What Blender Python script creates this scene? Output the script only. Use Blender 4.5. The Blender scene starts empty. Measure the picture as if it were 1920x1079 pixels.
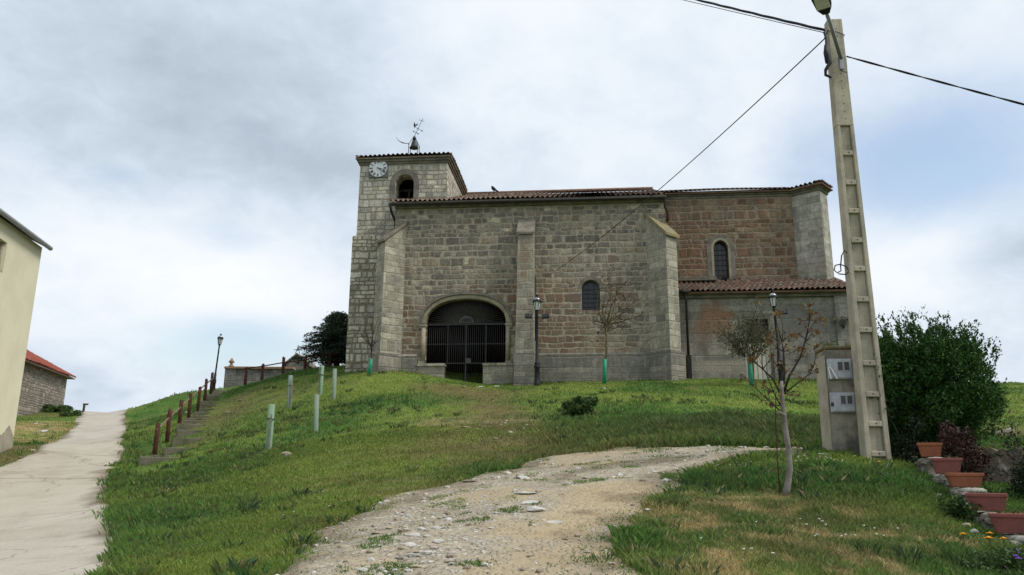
import bpy, bmesh, math, random
import numpy as np
from mathutils import Vector, Matrix
from mathutils.geometry import tessellate_polygon

SC = bpy.context.scene
COL = SC.collection
R = math.radians

# ------------------------------------------------------------------ camera
F_PX, PITCH, ROLL, EYE = 1493.3, R(13.6), R(0.4), 1.6
_fw = Vector((0, math.cos(PITCH), math.sin(PITCH)))
_u0 = Vector((0, -math.sin(PITCH), math.cos(PITCH)))
_r0 = Vector((1, 0, 0))
C_RT = _r0 * math.cos(ROLL) + _u0 * math.sin(ROLL)
C_UP = _u0 * math.cos(ROLL) - _r0 * math.sin(ROLL)
CAM = Vector((0, 0, EYE))
cd = bpy.data.cameras.new('camera')
cam = bpy.data.objects.new('camera', cd)
COL.objects.link(cam)
cd.sensor_width = 36.0
cd.lens = F_PX / 1920 * 36.0
cd.clip_start, cd.clip_end = 0.1, 9000
_m = Matrix((C_RT, C_UP, -_fw)).transposed().to_4x4()
_m.translation = CAM
cam.matrix_world = _m
SC.camera = cam

# ------------------------------------------------------------------ exposure, sun, sky
SC.render.engine = 'CYCLES'
vs = SC.view_settings
vs.view_transform = 'Standard'
vs.look = 'None'
vs.exposure = 0.46
vs.gamma = 1.0
vs.use_curve_mapping = False
SUN_EL, SUN_AZ = R(50), R(112)     # azimuth clockwise from +Y (the view): off to the right and a little behind
sl = bpy.data.lights.new('sun', 'SUN')
sl.energy = 2.0
sl.angle = R(20)
sl.color = (1.0, 0.955, 0.89)
sun = bpy.data.objects.new('sun', sl)
COL.objects.link(sun)
_sd = Vector((math.sin(SUN_AZ) * math.cos(SUN_EL), math.cos(SUN_AZ) * math.cos(SUN_EL), math.sin(SUN_EL)))
sun.rotation_euler = _sd.to_track_quat('Z', 'Y').to_euler()
sun.location = (0, 0, 60)


class NT:
    """small node-tree writer"""
    def __init__(s, tree):
        s.t = tree

    def add(s, typ, ins=None, **props):
        n = s.t.nodes.new(typ)
        for k, v in props.items():
            setattr(n, k, v)
        for k, v in (ins or {}).items():
            s.put(n.inputs[k], v)
        return n

    def put(s, sock, v):
        if isinstance(v, bpy.types.NodeSocket):
            s.t.links.new(v, sock)
        elif v is not None:
            if hasattr(sock, 'default_value'):
                try:
                    sock.default_value = v
                except Exception:
                    sock.default_value = (v, v, v) if not hasattr(v, '__len__') else tuple(v)[:len(sock.default_value)]

    def m(s, op, a, b=None, c=None, clamp=False):
        n = s.t.nodes.new('ShaderNodeMath')
        n.operation = op
        n.use_clamp = clamp
        for i, v in enumerate((a, b, c)):
            if v is not None:
                s.put(n.inputs[i], v)
        return n.outputs[0]

    def vm(s, op, a, b=None, scale=None):
        n = s.t.nodes.new('ShaderNodeVectorMath')
        n.operation = op
        s.put(n.inputs[0], a)
        if b is not None:
            s.put(n.inputs[1], b)
        if scale is not None:
            s.put(n.inputs['Scale'], scale)
        return n.outputs['Value'] if op in ('DOT_PRODUCT', 'LENGTH', 'DISTANCE') else n.outputs[0]

    def mix(s, f, a, b, blend='MIX'):
        n = s.t.nodes.new('ShaderNodeMix')
        n.data_type = 'RGBA'
        n.blend_type = blend
        s.put(n.inputs[0], f)
        for i, v in ((6, a), (7, b)):
            if isinstance(v, (tuple, list)) and len(v) == 3:
                v = tuple(v) + (1,)
            s.put(n.inputs[i], v)
        return n.outputs[2]

    def noise(s, vec, scale, detail=3.0, rough=0.55, out=0, dim='3D', dist=0.0):
        n = s.t.nodes.new('ShaderNodeTexNoise')
        n.noise_dimensions = dim
        s.put(n.inputs['Vector'], vec)
        s.put(n.inputs['Scale'], scale)
        s.put(n.inputs['Detail'], detail)
        s.put(n.inputs['Roughness'], rough)
        s.put(n.inputs['Distortion'], dist)
        return n.outputs[out]

    def ramp(s, f, pts, interp='LINEAR'):
        n = s.t.nodes.new('ShaderNodeValToRGB')
        cr = n.color_ramp
        cr.interpolation = interp
        while len(cr.elements) < len(pts):
            cr.elements.new(0.5)
        for e, (p, c) in zip(cr.elements, pts):
            e.position = p
            if not hasattr(c, '__len__'):
                c = (c, c, c)
            e.color = tuple(c)[:3] + (1,)
        s.put(n.inputs[0], f)
        return n.outputs[0]

    def step(s, x, a, b, lo=0.0, hi=1.0):
        n = s.t.nodes.new('ShaderNodeMapRange')
        n.interpolation_type = 'SMOOTHSTEP'
        for i, v in enumerate((x, a, b, lo, hi)):
            s.put(n.inputs[i], v)
        return n.outputs[0]

    def sep(s, v):
        n = s.t.nodes.new('ShaderNodeSeparateXYZ')
        s.put(n.inputs[0], v)
        return n.outputs

    def comb(s, x, y, z=0.0):
        n = s.t.nodes.new('ShaderNodeCombineXYZ')
        for i, v in enumerate((x, y, z)):
            s.put(n.inputs[i], v)
        return n.outputs[0]


# sky: Nishita for the gaps, grey-white cloud layers by direction
W = bpy.data.worlds.new('World')
SC.world = W
W.use_nodes = True
W.node_tree.nodes.clear()
w = NT(W.node_tree)
sky = w.add('ShaderNodeTexSky', sky_type='NISHITA')
sky.sun_disc = False
sky.sun_elevation = SUN_EL
sky.sun_rotation = SUN_AZ
sky.air_density = 1.3
sky.dust_density = 2.0
tc = w.add('ShaderNodeTexCoord')
dr = tc.outputs['Generated']
dx_, dy_, dz_ = w.sep(dr)
den = w.m('ADD', w.m('MAXIMUM', dz_, 0.0), 0.42)
pl = w.comb(w.m('DIVIDE', dx_, den), w.m('DIVIDE', dy_, den), 0.3)


def pix_dir(u, v):
    d = _fw + C_RT * ((u - 960) / F_PX) + C_UP * ((539.5 - v) / F_PX)
    return d.normalized()


def sky_blob(u, v, rad, sx=1.0):
    """soft patch of cloud round a direction; sx < 1 stretches it sideways"""
    d = pix_dir(u, v)
    df = w.vm('SUBTRACT', dr, tuple(d))
    right = Vector((d.y, -d.x, 0)).normalized()
    upv = right.cross(d)
    a = w.m('MULTIPLY', w.vm('DOT_PRODUCT', df, tuple(right)), sx)
    b = w.vm('DOT_PRODUCT', df, tuple(upv))
    q = w.m('ADD', w.m('MULTIPLY', a, a), w.m('MULTIPLY', b, b))
    return w.m('POWER', 2.718, w.m('MULTIPLY', q, -1.0 / (rad * rad)))


def wsum(lst):
    o = None
    for k, s_ in lst:
        t_ = w.m('MULTIPLY', s_, k)
        o = t_ if o is None else w.m('ADD', o, t_)
    return o


n1 = w.noise(pl, 1.9, 5.0, 0.55, dist=0.25)
n2 = w.noise(pl, 5.2, 6.0, 0.58, dist=0.15)
n3 = w.noise(pl, 0.55, 3.0, 0.5)
n4 = w.noise(pl, 12.0, 6.0, 0.62, dist=0.4)
tone = w.m('ADD', w.m('ADD', w.m('MULTIPLY', n1, 0.62), w.m('MULTIPLY', n2, 0.36)), w.m('MULTIPLY', w.m('SUBTRACT', n4, 0.46), 0.26))
tone = w.m('ADD', tone, wsum([(-0.15, sky_blob(250, 190, 0.15, 0.5)), (-0.18, sky_blob(540, 310, 0.11, 0.5)), (-0.10, sky_blob(420, 90, 0.14, 0.4)),
                              (0.20, sky_blob(180, 470, 0.13, 0.5)), (0.12, sky_blob(420, 540, 0.06, 0.5)), (0.10, sky_blob(1050, 150, 0.25, 0.6)),
                              (0.12, sky_blob(1700, 470, 0.05, 0.7)), (-0.20, sky_blob(1885, 460, 0.03, 0.45)), (0.1, sky_blob(1680, 500, 0.07, 0.6)), (0.10, sky_blob(1000, 300, 0.12, 0.6)),
                              (-0.08, sky_blob(200, 700, 0.06, 0.4)), (-0.08, sky_blob(1850, 640, 0.05, 0.4)), (0.05, sky_blob(60, 80, 0.1, 0.5))]))
cloud = w.ramp(tone, [(0.24, (0.35, 0.41, 0.48)), (0.37, (0.43, 0.495, 0.57)), (0.47, (0.51, 0.575, 0.65)), (0.57, (0.585, 0.64, 0.70)), (0.68, (0.65, 0.685, 0.73)), (0.85, (0.71, 0.73, 0.76))])
gap = w.m('ADD', w.m('MULTIPLY', w.m('SUBTRACT', n3, 0.5), 0.7), w.m('MULTIPLY', w.m('SUBTRACT', n2, 0.5), 0.5))
gap = w.m('ADD', gap, wsum([(0.45, sky_blob(1790, 300, 0.08, 0.5)), (0.5, sky_blob(470, 650, 0.045, 0.3)), (0.16, sky_blob(1600, 180, 0.12, 0.5)), (0.3, sky_blob(430, 445, 0.03, 0.4)), (0.3, sky_blob(220, 325, 0.018, 0.4))]))
gapm = w.step(gap, 0.12, 0.55, 0.0, 0.8)
bg_sky = w.add('ShaderNodeBackground', {'Color': sky.outputs[0], 'Strength': 0.13})
bg_cl = w.add('ShaderNodeBackground', {'Color': cloud, 'Strength': 1.0})
bg_mix = w.add('ShaderNodeMixShader')
w.put(bg_mix.inputs[0], w.m('SUBTRACT', 1.0, gapm))
w.put(bg_mix.inputs[1], bg_sky.outputs[0])
w.put(bg_mix.inputs[2], bg_cl.outputs[0])
wo = w.add('ShaderNodeOutputWorld')
w.put(wo.inputs[0], bg_mix.outputs[0])

# ------------------------------------------------------------------ pixel helpers (real depth is always given)
def ray(u, v):
    return _fw + C_RT * ((u - 960) / F_PX) + C_UP * ((539.5 - v) / F_PX)


def P(u, v, Y):
    d = ray(u, v)
    return CAM + d * (Y / d.y)


def plane_hit(u, v, o, n):
    d = ray(u, v)
    return CAM + d * ((o - CAM).dot(n) / d.dot(n))


# ------------------------------------------------------------------ terrain: thin plate spline through surveyed points
_ctrl = [(960, 1079, 7.0), (600, 1079, 7.2), (1300, 1079, 7.0), (1700, 1079, 7.3), (1900, 1079, 7.6), (300, 1079, 8.4),
         (100, 1079, 9.4), (150, 1060, 9.8), (1000, 960, 9.9), (1200, 900, 12.4), (1300, 850, 15.2), (1500, 847, 15.7), (1645, 866, 13.2),
         (1580, 855, 13.8), (1472, 935, 10.8), (1700, 1000, 9.2), (1250, 1000, 8.8), (1755, 925, 11.0), (1860, 1030, 8.7), (1900, 932, 12.8), (1985, 1010, 9.8), (1840, 915, 12.4),
         (1900, 812, 19.0), (1900, 760, 27), (1885, 722, 37), (1880, 850, 15.6), (1700, 722, 37), (1500, 712, 34.2), (1300, 713, 33.6), (1100, 717, 34.3), (870, 722, 35.4), (690, 701, 33.6), (640, 702, 37.5),
         (1200, 770, 24), (1200, 805, 19), (1450, 805, 19), (1400, 765, 24.5), (1000, 800, 21), (950, 760, 27), (930, 735, 32), (1050, 845, 17.5),
         (503, 846, 20.6), (592, 811, 25), (543, 764, 31), (600, 742, 33.3), (627, 749, 32), (400, 950, 14.2), (600, 905, 14.6), (700, 850, 17.5), (800, 800, 21.5), (750, 745, 28.5),
         (400, 832, 25), (430, 790, 31), (320, 1000, 12.6), (250, 930, 17.5), (300, 868, 27), (440, 732, 45), (190, 900, 21), (0, 900, 21), (222, 865, 26.5), (80, 865, 26.5), (20, 1000, 13.4), (190, 990, 13.4), (210, 800, 44), (237, 781, 58), (150, 780, 58), (232, 820, 36), (120, 828, 35),
         (300, 757, 51), (335, 738, 50), (22, 840, 28), (100, 790, 42), (60, 765, 60), (140, 772, 60), (-100, 800, 40), (-150, 900, 22), (-300, 800, 60),
         (620, 701, 41), (530, 707, 43), (580, 702, 52), (430, 733, 50), (440, 736, 56), (530, 722, 56), (2100, 900, 12), (2200, 760, 24), (2200, 730, 38), (-200, 1079, 9.0)]
_pts = [P(*c) for c in _ctrl]
_pts += [Vector(p) for p in ((0, 0, 0), (-4, 0, -.05), (5, 0, .05), (0, 3.5, .35), (4.5, 3.8, .4), (-4.5, 4.5, .25), (0, -10, -1.0), (-14, -8, -1.0), (14, -6, -.8), (-25, 5, .2), (24, 5, .9),
                             (-10, 62, 7.4), (0, 60, 7.8), (20, 60, 7.6), (40, 50, 7.2), (60, 50, 7), (-45, 80, 5.6), (-36, 78, 5.8), (0, 100, 7.2), (60, 100, 6.5), (-70, 100, 5.0), (-60, 50, 5.0), (-50, 25, 2.5),
                             (70, 20, 4), (-70, -10, -1), (70, -30, -1), (0, -60, -4), (0, 160, 4), (110, 110, 4), (-130, 110, 2), (-130, 0, -1), (130, 0, 1))]
_A = np.array([[p.x, p.y] for p in _pts])
_Z = np.array([p.z for p in _pts])


def _phi(r2):
    return 0.5 * r2 * np.log(np.maximum(r2, 1e-9))


_n = len(_A)
_K = _phi(((_A[:, None, :] - _A[None, :, :]) ** 2).sum(-1)) + np.eye(_n) * 1.2
_Pm = np.hstack([np.ones((_n, 1)), _A])
_L = np.zeros((_n + 3, _n + 3))
_L[:_n, :_n] = _K
_L[:_n, _n:] = _Pm
_L[_n:, :_n] = _Pm.T
_sol = np.linalg.solve(_L, np.concatenate([_Z, np.zeros(3)]))
_w, _a = _sol[:_n], _sol[_n:]


def _hash2(i, j, seed):
    h = (i.astype(np.int64) * 374761393 + j.astype(np.int64) * 668265263 + seed * 974711) & 0x7fffffff
    h = ((h ^ (h >> 13)) * 1274126177) & 0x7fffffff
    h = h ^ (h >> 16)
    return (h & 0xffff) / 65535.0


def vnoise(x, y, sc, seed=0):
    x = np.asarray(x, float) * sc
    y = np.asarray(y, float) * sc
    i, j = np.floor(x), np.floor(y)
    fx, fy = x - i, y - j
    fx = fx * fx * (3 - 2 * fx)
    fy = fy * fy * (3 - 2 * fy)
    i, j = i.astype(np.int64), j.astype(np.int64)
    a, b, c, d = _hash2(i, j, seed), _hash2(i + 1, j, seed), _hash2(i, j + 1, seed), _hash2(i + 1, j + 1, seed)
    return (a * (1 - fx) + b * fx) * (1 - fy) + (c * (1 - fx) + d * fx) * fy


def fbm(x, y, sc, seed=0, oct=3):
    o, amp, tot = 0, 1.0, 0
    for k in range(oct):
        o = o + amp * vnoise(x, y, sc * 2 ** k, seed + 17 * k)
        tot += amp
        amp *= 0.5
    return o / tot


def terrain(x, y):
    x = np.atleast_1d(np.asarray(x, float))
    y = np.atleast_1d(np.asarray(y, float))
    z = np.empty_like(x)
    for s in range(0, len(x), 20000):
        q = np.stack([x[s:s + 20000], y[s:s + 20000]], 1)
        r2 = ((q[:, None, :] - _A[None]) ** 2).sum(-1)
        z[s:s + 20000] = _phi(r2) @ _w + _a[0] + q @ _a[1:]
    rr = np.hypot(x, y)
    t = np.clip((rr - 90) / 110, 0, 1)
    t = t * t * (3 - 2 * t)
    z = z * (1 - t) + 1.0 * t
    calm = 1 - .93 * np.exp(-((x + 2.3 + .487 * y) / 2.6) ** 4) * (y > -10)          # the lane is even
    z = z + calm * ((fbm(x, y, 0.55, 3, 3) - 0.5) * 0.14 * np.clip(rr / 8, 0, 1) + (vnoise(x, y, 0.16, 9) - 0.5) * 0.16)
    return z


def tz(x, y):
    return float(terrain([x], [y])[0])


def G(u, v, t0=4.0, t1=120.0):
    """where the sight line through a pixel meets the ground"""
    d = ray(u, v)
    ts = np.exp(np.linspace(math.log(t0), math.log(t1), 1500))
    z = terrain(CAM.x + d.x * ts, CAM.y + d.y * ts)
    dz = CAM.z + d.z * ts - z
    k = np.argmax(dz < 0)
    if dz[k] >= 0:
        k = int(np.argmin(dz))
    a = max(k - 1, 0)
    f = dz[a] / (dz[a] - dz[k]) if k > a and dz[a] != dz[k] else 0
    t = ts[a] + (ts[k] - ts[a]) * min(max(f, 0), 1)
    p = CAM + d * t
    p.z = tz(p.x, p.y)
    return p


def onground(u, Y, v=800):
    p = P(u, v, Y)
    p.z = tz(p.x, p.y)
    return p


# ------------------------------------------------------------------ things, parts and mesh building
def thing(name, label, cat, loc=(0, 0, 0), rz=0.0, group=None):
    o = bpy.data.objects.new(name, None)
    COL.objects.link(o)
    o.location = loc
    o.rotation_euler = (0, 0, rz)
    tag(o, label, cat, group)
    return o


def tag(o, label=None, cat=None, group=None, kind=None):
    if label:
        o['label'] = label
    if cat:
        o['category'] = cat
    if group:
        o['group'] = group
    if kind:
        o['kind'] = kind
    return o


def copy_tree(o, parent=None):
    c = o.copy()
    COL.objects.link(c)
    c.parent = parent
    for ch in list(o.children):
        copy_tree(ch, c)
    return c


class MB:
    def __init__(s):
        s.v, s.f, s.sm = [], [], []

    def add(s, vs_, fs, smooth=False):
        b = len(s.v)
        s.v += [tuple(p) for p in vs_]
        s.f += [tuple(b + i for i in q) for q in fs]
        s.sm += [smooth] * len(fs)
        return s

    def box(s, x0, x1, y0, y1, z0, z1):
        return s.add([(x0, y0, z0), (x1, y0, z0), (x1, y1, z0), (x0, y1, z0), (x0, y0, z1), (x1, y0, z1), (x1, y1, z1), (x0, y1, z1)],
                     [(0, 3, 2, 1), (4, 5, 6, 7), (0, 1, 5, 4), (1, 2, 6, 5), (2, 3, 7, 6), (3, 0, 4, 7)])

    def obox(s, c, ax, ay, az):
        c, ax, ay, az = Vector(c), Vector(ax), Vector(ay), Vector(az)
        vs_ = [c + ax * i + ay * j + az * k for k in (-1, 1) for (i, j) in ((-1, -1), (1, -1), (1, 1), (-1, 1))]
        return s.add(vs_, [(0, 3, 2, 1), (4, 5, 6, 7), (0, 1, 5, 4), (1, 2, 6, 5), (2, 3, 7, 6), (3, 0, 4, 7)])

    def bar(s, a, b, wd, dp=None):
        a, b = Vector(a), Vector(b)
        d = (b - a)
        t = d.normalized()
        ref = Vector((0, 1, 0)) if abs(t.y) < 0.9 else Vector((1, 0, 0))
        x = t.cross(ref).normalized()
        y = x.cross(t)
        dp = wd if dp is None else dp
        return s.obox((a + b) / 2, x * wd / 2, y * dp / 2, d / 2)

    def prism(s, poly, z0, z1):
        """poly counter-clockwise in xy; z0/z1 numbers or per-vertex lists"""
        n = len(poly)
        z0 = [z0] * n if not hasattr(z0, '__len__') else z0
        z1 = [z1] * n if not hasattr(z1, '__len__') else z1
        vs_ = [(p[0], p[1], z0[i]) for i, p in enumerate(poly)] + [(p[0], p[1], z1[i]) for i, p in enumerate(poly)]
        fs = [tuple(range(n - 1, -1, -1)), tuple(range(n, 2 * n))] + [(i, (i + 1) % n, n + (i + 1) % n, n + i) for i in range(n)]
        return s.add(vs_, fs)

    def wall(s, outer, holes, y0, y1):
        """plate in the xz plane, front at y0, back at y1, with openings"""
        loops = [outer] + list(holes)
        flat = [p for l in loops for p in l]
        tris = tessellate_polygon([[Vector((p[0], p[1], 0)) for p in l] for l in loops])
        n = len(flat)
        vs_ = [(p[0], y0, p[1]) for p in flat] + [(p[0], y1, p[1]) for p in flat]
        fs = []
        for a, b, c in tris:
            pa, pb, pc = flat[a], flat[b], flat[c]
            ar = (pb[0] - pa[0]) * (pc[1] - pa[1]) - (pb[1] - pa[1]) * (pc[0] - pa[0])
            if ar < 0:
                b, c = c, b
            fs.append((a, b, c))
            fs.append((n + a, n + c, n + b))
        o = 0
        for li, l in enumerate(loops):
            ar = sum(l[i][0] * l[(i + 1) % len(l)][1] - l[(i + 1) % len(l)][0] * l[i][1] for i in range(len(l)))
            ccw = ar > 0
            if li > 0:
                ccw = not ccw
            for i in range(len(l)):
                a, b = o + i, o + (i + 1) % len(l)
                fs.append((b, a, n + a, n + b) if ccw else (a, b, n + b, n + a))
            o += len(l)
        return s.add(vs_, fs)

    def tube(s, pts, rad, n=8, caps=True, smooth=True):
        pts = [Vector(p) for p in pts]
        rad = [rad] * len(pts) if not hasattr(rad, '__len__') else rad
        vs_, fs = [], []
        up = None
        for i, p in enumerate(pts):
            t = (pts[min(i + 1, len(pts) - 1)] - pts[max(i - 1, 0)])
            t = t.normalized() if t.length > 1e-9 else Vector((0, 0, 1))
            if up is None:
                ref = Vector((0, 0, 1)) if abs(t.z) < 0.9 else Vector((1, 0, 0))
                up = (ref - t * ref.dot(t)).normalized()
            else:
                up = (up - t * up.dot(t))
                up = up.normalized() if up.length > 1e-6 else t.orthogonal().normalized()
            sd = t.cross(up)
            for k in range(n):
                a = 2 * math.pi * k / n
                vs_.append(p + (up * math.cos(a) + sd * math.sin(a)) * rad[i])
        for i in range(len(pts) - 1):
            for k in range(n):
                fs.append((i * n + k, i * n + (k + 1) % n, (i + 1) * n + (k + 1) % n, (i + 1) * n + k))
        s.add(vs_, fs, smooth)
        if caps:
            b = len(s.v) - len(vs_)
            s.f += [tuple(b + k for k in range(n - 1, -1, -1)), tuple(b + (len(pts) - 1) * n + k for k in range(n))]
            s.sm += [False, False]
        return s

    def lathe(s, prof, n=14, c=(0, 0, 0), smooth=True, a0=0.0):
        vs_, fs = [], []
        for r_, z in prof:
            for k in range(n):
                a = 2 * math.pi * k / n + a0
                vs_.append((c[0] + r_ * math.cos(a), c[1] + r_ * math.sin(a), c[2] + z))
        for i in range(len(prof) - 1):
            for k in range(n):
                fs.append((i * n + k, i * n + (k + 1) % n, (i + 1) * n + (k + 1) % n, (i + 1) * n + k))
        fs2 = [tuple(range(n - 1, -1, -1)), tuple((len(prof) - 1) * n + k for k in range(n))]
        s.add(vs_, fs, smooth)
        b = len(s.v) - len(vs_)
        s.f += [tuple(b + i for i in q) for q in fs2]
        s.sm += [False, False]
        return s

    def ball(s, c, rx, ry=None, rz=None, n=10, m=7, wob=0.0, rnd=None):
        ry = rx if ry is None else ry
        rz = rx if rz is None else rz
        vs_, fs = [], []
        for i in range(m + 1):
            th = math.pi * i / m
            for k in range(n):
                a = 2 * math.pi * k / n
                q = 1 + (rnd.uniform(-wob, wob) if rnd and 0 < i < m else 0)
                vs_.append((c[0] + rx * q * math.sin(th) * math.cos(a), c[1] + ry * q * math.sin(th) * math.sin(a), c[2] + rz * q * math.cos(th)))
        for i in range(m):
            for k in range(n):
                fs.append((i * n + k, (i + 1) * n + k, (i + 1) * n + (k + 1) % n, i * n + (k + 1) % n))
        return s.add(vs_, fs, True)

    def build(s, name, mat, parent=None, label=None, bevel=0.0):
        me = bpy.data.meshes.new(name)
        me.from_pydata(s.v, [], s.f)
        me.polygons.foreach_set('use_smooth', s.sm)
        uv_metres(me)
        me.materials.append(mat)
        o = bpy.data.objects.new(name, me)
        COL.objects.link(o)
        if parent:
            o.parent = parent
        if label:
            o['label'] = label
        if bevel:
            b = o.modifiers.new('bevel', 'BEVEL')
            b.width = bevel
            b.segments = 2
            b.limit_method = 'ANGLE'
        return o


def uv_metres(me):
    nl, npoly = len(me.loops), len(me.polygons)
    if nl == 0:
        return
    co = np.empty(len(me.vertices) * 3)
    me.vertices.foreach_get('co', co)
    co = co.reshape(-1, 3)
    vi = np.empty(nl, np.int32)
    me.loops.foreach_get('vertex_index', vi)
    lt = np.empty(npoly, np.int32)
    me.polygons.foreach_get('loop_total', lt)
    nr = np.empty(npoly * 3)
    me.polygons.foreach_get('normal', nr)
    nr = np.repeat(nr.reshape(-1, 3), lt, axis=0)
    p = co[vi]
    hor = np.hypot(nr[:, 0], nr[:, 1])
    flat = np.abs(nr[:, 2]) > 0.75
    h = np.maximum(hor, 1e-6)
    tx, ty = -nr[:, 1] / h, nr[:, 0] / h
    u = np.where(flat, p[:, 0], p[:, 0] * tx + p[:, 1] * ty)
    v = np.where(flat, p[:, 1], p[:, 2])
    lay = me.uv_layers.new(name='UVMap')
    lay.data.foreach_set('uv', np.stack([u, v], 1).ravel())


def np_mesh(name, verts, tris, mat, parent=None, col=None, smooth=False, quads=False):
    """fast mesh from arrays; col = per-vertex colour attribute"""
    k = 4 if quads else 3
    me = bpy.data.meshes.new(name)
    nv, nf = len(verts), len(tris)
    me.vertices.add(nv)
    me.vertices.foreach_set('co', np.asarray(verts, np.float32).ravel())
    me.loops.add(nf * k)
    me.loops.foreach_set('vertex_index', np.asarray(tris, np.int32).ravel())
    me.polygons.add(nf)
    me.polygons.foreach_set('loop_start', np.arange(0, nf * k, k, dtype=np.int32))
    me.polygons.foreach_set('use_smooth', np.full(nf, smooth))
    me.update(calc_edges=True)
    if col is not None:
        at = me.attributes.new('tint', 'FLOAT_COLOR', 'POINT')
        c4 = np.ones((nv, 4), np.float32)
        c4[:, :3] = col
        at.data.foreach_set('color', c4.ravel())
    me.materials.append(mat)
    o = bpy.data.objects.new(name, me)
    COL.objects.link(o)
    if parent:
        o.parent = parent
    return o
# ------------------------------------------------------------------ materials
def newmat(name, rough=0.85, spec=0.25):
    m_ = bpy.data.materials.new(name)
    m_.use_nodes = True
    t = NT(m_.node_tree)
    b = m_.node_tree.nodes['Principled BSDF']
    b.inputs['Roughness'].default_value = rough
    b.inputs['Specular IOR Level'].default_value = spec
    return m_, t, b


def bump(t, b, h, dist, strength=0.8):
    n = t.add('ShaderNodeBump', {'Strength': strength, 'Distance': dist, 'Height': h})
    t.put(b.inputs['Normal'], n.outputs[0])


def uvco(t):
    return t.add('ShaderNodeTexCoord').outputs['UV']


def objco(t):
    return t.add('ShaderNodeTexCoord').outputs['Object']


def masonry(t, uv, wd, h, joint=0.018, seed=0.0, wob=0.05, zw=1.0):
    """coursed stones of uneven height and length: (random colour 0-1 x3, joint mask 0=joint, ...)"""
    sx, sy, _ = t.sep(uv)
    nv = t.noise(uv, 1.6, 2.0, out=1)
    nx, ny, nz = t.sep(nv)
    x = t.m('ADD', sx, t.m('MULTIPLY', t.m('SUBTRACT', nx, 0.5), wob * 2.2))
    z = t.m('ADD', sy, t.m('MULTIPLY', t.m('SUBTRACT', ny, 0.5), wob * 2.2))
    fz_ = t.noise(uv, 9.0, 1.0, out=1)
    f1, f2, _ = t.sep(fz_)
    x = t.m('ADD', x, t.m('MULTIPLY', t.m('SUBTRACT', f1, 0.5), wob))
    z = t.m('ADD', z, t.m('MULTIPLY', t.m('SUBTRACT', f2, 0.5), wob))
    zz = t.m('DIVIDE', z, h)
    zz = t.m('ADD', zz, t.m('MULTIPLY', t.m('SINE', t.m('MULTIPLY', z, 0.72 / h)), 0.35 * zw))
    zz = t.m('ADD', zz, t.m('MULTIPLY', t.m('SINE', t.m('ADD', t.m('MULTIPLY', z, 1.9 / h), seed)), 0.2 * zw))
    row = t.m('FLOOR', zz)
    fz = t.m('FRACT', zz)
    wn = t.add('ShaderNodeTexWhiteNoise', {'W': t.m('ADD', row, seed)}, noise_dimensions='1D').outputs[0]
    ww = t.m('MULTIPLY', t.m('ADD', t.m('MULTIPLY', wn, 0.7), 0.7), wd)
    xx = t.m('ADD', t.m('DIVIDE', x, ww), t.m('MULTIPLY', wn, 37.3))
    xx = t.m('ADD', xx, t.m('MULTIPLY', t.m('SINE', t.m('MULTIPLY', xx, 2.3)), 0.28))
    colm = t.m('FLOOR', xx)
    fx = t.m('FRACT', xx)
    ddx = t.m('MULTIPLY', t.m('MINIMUM', fx, t.m('SUBTRACT', 1.0, fx)), ww)
    ddz = t.m('MULTIPLY', t.m('MINIMUM', fz, t.m('SUBTRACT', 1.0, fz)), h)
    # rounded corners: smooth minimum
    d = t.m('SMOOTH_MIN', ddx, ddz, 0.05)
    d = t.m('ADD', d, t.m('MULTIPLY', t.m('SUBTRACT', t.noise(uv, 22.0, 2.0), 0.5), joint * 1.1))
    mask = t.step(d, joint * 0.35, joint * 1.5)
    rnd = t.add('ShaderNodeTexWhiteNoise', {'Vector': t.comb(colm, row, seed)}, noise_dimensions='3D')
    r, g, b_ = t.sep(rnd.outputs['Color'])
    return r, g, b_, mask


def blobmask(t, uv, blobs, soft=0.35, nscale=1.6):
    """patches of stain: gaussians broken up by noise"""
    tot = None
    sx, sy, _ = t.sep(uv)
    for cx, cz, rx, rz, k in blobs:
        a = t.m('DIVIDE', t.m('SUBTRACT', sx, cx), rx)
        c = t.m('DIVIDE', t.m('SUBTRACT', sy, cz), rz)
        q = t.m('ADD', t.m('MULTIPLY', a, a), t.m('MULTIPLY', c, c))
        g = t.m('MULTIPLY', t.m('POWER', 2.718, t.m('MULTIPLY', q, -1.0)), k)
        tot = g if tot is None else t.m('ADD', tot, g)
    n = t.noise(uv, nscale, 5.0, 0.65)
    f = t.m('ADD', tot, t.m('MULTIPLY', t.m('SUBTRACT', n, 0.5), 1.3))
    return t.step(f, 0.45 - soft * 0.5, 0.45 + soft)


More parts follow.
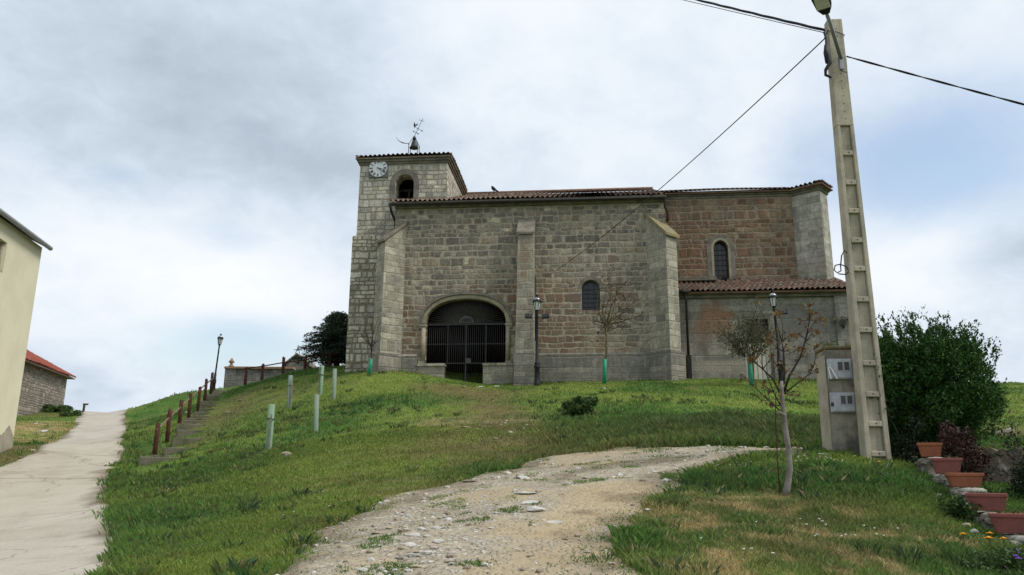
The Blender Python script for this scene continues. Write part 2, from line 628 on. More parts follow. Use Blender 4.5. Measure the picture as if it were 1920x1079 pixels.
def stone_mat(name, pal, wd, h, joint=0.018, jcol=(0.33, 0.29, 0.22), blobs=(), bcol=(0.24, 0.115, 0.06), bamt=0.75, speck=0.12, grime=0.35,
              seed=1.0, wob=0.05, jamt=1.0, rel=0.02, light=(), lcol=(0.42, 0.37, 0.27), dark=(), dcol=(0.085, 0.085, 0.08), topdark=None, zw=1.0, speckcol=(0.55, 0.54, 0.49)):
    m_, t, b = newmat(name, 0.93, 0.15)
    uv = uvco(t)
    r, g, b2, mask = masonry(t, uv, wd, h, joint, seed, wob, zw)
    k = len(pal)
    base = t.ramp(r, [(i / k, c) for i, c in enumerate(pal)], 'CONSTANT')
    base = t.mix(1.0, base, t.ramp(g, [(0, 0.78), (1, 1.22)]), 'MULTIPLY')
    fine = t.noise(uv, 14.0, 6.0, 0.7)
    base = t.mix(0.85, base, t.ramp(fine, [(0.28, 0.55), (0.5, 1.0), (0.72, 1.45)]), 'MULTIPLY')
    mid = t.noise(uv, 4.2, 5.0, 0.7)
    base = t.mix(0.9, base, t.ramp(mid, [(0.3, 0.68), (0.5, 1.0), (0.7, 1.32)]), 'MULTIPLY')
    sxx, syy, _z = t.sep(uv)
    strk = t.noise(t.comb(t.m('MULTIPLY', sxx, 3.2), t.m('MULTIPLY', syy, 0.30)), 1.0, 4.0, 0.65)
    base = t.mix(0.7, base, t.ramp(strk, [(0.32, 0.66), (0.5, 1.0), (0.7, 1.22)]), 'MULTIPLY')
    if blobs:
        bm = blobmask(t, uv, blobs)
        ph = t.m('ADD', 0.55, t.m('MULTIPLY', b2, 0.55), clamp=True)
        red = t.mix(0.8, bcol, t.ramp(fine, [(0.3, 0.6), (0.7, 1.35)]), 'MULTIPLY')
        base = t.mix(t.m('MULTIPLY', t.m('MULTIPLY', bm, bamt), ph), base, red)
    if light:
        base = t.mix(t.m('MULTIPLY', blobmask(t, uv, light), 0.6), base, t.mix(0.9, lcol, t.ramp(fine, [(0.3, 0.65), (0.7, 1.3)]), 'MULTIPLY'))
    # grey-black lichen film
    gr = t.noise(uv, 0.75, 6.0, 0.68)
    gm = t.m('MULTIPLY', t.step(gr, 0.48, 0.68), grime)
    base = t.mix(gm, base, (0.115, 0.112, 0.10))
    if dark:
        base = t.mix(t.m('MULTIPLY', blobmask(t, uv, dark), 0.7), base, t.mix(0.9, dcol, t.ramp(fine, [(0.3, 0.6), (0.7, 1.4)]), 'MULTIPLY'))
    jc = t.mix(0.7, jcol, t.ramp(t.noise(uv, 5.0, 4.0), [(0.3, 0.65), (0.7, 1.25)]), 'MULTIPLY')
    base = t.mix(t.m('MULTIPLY', t.m('SUBTRACT', 1.0, mask), jamt), base, jc)
    if speck:
        sp = t.add('ShaderNodeTexVoronoi', {'Vector': uv, 'Scale': 7.0, 'Randomness': 1.0})
        sp2 = t.m('ADD', sp.outputs['Distance'], t.m('MULTIPLY', t.noise(uv, 30, 2.0), 0.25))
        area = t.step(t.noise(uv, 1.1, 3.0), 0.42, 0.66)
        sm_ = t.m('MULTIPLY', t.step(sp2, 0.20, 0.32, 1.0, 0.0), area)
        base = t.mix(t.m('MULTIPLY', sm_, speck * 4), base, speckcol)
    t.put(b.inputs['Base Color'], base)
    hgt = t.m('ADD', t.m('ADD', t.m('MULTIPLY', mask, 1.0), t.m('MULTIPLY', g, 0.5)), t.m('ADD', t.m('MULTIPLY', fine, 0.8), t.m('MULTIPLY', mid, 0.8)))
    bump(t, b, hgt, rel, 0.9)
    return m_


def plain_mat(name, col, rough=0.8, spec=0.25, var=0.25, scale=6.0, bmp=0.0, col2=None, fine=30.0, metal=0.0, streak=0.0, scol=(0.10, 0.09, 0.075)):
    m_, t, b = newmat(name, rough, spec)
    co = objco(t)
    n = t.noise(co, scale, 5.0, 0.62)
    c2 = col2 if col2 else tuple(c * (1 - var) for c in col)
    c = t.mix(t.step(n, 0.35, 0.68), col, c2)
    c = t.mix(0.6, c, t.ramp(t.noise(co, fine, 3.0, 0.6), [(0.3, 0.8), (0.7, 1.18)]), 'MULTIPLY')
    if streak:
        sx, sy, sz = t.sep(co)
        sn = t.noise(t.comb(t.m('MULTIPLY', sx, 7.0), t.m('MULTIPLY', sy, 7.0), t.m('MULTIPLY', sz, 0.45)), 1.0, 6.0, 0.7)
        c = t.mix(t.m('MULTIPLY', t.step(sn, 0.50, 0.72), streak), c, scol)
    t.put(b.inputs['Base Color'], c)
    b.inputs['Metallic'].default_value = metal
    if bmp:
        bump(t, b, t.noise(co, fine, 5.0, 0.7), bmp)
    return m_


def leaf_mat(name, c1, c2, rough=0.55, spec=0.3, trans=0.25):
    """leaf: colour varies leaf by leaf through the tint attribute"""
    m_, t, b = newmat(name, rough, spec)
    at = t.add('ShaderNodeAttribute', attribute_name='tint')
    c = t.mix(at.outputs['Fac'], c1, c2)
    t.put(b.inputs['Base Color'], c)
    if trans:
        tr = t.add('ShaderNodeBsdfTranslucent', {'Color': c})
        mx = t.add('ShaderNodeMixShader', {0: trans})
        t.put(mx.inputs[1], b.outputs[0])
        t.put(mx.inputs[2], tr.outputs[0])
        out = [n for n in m_.node_tree.nodes if n.type == 'OUTPUT_MATERIAL'][0]
        t.put(out.inputs[0], mx.outputs[0])
    return m_


def tint_mat(name, rough=0.8, spec=0.15, trans=0.0, noise_amt=0.0, scale=20.0):
    m_, t, b = newmat(name, rough, spec)
    at = t.add('ShaderNodeAttribute', attribute_name='tint')
    c = at.outputs['Color']
    if noise_amt:
        co = objco(t)
        c = t.mix(noise_amt, c, t.ramp(t.noise(co, scale, 6.0, 0.7), [(0.3, 0.55), (0.5, 1.0), (0.72, 1.4)]), 'MULTIPLY')
        bump(t, b, t.noise(co, scale * 1.5, 6.0, 0.7), 0.03)
    t.put(b.inputs['Base Color'], c)
    if trans:
        tr = t.add('ShaderNodeBsdfTranslucent', {'Color': c})
        mx = t.add('ShaderNodeMixShader', {0: trans})
        t.put(mx.inputs[1], b.outputs[0])
        t.put(mx.inputs[2], tr.outputs[0])
        out = [n for n in m_.node_tree.nodes if n.type == 'OUTPUT_MATERIAL'][0]
        t.put(out.inputs[0], mx.outputs[0])
    return m_


def tile_mat(name, pal, lichen=0.4, lcol=(0.12, 0.115, 0.09), pitch=0.22, row=0.36):
    m_, t, b = newmat(name, 0.9, 0.15)
    co = t.add('ShaderNodeAttribute', attribute_name='tint').outputs['Vector']   # x = tile column, y = tile row, stored per vertex
    sx, sy, _ = t.sep(co)
    rnd = t.add('ShaderNodeTexWhiteNoise', {'Vector': t.comb(t.m('FLOOR', sx), t.m('FLOOR', sy), 3.0)}, noise_dimensions='3D')
    r, g, b2 = t.sep(rnd.outputs['Color'])
    k = len(pal)
    base = t.ramp(r, [(i / k, c) for i, c in enumerate(pal)], 'CONSTANT')
    oc = objco(t)
    base = t.mix(0.8, base, t.ramp(t.noise(oc, 12.0, 5.0, 0.7), [(0.3, 0.6), (0.7, 1.3)]), 'MULTIPLY')
    base = t.mix(t.m('MULTIPLY', t.step(t.noise(oc, 1.3, 5.0, 0.7), 0.42, 0.66), lichen), base, lcol)
    # the channel tile between two cover tiles is darker clay with dirt in it
    t.put(b.inputs['Base Color'], base)
    bump(t, b, t.noise(oc, 40.0, 4.0, 0.7), 0.01)
    return m_


M = {}
M['iron'] = plain_mat('black_iron', (0.012, 0.012, 0.014), 0.45, 0.5, 0.4)
M['iron_blue'] = plain_mat('painted_iron', (0.010, 0.011, 0.015), 0.55, 0.35, 0.4)
M['ridge'] = plain_mat('ridge_clay', (0.22, 0.13, 0.09), 0.9, 0.15, 0.4, 3.0)
M['fan_iron'] = plain_mat('fan_iron', (0.075, 0.072, 0.062), 0.6, 0.3, 0.3)
M['grille'] = plain_mat('grille_iron', (0.020, 0.019, 0.017), 0.5, 0.4, 0.3)
M['plate'] = plain_mat('grey_iron_plate', (0.065, 0.064, 0.06), 0.6, 0.3, 0.3)
M['rust'] = plain_mat('rusty_iron', (0.09, 0.05, 0.035), 0.8, 0.2, 0.5)
M['bronze'] = plain_mat('dark_bronze', (0.035, 0.038, 0.036), 0.4, 0.5, 0.4, metal=0.4)
M['zinc'] = plain_mat('dark_zinc', (0.028, 0.025, 0.022), 0.7, 0.25, 0.4)
M['porch_shade'] = plain_mat('porch_shade_stone', (0.009, 0.008, 0.006), 0.95, 0.02, 0.4, 2.0)  # near-black colour stands in for the shade inside the porch
M['steel'] = plain_mat('galvanised_steel', (0.30, 0.31, 0.33), 0.45, 0.5, 0.2, metal=0.5)
M['cable'] = plain_mat('black_cable', (0.022, 0.021, 0.026), 0.6, 0.3, 0.2)
M['concrete_pole'] = plain_mat('pole_concrete', (0.47, 0.42, 0.325), 0.9, 0.15, 0.3, 2.2, 0.010, (0.31, 0.28, 0.22), 45, streak=0.5, scol=(0.17, 0.14, 0.10))
M['box_concrete'] = plain_mat('weathered_concrete', (0.30, 0.27, 0.21), 0.93, 0.1, 0.4, 2.4, 0.012, (0.10, 0.097, 0.09), 30, streak=0.6)
M['box_lit_side'] = plain_mat('lit_side_concrete', (0.43, 0.39, 0.30), 0.93, 0.1, 0.4, 3.0, 0.008, (0.30, 0.27, 0.20), 30)  # paler copy of the pillar concrete, for its lit side
M['moss_top'] = plain_mat('mossy_concrete', (0.11, 0.10, 0.07), 0.95, 0.1, 0.4, 3.0, 0.02, (0.20, 0.155, 0.065), 30)
M['meter_box'] = plain_mat('grey_plastic_box', (0.46, 0.47, 0.50), 0.5, 0.35, 0.2, 9.0, 0.0, (0.36, 0.36, 0.385))
M['meter_glass'] = plain_mat('dusty_pane', (0.075, 0.072, 0.070), 0.35, 0.4, 0.3, 20.0)
M['white_frost'] = plain_mat('frosted_pane', (0.58, 0.58, 0.55), 0.35, 0.4, 0.1)
M['chrome'] = plain_mat('chrome_cap', (0.42, 0.43, 0.46), 0.22, 0.6, 0.15, metal=0.75)
M['dark_glass'] = plain_mat('leaded_glass', (0.02, 0.021, 0.026), 0.25, 0.5, 0.5, 8.0)
M['gap_shade'] = plain_mat('gap_shade_dark', (0.05, 0.046, 0.04), 0.95, 0.1, 0.4, 2.0)  # shade in gaps and openings, painted as an even dark colour
M['tube_green'] = plain_mat('tube_plastic', (0.165, 0.275, 0.155), 0.7, 0.15, 0.2, 4.0, 0.0, (0.21, 0.28, 0.20))
M['tube_pale'] = plain_mat('faded_tube_plastic', (0.175, 0.24, 0.175), 0.7, 0.15, 0.2, 4.0, 0.0, (0.21, 0.255, 0.205))
M['guard_green'] = plain_mat('guard_mesh', (0.02, 0.26, 0.145), 0.5, 0.3, 0.25, 8.0)
M['guard_white'] = plain_mat('guard_white', (0.55, 0.55, 0.52), 0.6, 0.3, 0.1)
M['post_wood'] = plain_mat('red_stained_wood', (0.060, 0.022, 0.016), 0.8, 0.2, 0.4, 5.0, 0.008, (0.095, 0.04, 0.027))
M['rail_wood'] = plain_mat('rail_wood', (0.24, 0.18, 0.13), 0.8, 0.2, 0.4, 5.0, 0.0, (0.12, 0.075, 0.05))
M['step_stone'] = plain_mat('step_stone', (0.17, 0.155, 0.115), 0.95, 0.1, 0.4, 1.8, 0.03, (0.085, 0.095, 0.048), 18)
M['bark_pale'] = plain_mat('pale_bark', (0.25, 0.225, 0.20), 0.9, 0.15, 0.4, 9.0, 0.01, (0.15, 0.13, 0.11), 40)
M['bark_dark'] = plain_mat('dark_bark', (0.050, 0.040, 0.034), 0.85, 0.2, 0.4, 9.0)
M['bark_moss'] = plain_mat('mossy_bark', (0.13, 0.105, 0.045), 0.9, 0.15, 0.4, 9.0, 0.01, (0.075, 0.058, 0.035))
M['white_rock'] = plain_mat('limestone', (0.56, 0.545, 0.50), 0.95, 0.1, 0.3, 3.0, 0.03, (0.36, 0.335, 0.29), 14)
M['tan_rock'] = plain_mat('tan_limestone', (0.42, 0.36, 0.25), 0.95, 0.1, 0.3, 3.0, 0.03, (0.27, 0.24, 0.18), 14)
M['brown_rock'] = plain_mat('brown_stone', (0.22, 0.185, 0.14), 0.95, 0.1, 0.3, 3.0, 0.03, (0.13, 0.11, 0.09), 14)
M['pot_orange'] = plain_mat('orange_terracotta', (0.33, 0.115, 0.055), 0.75, 0.25, 0.2, 5.0, 0.0, (0.25, 0.09, 0.05))
M['pot_red'] = plain_mat('rose_terracotta', (0.26, 0.085, 0.07), 0.75, 0.25, 0.2, 5.0, 0.0, (0.20, 0.075, 0.065))
M['soil'] = plain_mat('potting_soil', (0.06, 0.045, 0.03), 1.0, 0.05, 0.4, 20.0, 0.02)
M['clock_white'] = plain_mat('clock_enamel', (0.62, 0.65, 0.68), 0.45, 0.4, 0.1, 4.0)
M['clock_board'] = plain_mat('clock_board', (0.14, 0.14, 0.145), 0.7, 0.2, 0.3, 5.0)
M['black_paint'] = plain_mat('black_paint', (0.015, 0.015, 0.018), 0.5, 0.3, 0.2)
M['brown_paint'] = plain_mat('faded_numeral_paint', (0.10, 0.085, 0.075), 0.6, 0.3, 0.2)
M['house_render'] = plain_mat('cream_render', (0.70, 0.65, 0.48), 0.9, 0.15, 0.08, 0.7, 0.004, (0.63, 0.58, 0.43), 60, streak=0.16, scol=(0.40, 0.37, 0.29))
M['house_base'] = plain_mat('stained_render', (0.40, 0.365, 0.27), 0.95, 0.1, 0.3, 1.6, 0.01, (0.24, 0.215, 0.17), 20)
M['gutter'] = plain_mat('grey_gutter', (0.33, 0.33, 0.34), 0.5, 0.4, 0.15, 3.0)
M['white_door'] = plain_mat('whitewashed_door', (0.64, 0.60, 0.50), 0.85, 0.2, 0.3, 3.0, 0.0, (0.50, 0.46, 0.37))
M['slab_stone'] = plain_mat('cap_stone', (0.24, 0.215, 0.165), 0.95, 0.1, 0.4, 3.0, 0.01, (0.14, 0.13, 0.105), 25)
M['cap_lichen'] = plain_mat('lichen_cap', (0.26, 0.215, 0.11), 0.95, 0.1, 0.4, 4.0, 0.01, (0.19, 0.17, 0.12), 25)
M['arch_stone'] = plain_mat('arch_stone', (0.36, 0.315, 0.22), 0.93, 0.1, 0.4, 2.5, 0.008, (0.21, 0.195, 0.155), 25)
M['arch_grey'] = plain_mat('grey_arch_stone', (0.22, 0.20, 0.165), 0.93, 0.1, 0.4, 2.5, 0.008, (0.13, 0.12, 0.105), 25)
M['cornice'] = plain_mat('cornice_stone', (0.19, 0.17, 0.13), 0.93, 0.1, 0.4, 2.5, 0.008, (0.105, 0.098, 0.08), 25)
M['white_paint'] = plain_mat('white_painted_metal', (0.78, 0.78, 0.76), 0.5, 0.3, 0.05)
M['petal_orange'] = plain_mat('orange_petals', (0.80, 0.36, 0.015), 0.6, 0.2, 0.1)
M['petal_white'] = plain_mat('white_petals', (0.75, 0.75, 0.72), 0.6, 0.2, 0.05)
M['petal_purple'] = plain_mat('purple_petals', (0.16, 0.07, 0.34), 0.6, 0.2, 0.2)
M['bird'] = plain_mat('dark_feathers', (0.016, 0.016, 0.020), 0.7, 0.2, 0.3)
M['leaf_bush'] = leaf_mat('bush_leaf', (0.015, 0.050, 0.012), (0.078, 0.168, 0.034), 0.6, 0.12, 0.15)
M['leaf_red'] = leaf_mat('red_leaf', (0.10, 0.050, 0.030), (0.21, 0.135, 0.045), 0.6, 0.25, 0.3)
M['leaf_brown'] = leaf_mat('dry_leaf', (0.065, 0.035, 0.028), (0.11, 0.075, 0.05), 0.7, 0.2, 0.2)
M['leaf_olive'] = leaf_mat('olive_leaf', (0.045, 0.055, 0.028), (0.13, 0.13, 0.075), 0.6, 0.25, 0.2)
M['leaf_conifer'] = leaf_mat('conifer_needles', (0.012, 0.022, 0.015), (0.045, 0.066, 0.040), 0.7, 0.1, 0.05)
M['leaf_dark'] = leaf_mat('dark_shrub_leaf', (0.010, 0.018, 0.008), (0.035, 0.05, 0.018), 0.55, 0.25, 0.1)
M['leaf_wine'] = leaf_mat('wine_red_leaf', (0.022, 0.009, 0.008), (0.060, 0.020, 0.016), 0.55, 0.25, 0.15)
M['leaf_tussock'] = leaf_mat('tussock_blade', (0.028, 0.060, 0.016), (0.09, 0.145, 0.04), 0.6, 0.2, 0.2)
M['leaf_green'] = leaf_mat('green_leaf', (0.03, 0.065, 0.016), (0.075, 0.13, 0.03), 0.55, 0.25, 0.25)
M['grass'] = tint_mat('grass_blades', 0.65, 0.2, 0.3)
M['ground'] = tint_mat('turf_soil', 0.97, 0.05, 0.0, 0.8, 9.0)


def road_mat():
    m_, t, b = newmat('concrete_road', 0.9, 0.2)
    co = objco(t)
    c = t.ramp(t.noise(co, 0.55, 6.0, 0.65), [(0.3, (0.37, 0.33, 0.265)), (0.5, (0.43, 0.39, 0.32)), (0.7, (0.47, 0.43, 0.36))])
    c = t.mix(0.8, c, t.ramp(t.noise(co, 26.0, 5.0, 0.75), [(0.3, 0.78), (0.5, 1.0), (0.72, 1.2)]), 'MULTIPLY')
    crk = t.add('ShaderNodeTexVoronoi', {'Vector': t.vm('ADD', co, t.noise(co, 1.5, 4.0, 0.6, out=1)), 'Scale': 0.33}, feature='DISTANCE_TO_EDGE')
    cm = t.m('MULTIPLY', t.step(crk.outputs['Distance'], 0.004, 0.012, 1.0, 0.0), t.step(t.noise(co, 0.4, 2.0), 0.42, 0.55))
    c = t.mix(t.m('MULTIPLY', cm, 0.55), c, (0.16, 0.135, 0.105))
    c = t.mix(t.m('MULTIPLY', t.step(t.noise(co, 1.9, 6.0, 0.7), 0.54, 0.70), 0.35), c, (0.25, 0.215, 0.165))
    at = t.add('ShaderNodeAttribute', attribute_name='tint')
    c = t.mix(at.outputs['Fac'], c, t.mix(0.8, (0.15, 0.115, 0.08), t.ramp(t.noise(co, 9.0, 5.0, 0.7), [(0.3, 0.6), (0.7, 1.4)]), 'MULTIPLY'))
    t.put(b.inputs['Base Color'], c)
    bump(t, b, t.noise(co, 45.0, 5.0, 0.7), 0.008)
    return m_


def track_mat():
    m_, t, b = newmat('gravel_track', 0.96, 0.1)
    co = objco(t)
    at = t.add('ShaderNodeAttribute', attribute_name='tint')     # red: fine sand, green: muddy edge
    r, g, b_ = t.sep(at.outputs['Vector'])
    vor = t.add('ShaderNodeTexVoronoi', {'Vector': co, 'Scale': 17.0, 'Randomness': 1.0})
    vr, vg, vb = t.sep(vor.outputs['Color'])
    n = t.noise(co, 2.2, 6.0, 0.7)
    grav = t.ramp(vr, [(0.0, (0.30, 0.265, 0.205)), (0.4, (0.42, 0.38, 0.305)), (0.75, (0.52, 0.48, 0.405)), (1.0, (0.66, 0.63, 0.56))])
    edge = t.step(vor.outputs['Distance'], 0.32, 0.62)
    grav = t.mix(t.m('MULTIPLY', edge, 0.65), grav, (0.24, 0.19, 0.125))
    soil = t.ramp(n, [(0.3, (0.31, 0.255, 0.17)), (0.5, (0.42, 0.355, 0.255)), (0.7, (0.49, 0.43, 0.325))])
    cover = t.step(t.m('ADD', t.noise(co, 3.5, 5.0, 0.75), t.m('MULTIPLY', vg, 0.25)), 0.50, 0.68)
    base = t.mix(cover, soil, grav)
    sand = t.ramp(t.noise(co, 1.3, 5.0, 0.6), [(0.3, (0.395, 0.31, 0.19)), (0.7, (0.46, 0.375, 0.245))])
    sand = t.mix(0.5, sand, t.ramp(t.noise(co, 60.0, 4.0, 0.7), [(0.3, 0.75), (0.7, 1.2)]), 'MULTIPLY')
    base = t.mix(r, base, sand)
    mud = t.mix(0.9, (0.16, 0.125, 0.08), t.ramp(t.noise(co, 12.0, 5.0, 0.7), [(0.3, 0.6), (0.7, 1.5)]), 'MULTIPLY')
    base = t.mix(t.m('MULTIPLY', g, 0.8), base, mud)
    base = t.mix(0.6, base, t.ramp(t.noise(co, 38.0, 5.0, 0.75), [(0.3, 0.66), (0.5, 1.0), (0.72, 1.28)]), 'MULTIPLY')
    t.put(b.inputs['Base Color'], base)
    hh = t.m('ADD', t.m('MULTIPLY', t.m('SUBTRACT', 1.0, edge), t.m('MULTIPLY', cover, 0.8)), t.m('MULTIPLY', t.noise(co, 30.0, 5.0, 0.7), 0.7))
    bump(t, b, hh, 0.03, 0.9)
    return m_


M['road'] = road_mat()
M['track'] = track_mat()
M['tile_old'] = tile_mat('old_roof_tiles', [(0.21, 0.12, 0.085), (0.25, 0.14, 0.10), (0.17, 0.12, 0.09), (0.28, 0.19, 0.135), (0.20, 0.14, 0.105), (0.30, 0.23, 0.165)], 0.55, (0.15, 0.14, 0.11))
M['tile_red'] = tile_mat('red_roof_tiles', [(0.27, 0.075, 0.05), (0.33, 0.095, 0.065), (0.23, 0.07, 0.05), (0.30, 0.105, 0.08)], 0.08)
# ------------------------------------------------------------------ the church (its own frame: x along the south wall, y into the building)
CH_A = R(5.8)
CH_EX = Vector((math.cos(CH_A), -math.sin(CH_A), 0))
CH_EY = Vector((math.sin(CH_A), math.cos(CH_A), 0))
CH_O = P(741, 715, 36.0)


def CW(u, v, yl=0.0):
    p = plane_hit(u, v, CH_O + CH_EY * yl, CH_EY) - CH_O
    return p.dot(CH_EX), p.z


def cworld(x, y, z):
    return CH_O + CH_EX * x + CH_EY * y + Vector((0, 0, z))


def cx_(u, v, yl=0.0):
    return CW(u, v, yl)[0]


def cz_(u, v, yl=0.0):
    return CW(u, v, yl)[1]


def arch(x0, x1, zs, rise, n=20, p=2.0):
    """points over an arch from right springing to left springing"""
    c, a = (x0 + x1) / 2, (x1 - x0) / 2
    o = []
    for i in range(n + 1):
        th = math.pi * i / n
        cs, sn = math.cos(th), math.sin(th)
        o.append((c + a * math.copysign(abs(cs) ** (2 / p), cs), zs + rise * abs(sn) ** (2 / p)))
    return o


def arch_ring(mb, x0, x1, zs, rise, w, y0, y1, n=24, p=2.0, down=0.0):
    """moulding round an arch; down continues it as jambs"""
    a_in, a_out = arch(x0, x1, zs, rise, n, p), arch(x0 - w, x1 + w, zs, rise + w, n, p)
    if down:
        a_in = [(x1, zs - down)] + a_in + [(x0, zs - down)]
        a_out = [(x1 + w, zs - down)] + a_out + [(x0 - w, zs - down)]
    k = len(a_in)
    vs_ = [(p_[0], y0, p_[1]) for p_ in a_in] + [(p_[0], y0, p_[1]) for p_ in a_out] + [(p_[0], y1, p_[1]) for p_ in a_in] + [(p_[0], y1, p_[1]) for p_ in a_out]
    fs = []
    for i in range(k - 1):
        fs += [(i + 1, i, k + i, k + i + 1), (i, i + 1, 2 * k + i + 1, 2 * k + i), (k + i + 1, k + i, 3 * k + i, 3 * k + i + 1), (2 * k + i, 2 * k + i + 1, 3 * k + i + 1, 3 * k + i)]
    fs += [(0, 2 * k, 3 * k, k), (k - 1, 2 * k - 1, 4 * k - 1, 3 * k - 1)]
    mb.add(vs_, fs)


def tile_roof(name, parent, e0, e1, up, mat, pitch=0.23, row=0.38, amp=0.055, k0=0.0, k1=0.0, seed=1, soffit=True):
    """barrel tiles from the eave e0-e1 (left to right seen from outside) up the vector `up`; k0/k1 cut the ends slantwise (hips)"""
    rnd = random.Random(seed)
    e0, e1, up = Vector(e0), Vector(e1), Vector(up)
    ea = (e1 - e0)
    LX, LS = ea.length, up.length
    ea.normalize()
    us = up.normalized()
    nn = ea.cross(us).normalized()
    nc, nr = max(2, int(round(LX / pitch))), max(1, int(round(LS / row)))
    K = 8
    xs = np.linspace(0, LX, nc * K + 1)
    ph = (np.arange(nc * K + 1) % K) / K
    prof = np.where(ph < 0.62, np.sin(np.pi * ph / 0.62), -0.55 * np.sin(np.pi * (ph - 0.62) / 0.38)) * amp
    colid = np.minimum(np.arange(nc * K + 1) // K, nc - 1) + np.where(ph >= 0.62, 0.5, 0)
    jit = np.array([rnd.uniform(-.018, .018) for _ in range(nc + 1)])
    vs_, tn, fs = [], [], []
    rowsag = [rnd.uniform(-.008, .008) for _ in range(nr + 1)]
    off = 0
    for r_ in range(nr):
        tl = [rnd.random() * 0.014 for _ in range(nc + 1)]
        for q, s_ in enumerate((r_ * LS / nr, (r_ + 1.12) * LS / nr)):
            s_ = min(s_, LS)
            lo, hi = k0 * s_, LX - k1 * s_
            for i, x in enumerate(xs):
                xx = min(max(x, lo), max(hi, lo))
                c_ = int(min(i // K, nc - 1))
                lift = (0.014 + tl[c_] if q == 0 else 0.0) + rowsag[r_] + 0.02 * math.sin(x * 0.9 + seed)
                p_ = e0 + ea * xx + us * (s_ + (jit[c_] if q == 0 else 0)) + nn * (prof[i] + lift)
                vs_.append(p_)
                tn.append((colid[i] * 2 + 0.3, r_ + 0.3, 0))
        w_ = len(xs)
        for i in range(w_ - 1):
            if (vs_[off + i + 1] - vs_[off + i]).length < 1e-4 and (vs_[off + w_ + i + 1] - vs_[off + w_ + i]).length < 1e-4:
                continue
            fs.append((off + i, off + i + 1, off + w_ + i + 1, off + w_ + i))
        off += 2 * w_
    o = np_mesh(name, np.array([tuple(p_) for p_ in vs_]), np.array(fs), mat, parent, np.array(tn), smooth=True, quads=True)
    if soffit:
        mb = MB()
        a0, a1 = e0 - nn * 0.078, e1 - nn * 0.078
        t0, t1 = a0 + up + ea * k0 * LS, a1 + up - ea * k1 * LS
        dn = nn * -0.06
        mb.add([a0, a1, t1, t0, a0 + dn, a1 + dn, t1 + dn, t0 + dn], [(0, 1, 2, 3), (7, 6, 5, 4), (0, 4, 5, 1), (1, 5, 6, 2), (2, 6, 7, 3), (3, 7, 4, 0)])
        mb.build('roof_boarding', M['ridge'], o)
    return o


church = thing('church', 'rough stone church on the hill with square clock tower and arched iron gate', 'church', tuple(CH_O), -CH_A)

# ---- measured sizes
NX0, NX1 = cx_(741, 420), cx_(1247, 420)
NZ = (cz_(741, 380) + cz_(1245, 366)) / 2 - .20
TX0, TX1, TY = cx_(674, 340, 1.0), cx_(838, 350, 1.0), 1.0
TZ = cz_(760, 297, 1.0) - .10
TSTEP = cz_(690, 443, 0.8)
TLX0 = cx_(654, 570, 0.78)
CHX1 = cx_(1491, 450, 3.0)
CHZ = (cz_(1300, 360, 3.0) + cz_(1480, 354, 3.0)) / 2 - .17
SX0, SX1 = cx_(1284, 640, 0.5), cx_(1601, 640, 0.5)
SZ = (cz_(1300, 549, 0.5) + cz_(1560, 546, 0.5)) / 2
PLZ = cz_(1100, 662, -0.12)
BASE = -2.2

grey = [(0.236, 0.207, 0.162), (0.297, 0.262, 0.203), (0.173, 0.156, 0.128), (0.257, 0.227, 0.177), (0.395, 0.346, 0.26), (0.194, 0.174, 0.14), (0.262, 0.205, 0.15), (0.22, 0.195, 0.156), (0.25, 0.221, 0.172)]


def UVb(u, v, yl, ru, rv, k):
    """stain patch measured on the wall (centre pixel, half sizes in pixels)"""
    x, z = CW(u, v, yl)
    return (x, z, abs(cx_(u + ru, v, yl) - x), abs(cz_(u, v + rv, yl) - z), k)


M['nave'] = stone_mat('nave_masonry', grey, 0.40, 0.275, 0.034, (0.36, 0.318, 0.245),
                      blobs=[UVb(900, 545, 0, 110, 25, .6), UVb(960, 580, 0, 28, 45, .8), UVb(745, 600, 0, 45, 45, .85), UVb(770, 650, 0, 25, 35, .6), UVb(1050, 600, 0, 60, 60, .95), UVb(1030, 540, 0, 30, 40, .8),
                             UVb(1180, 540, 0, 55, 40, .55), UVb(1150, 650, 0, 80, 12, .5), UVb(1060, 640, 0, 50, 25, .8), UVb(985, 480, 0, 16, 60, .5)],
                      bcol=(0.20, 0.108, 0.065), bamt=0.72, speck=0.2, grime=0.5, seed=2.0, wob=0.085, jamt=1.0, rel=0.03,
                      light=[UVb(1110, 630, 0, 22, 40, .85), UVb(990, 400, 0, 30, 18, .6), UVb(820, 700, 0, 30, 20, .35)], lcol=(0.36, 0.32, 0.23),
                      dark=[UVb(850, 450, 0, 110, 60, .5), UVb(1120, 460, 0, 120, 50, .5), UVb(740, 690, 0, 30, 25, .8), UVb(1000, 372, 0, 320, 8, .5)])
M['plinth'] = stone_mat('plinth_masonry', [(0.21, 0.195, 0.165), (0.245, 0.225, 0.185), (0.18, 0.17, 0.145), (0.225, 0.205, 0.17)], 0.75, 0.36, 0.022, (0.24, 0.22, 0.18), speck=0.2, grime=0.6, seed=5.0, wob=0.03, jamt=0.5, rel=0.02)
M['buttress_stone'] = stone_mat('buttress_masonry', [(0.31, 0.285, 0.225), (0.36, 0.33, 0.26), (0.27, 0.25, 0.205), (0.32, 0.295, 0.23)], 0.6, 0.34, 0.024, (0.33, 0.305, 0.24),
                                blobs=[UVb(985, 480, -0.7, 16, 70, .75), UVb(975, 610, -.7, 20, 40, .3)], bcol=(0.23, 0.135, 0.08), bamt=0.6, speck=0.25, grime=0.55, seed=8.0, wob=0.04, jamt=0.8, rel=0.02)
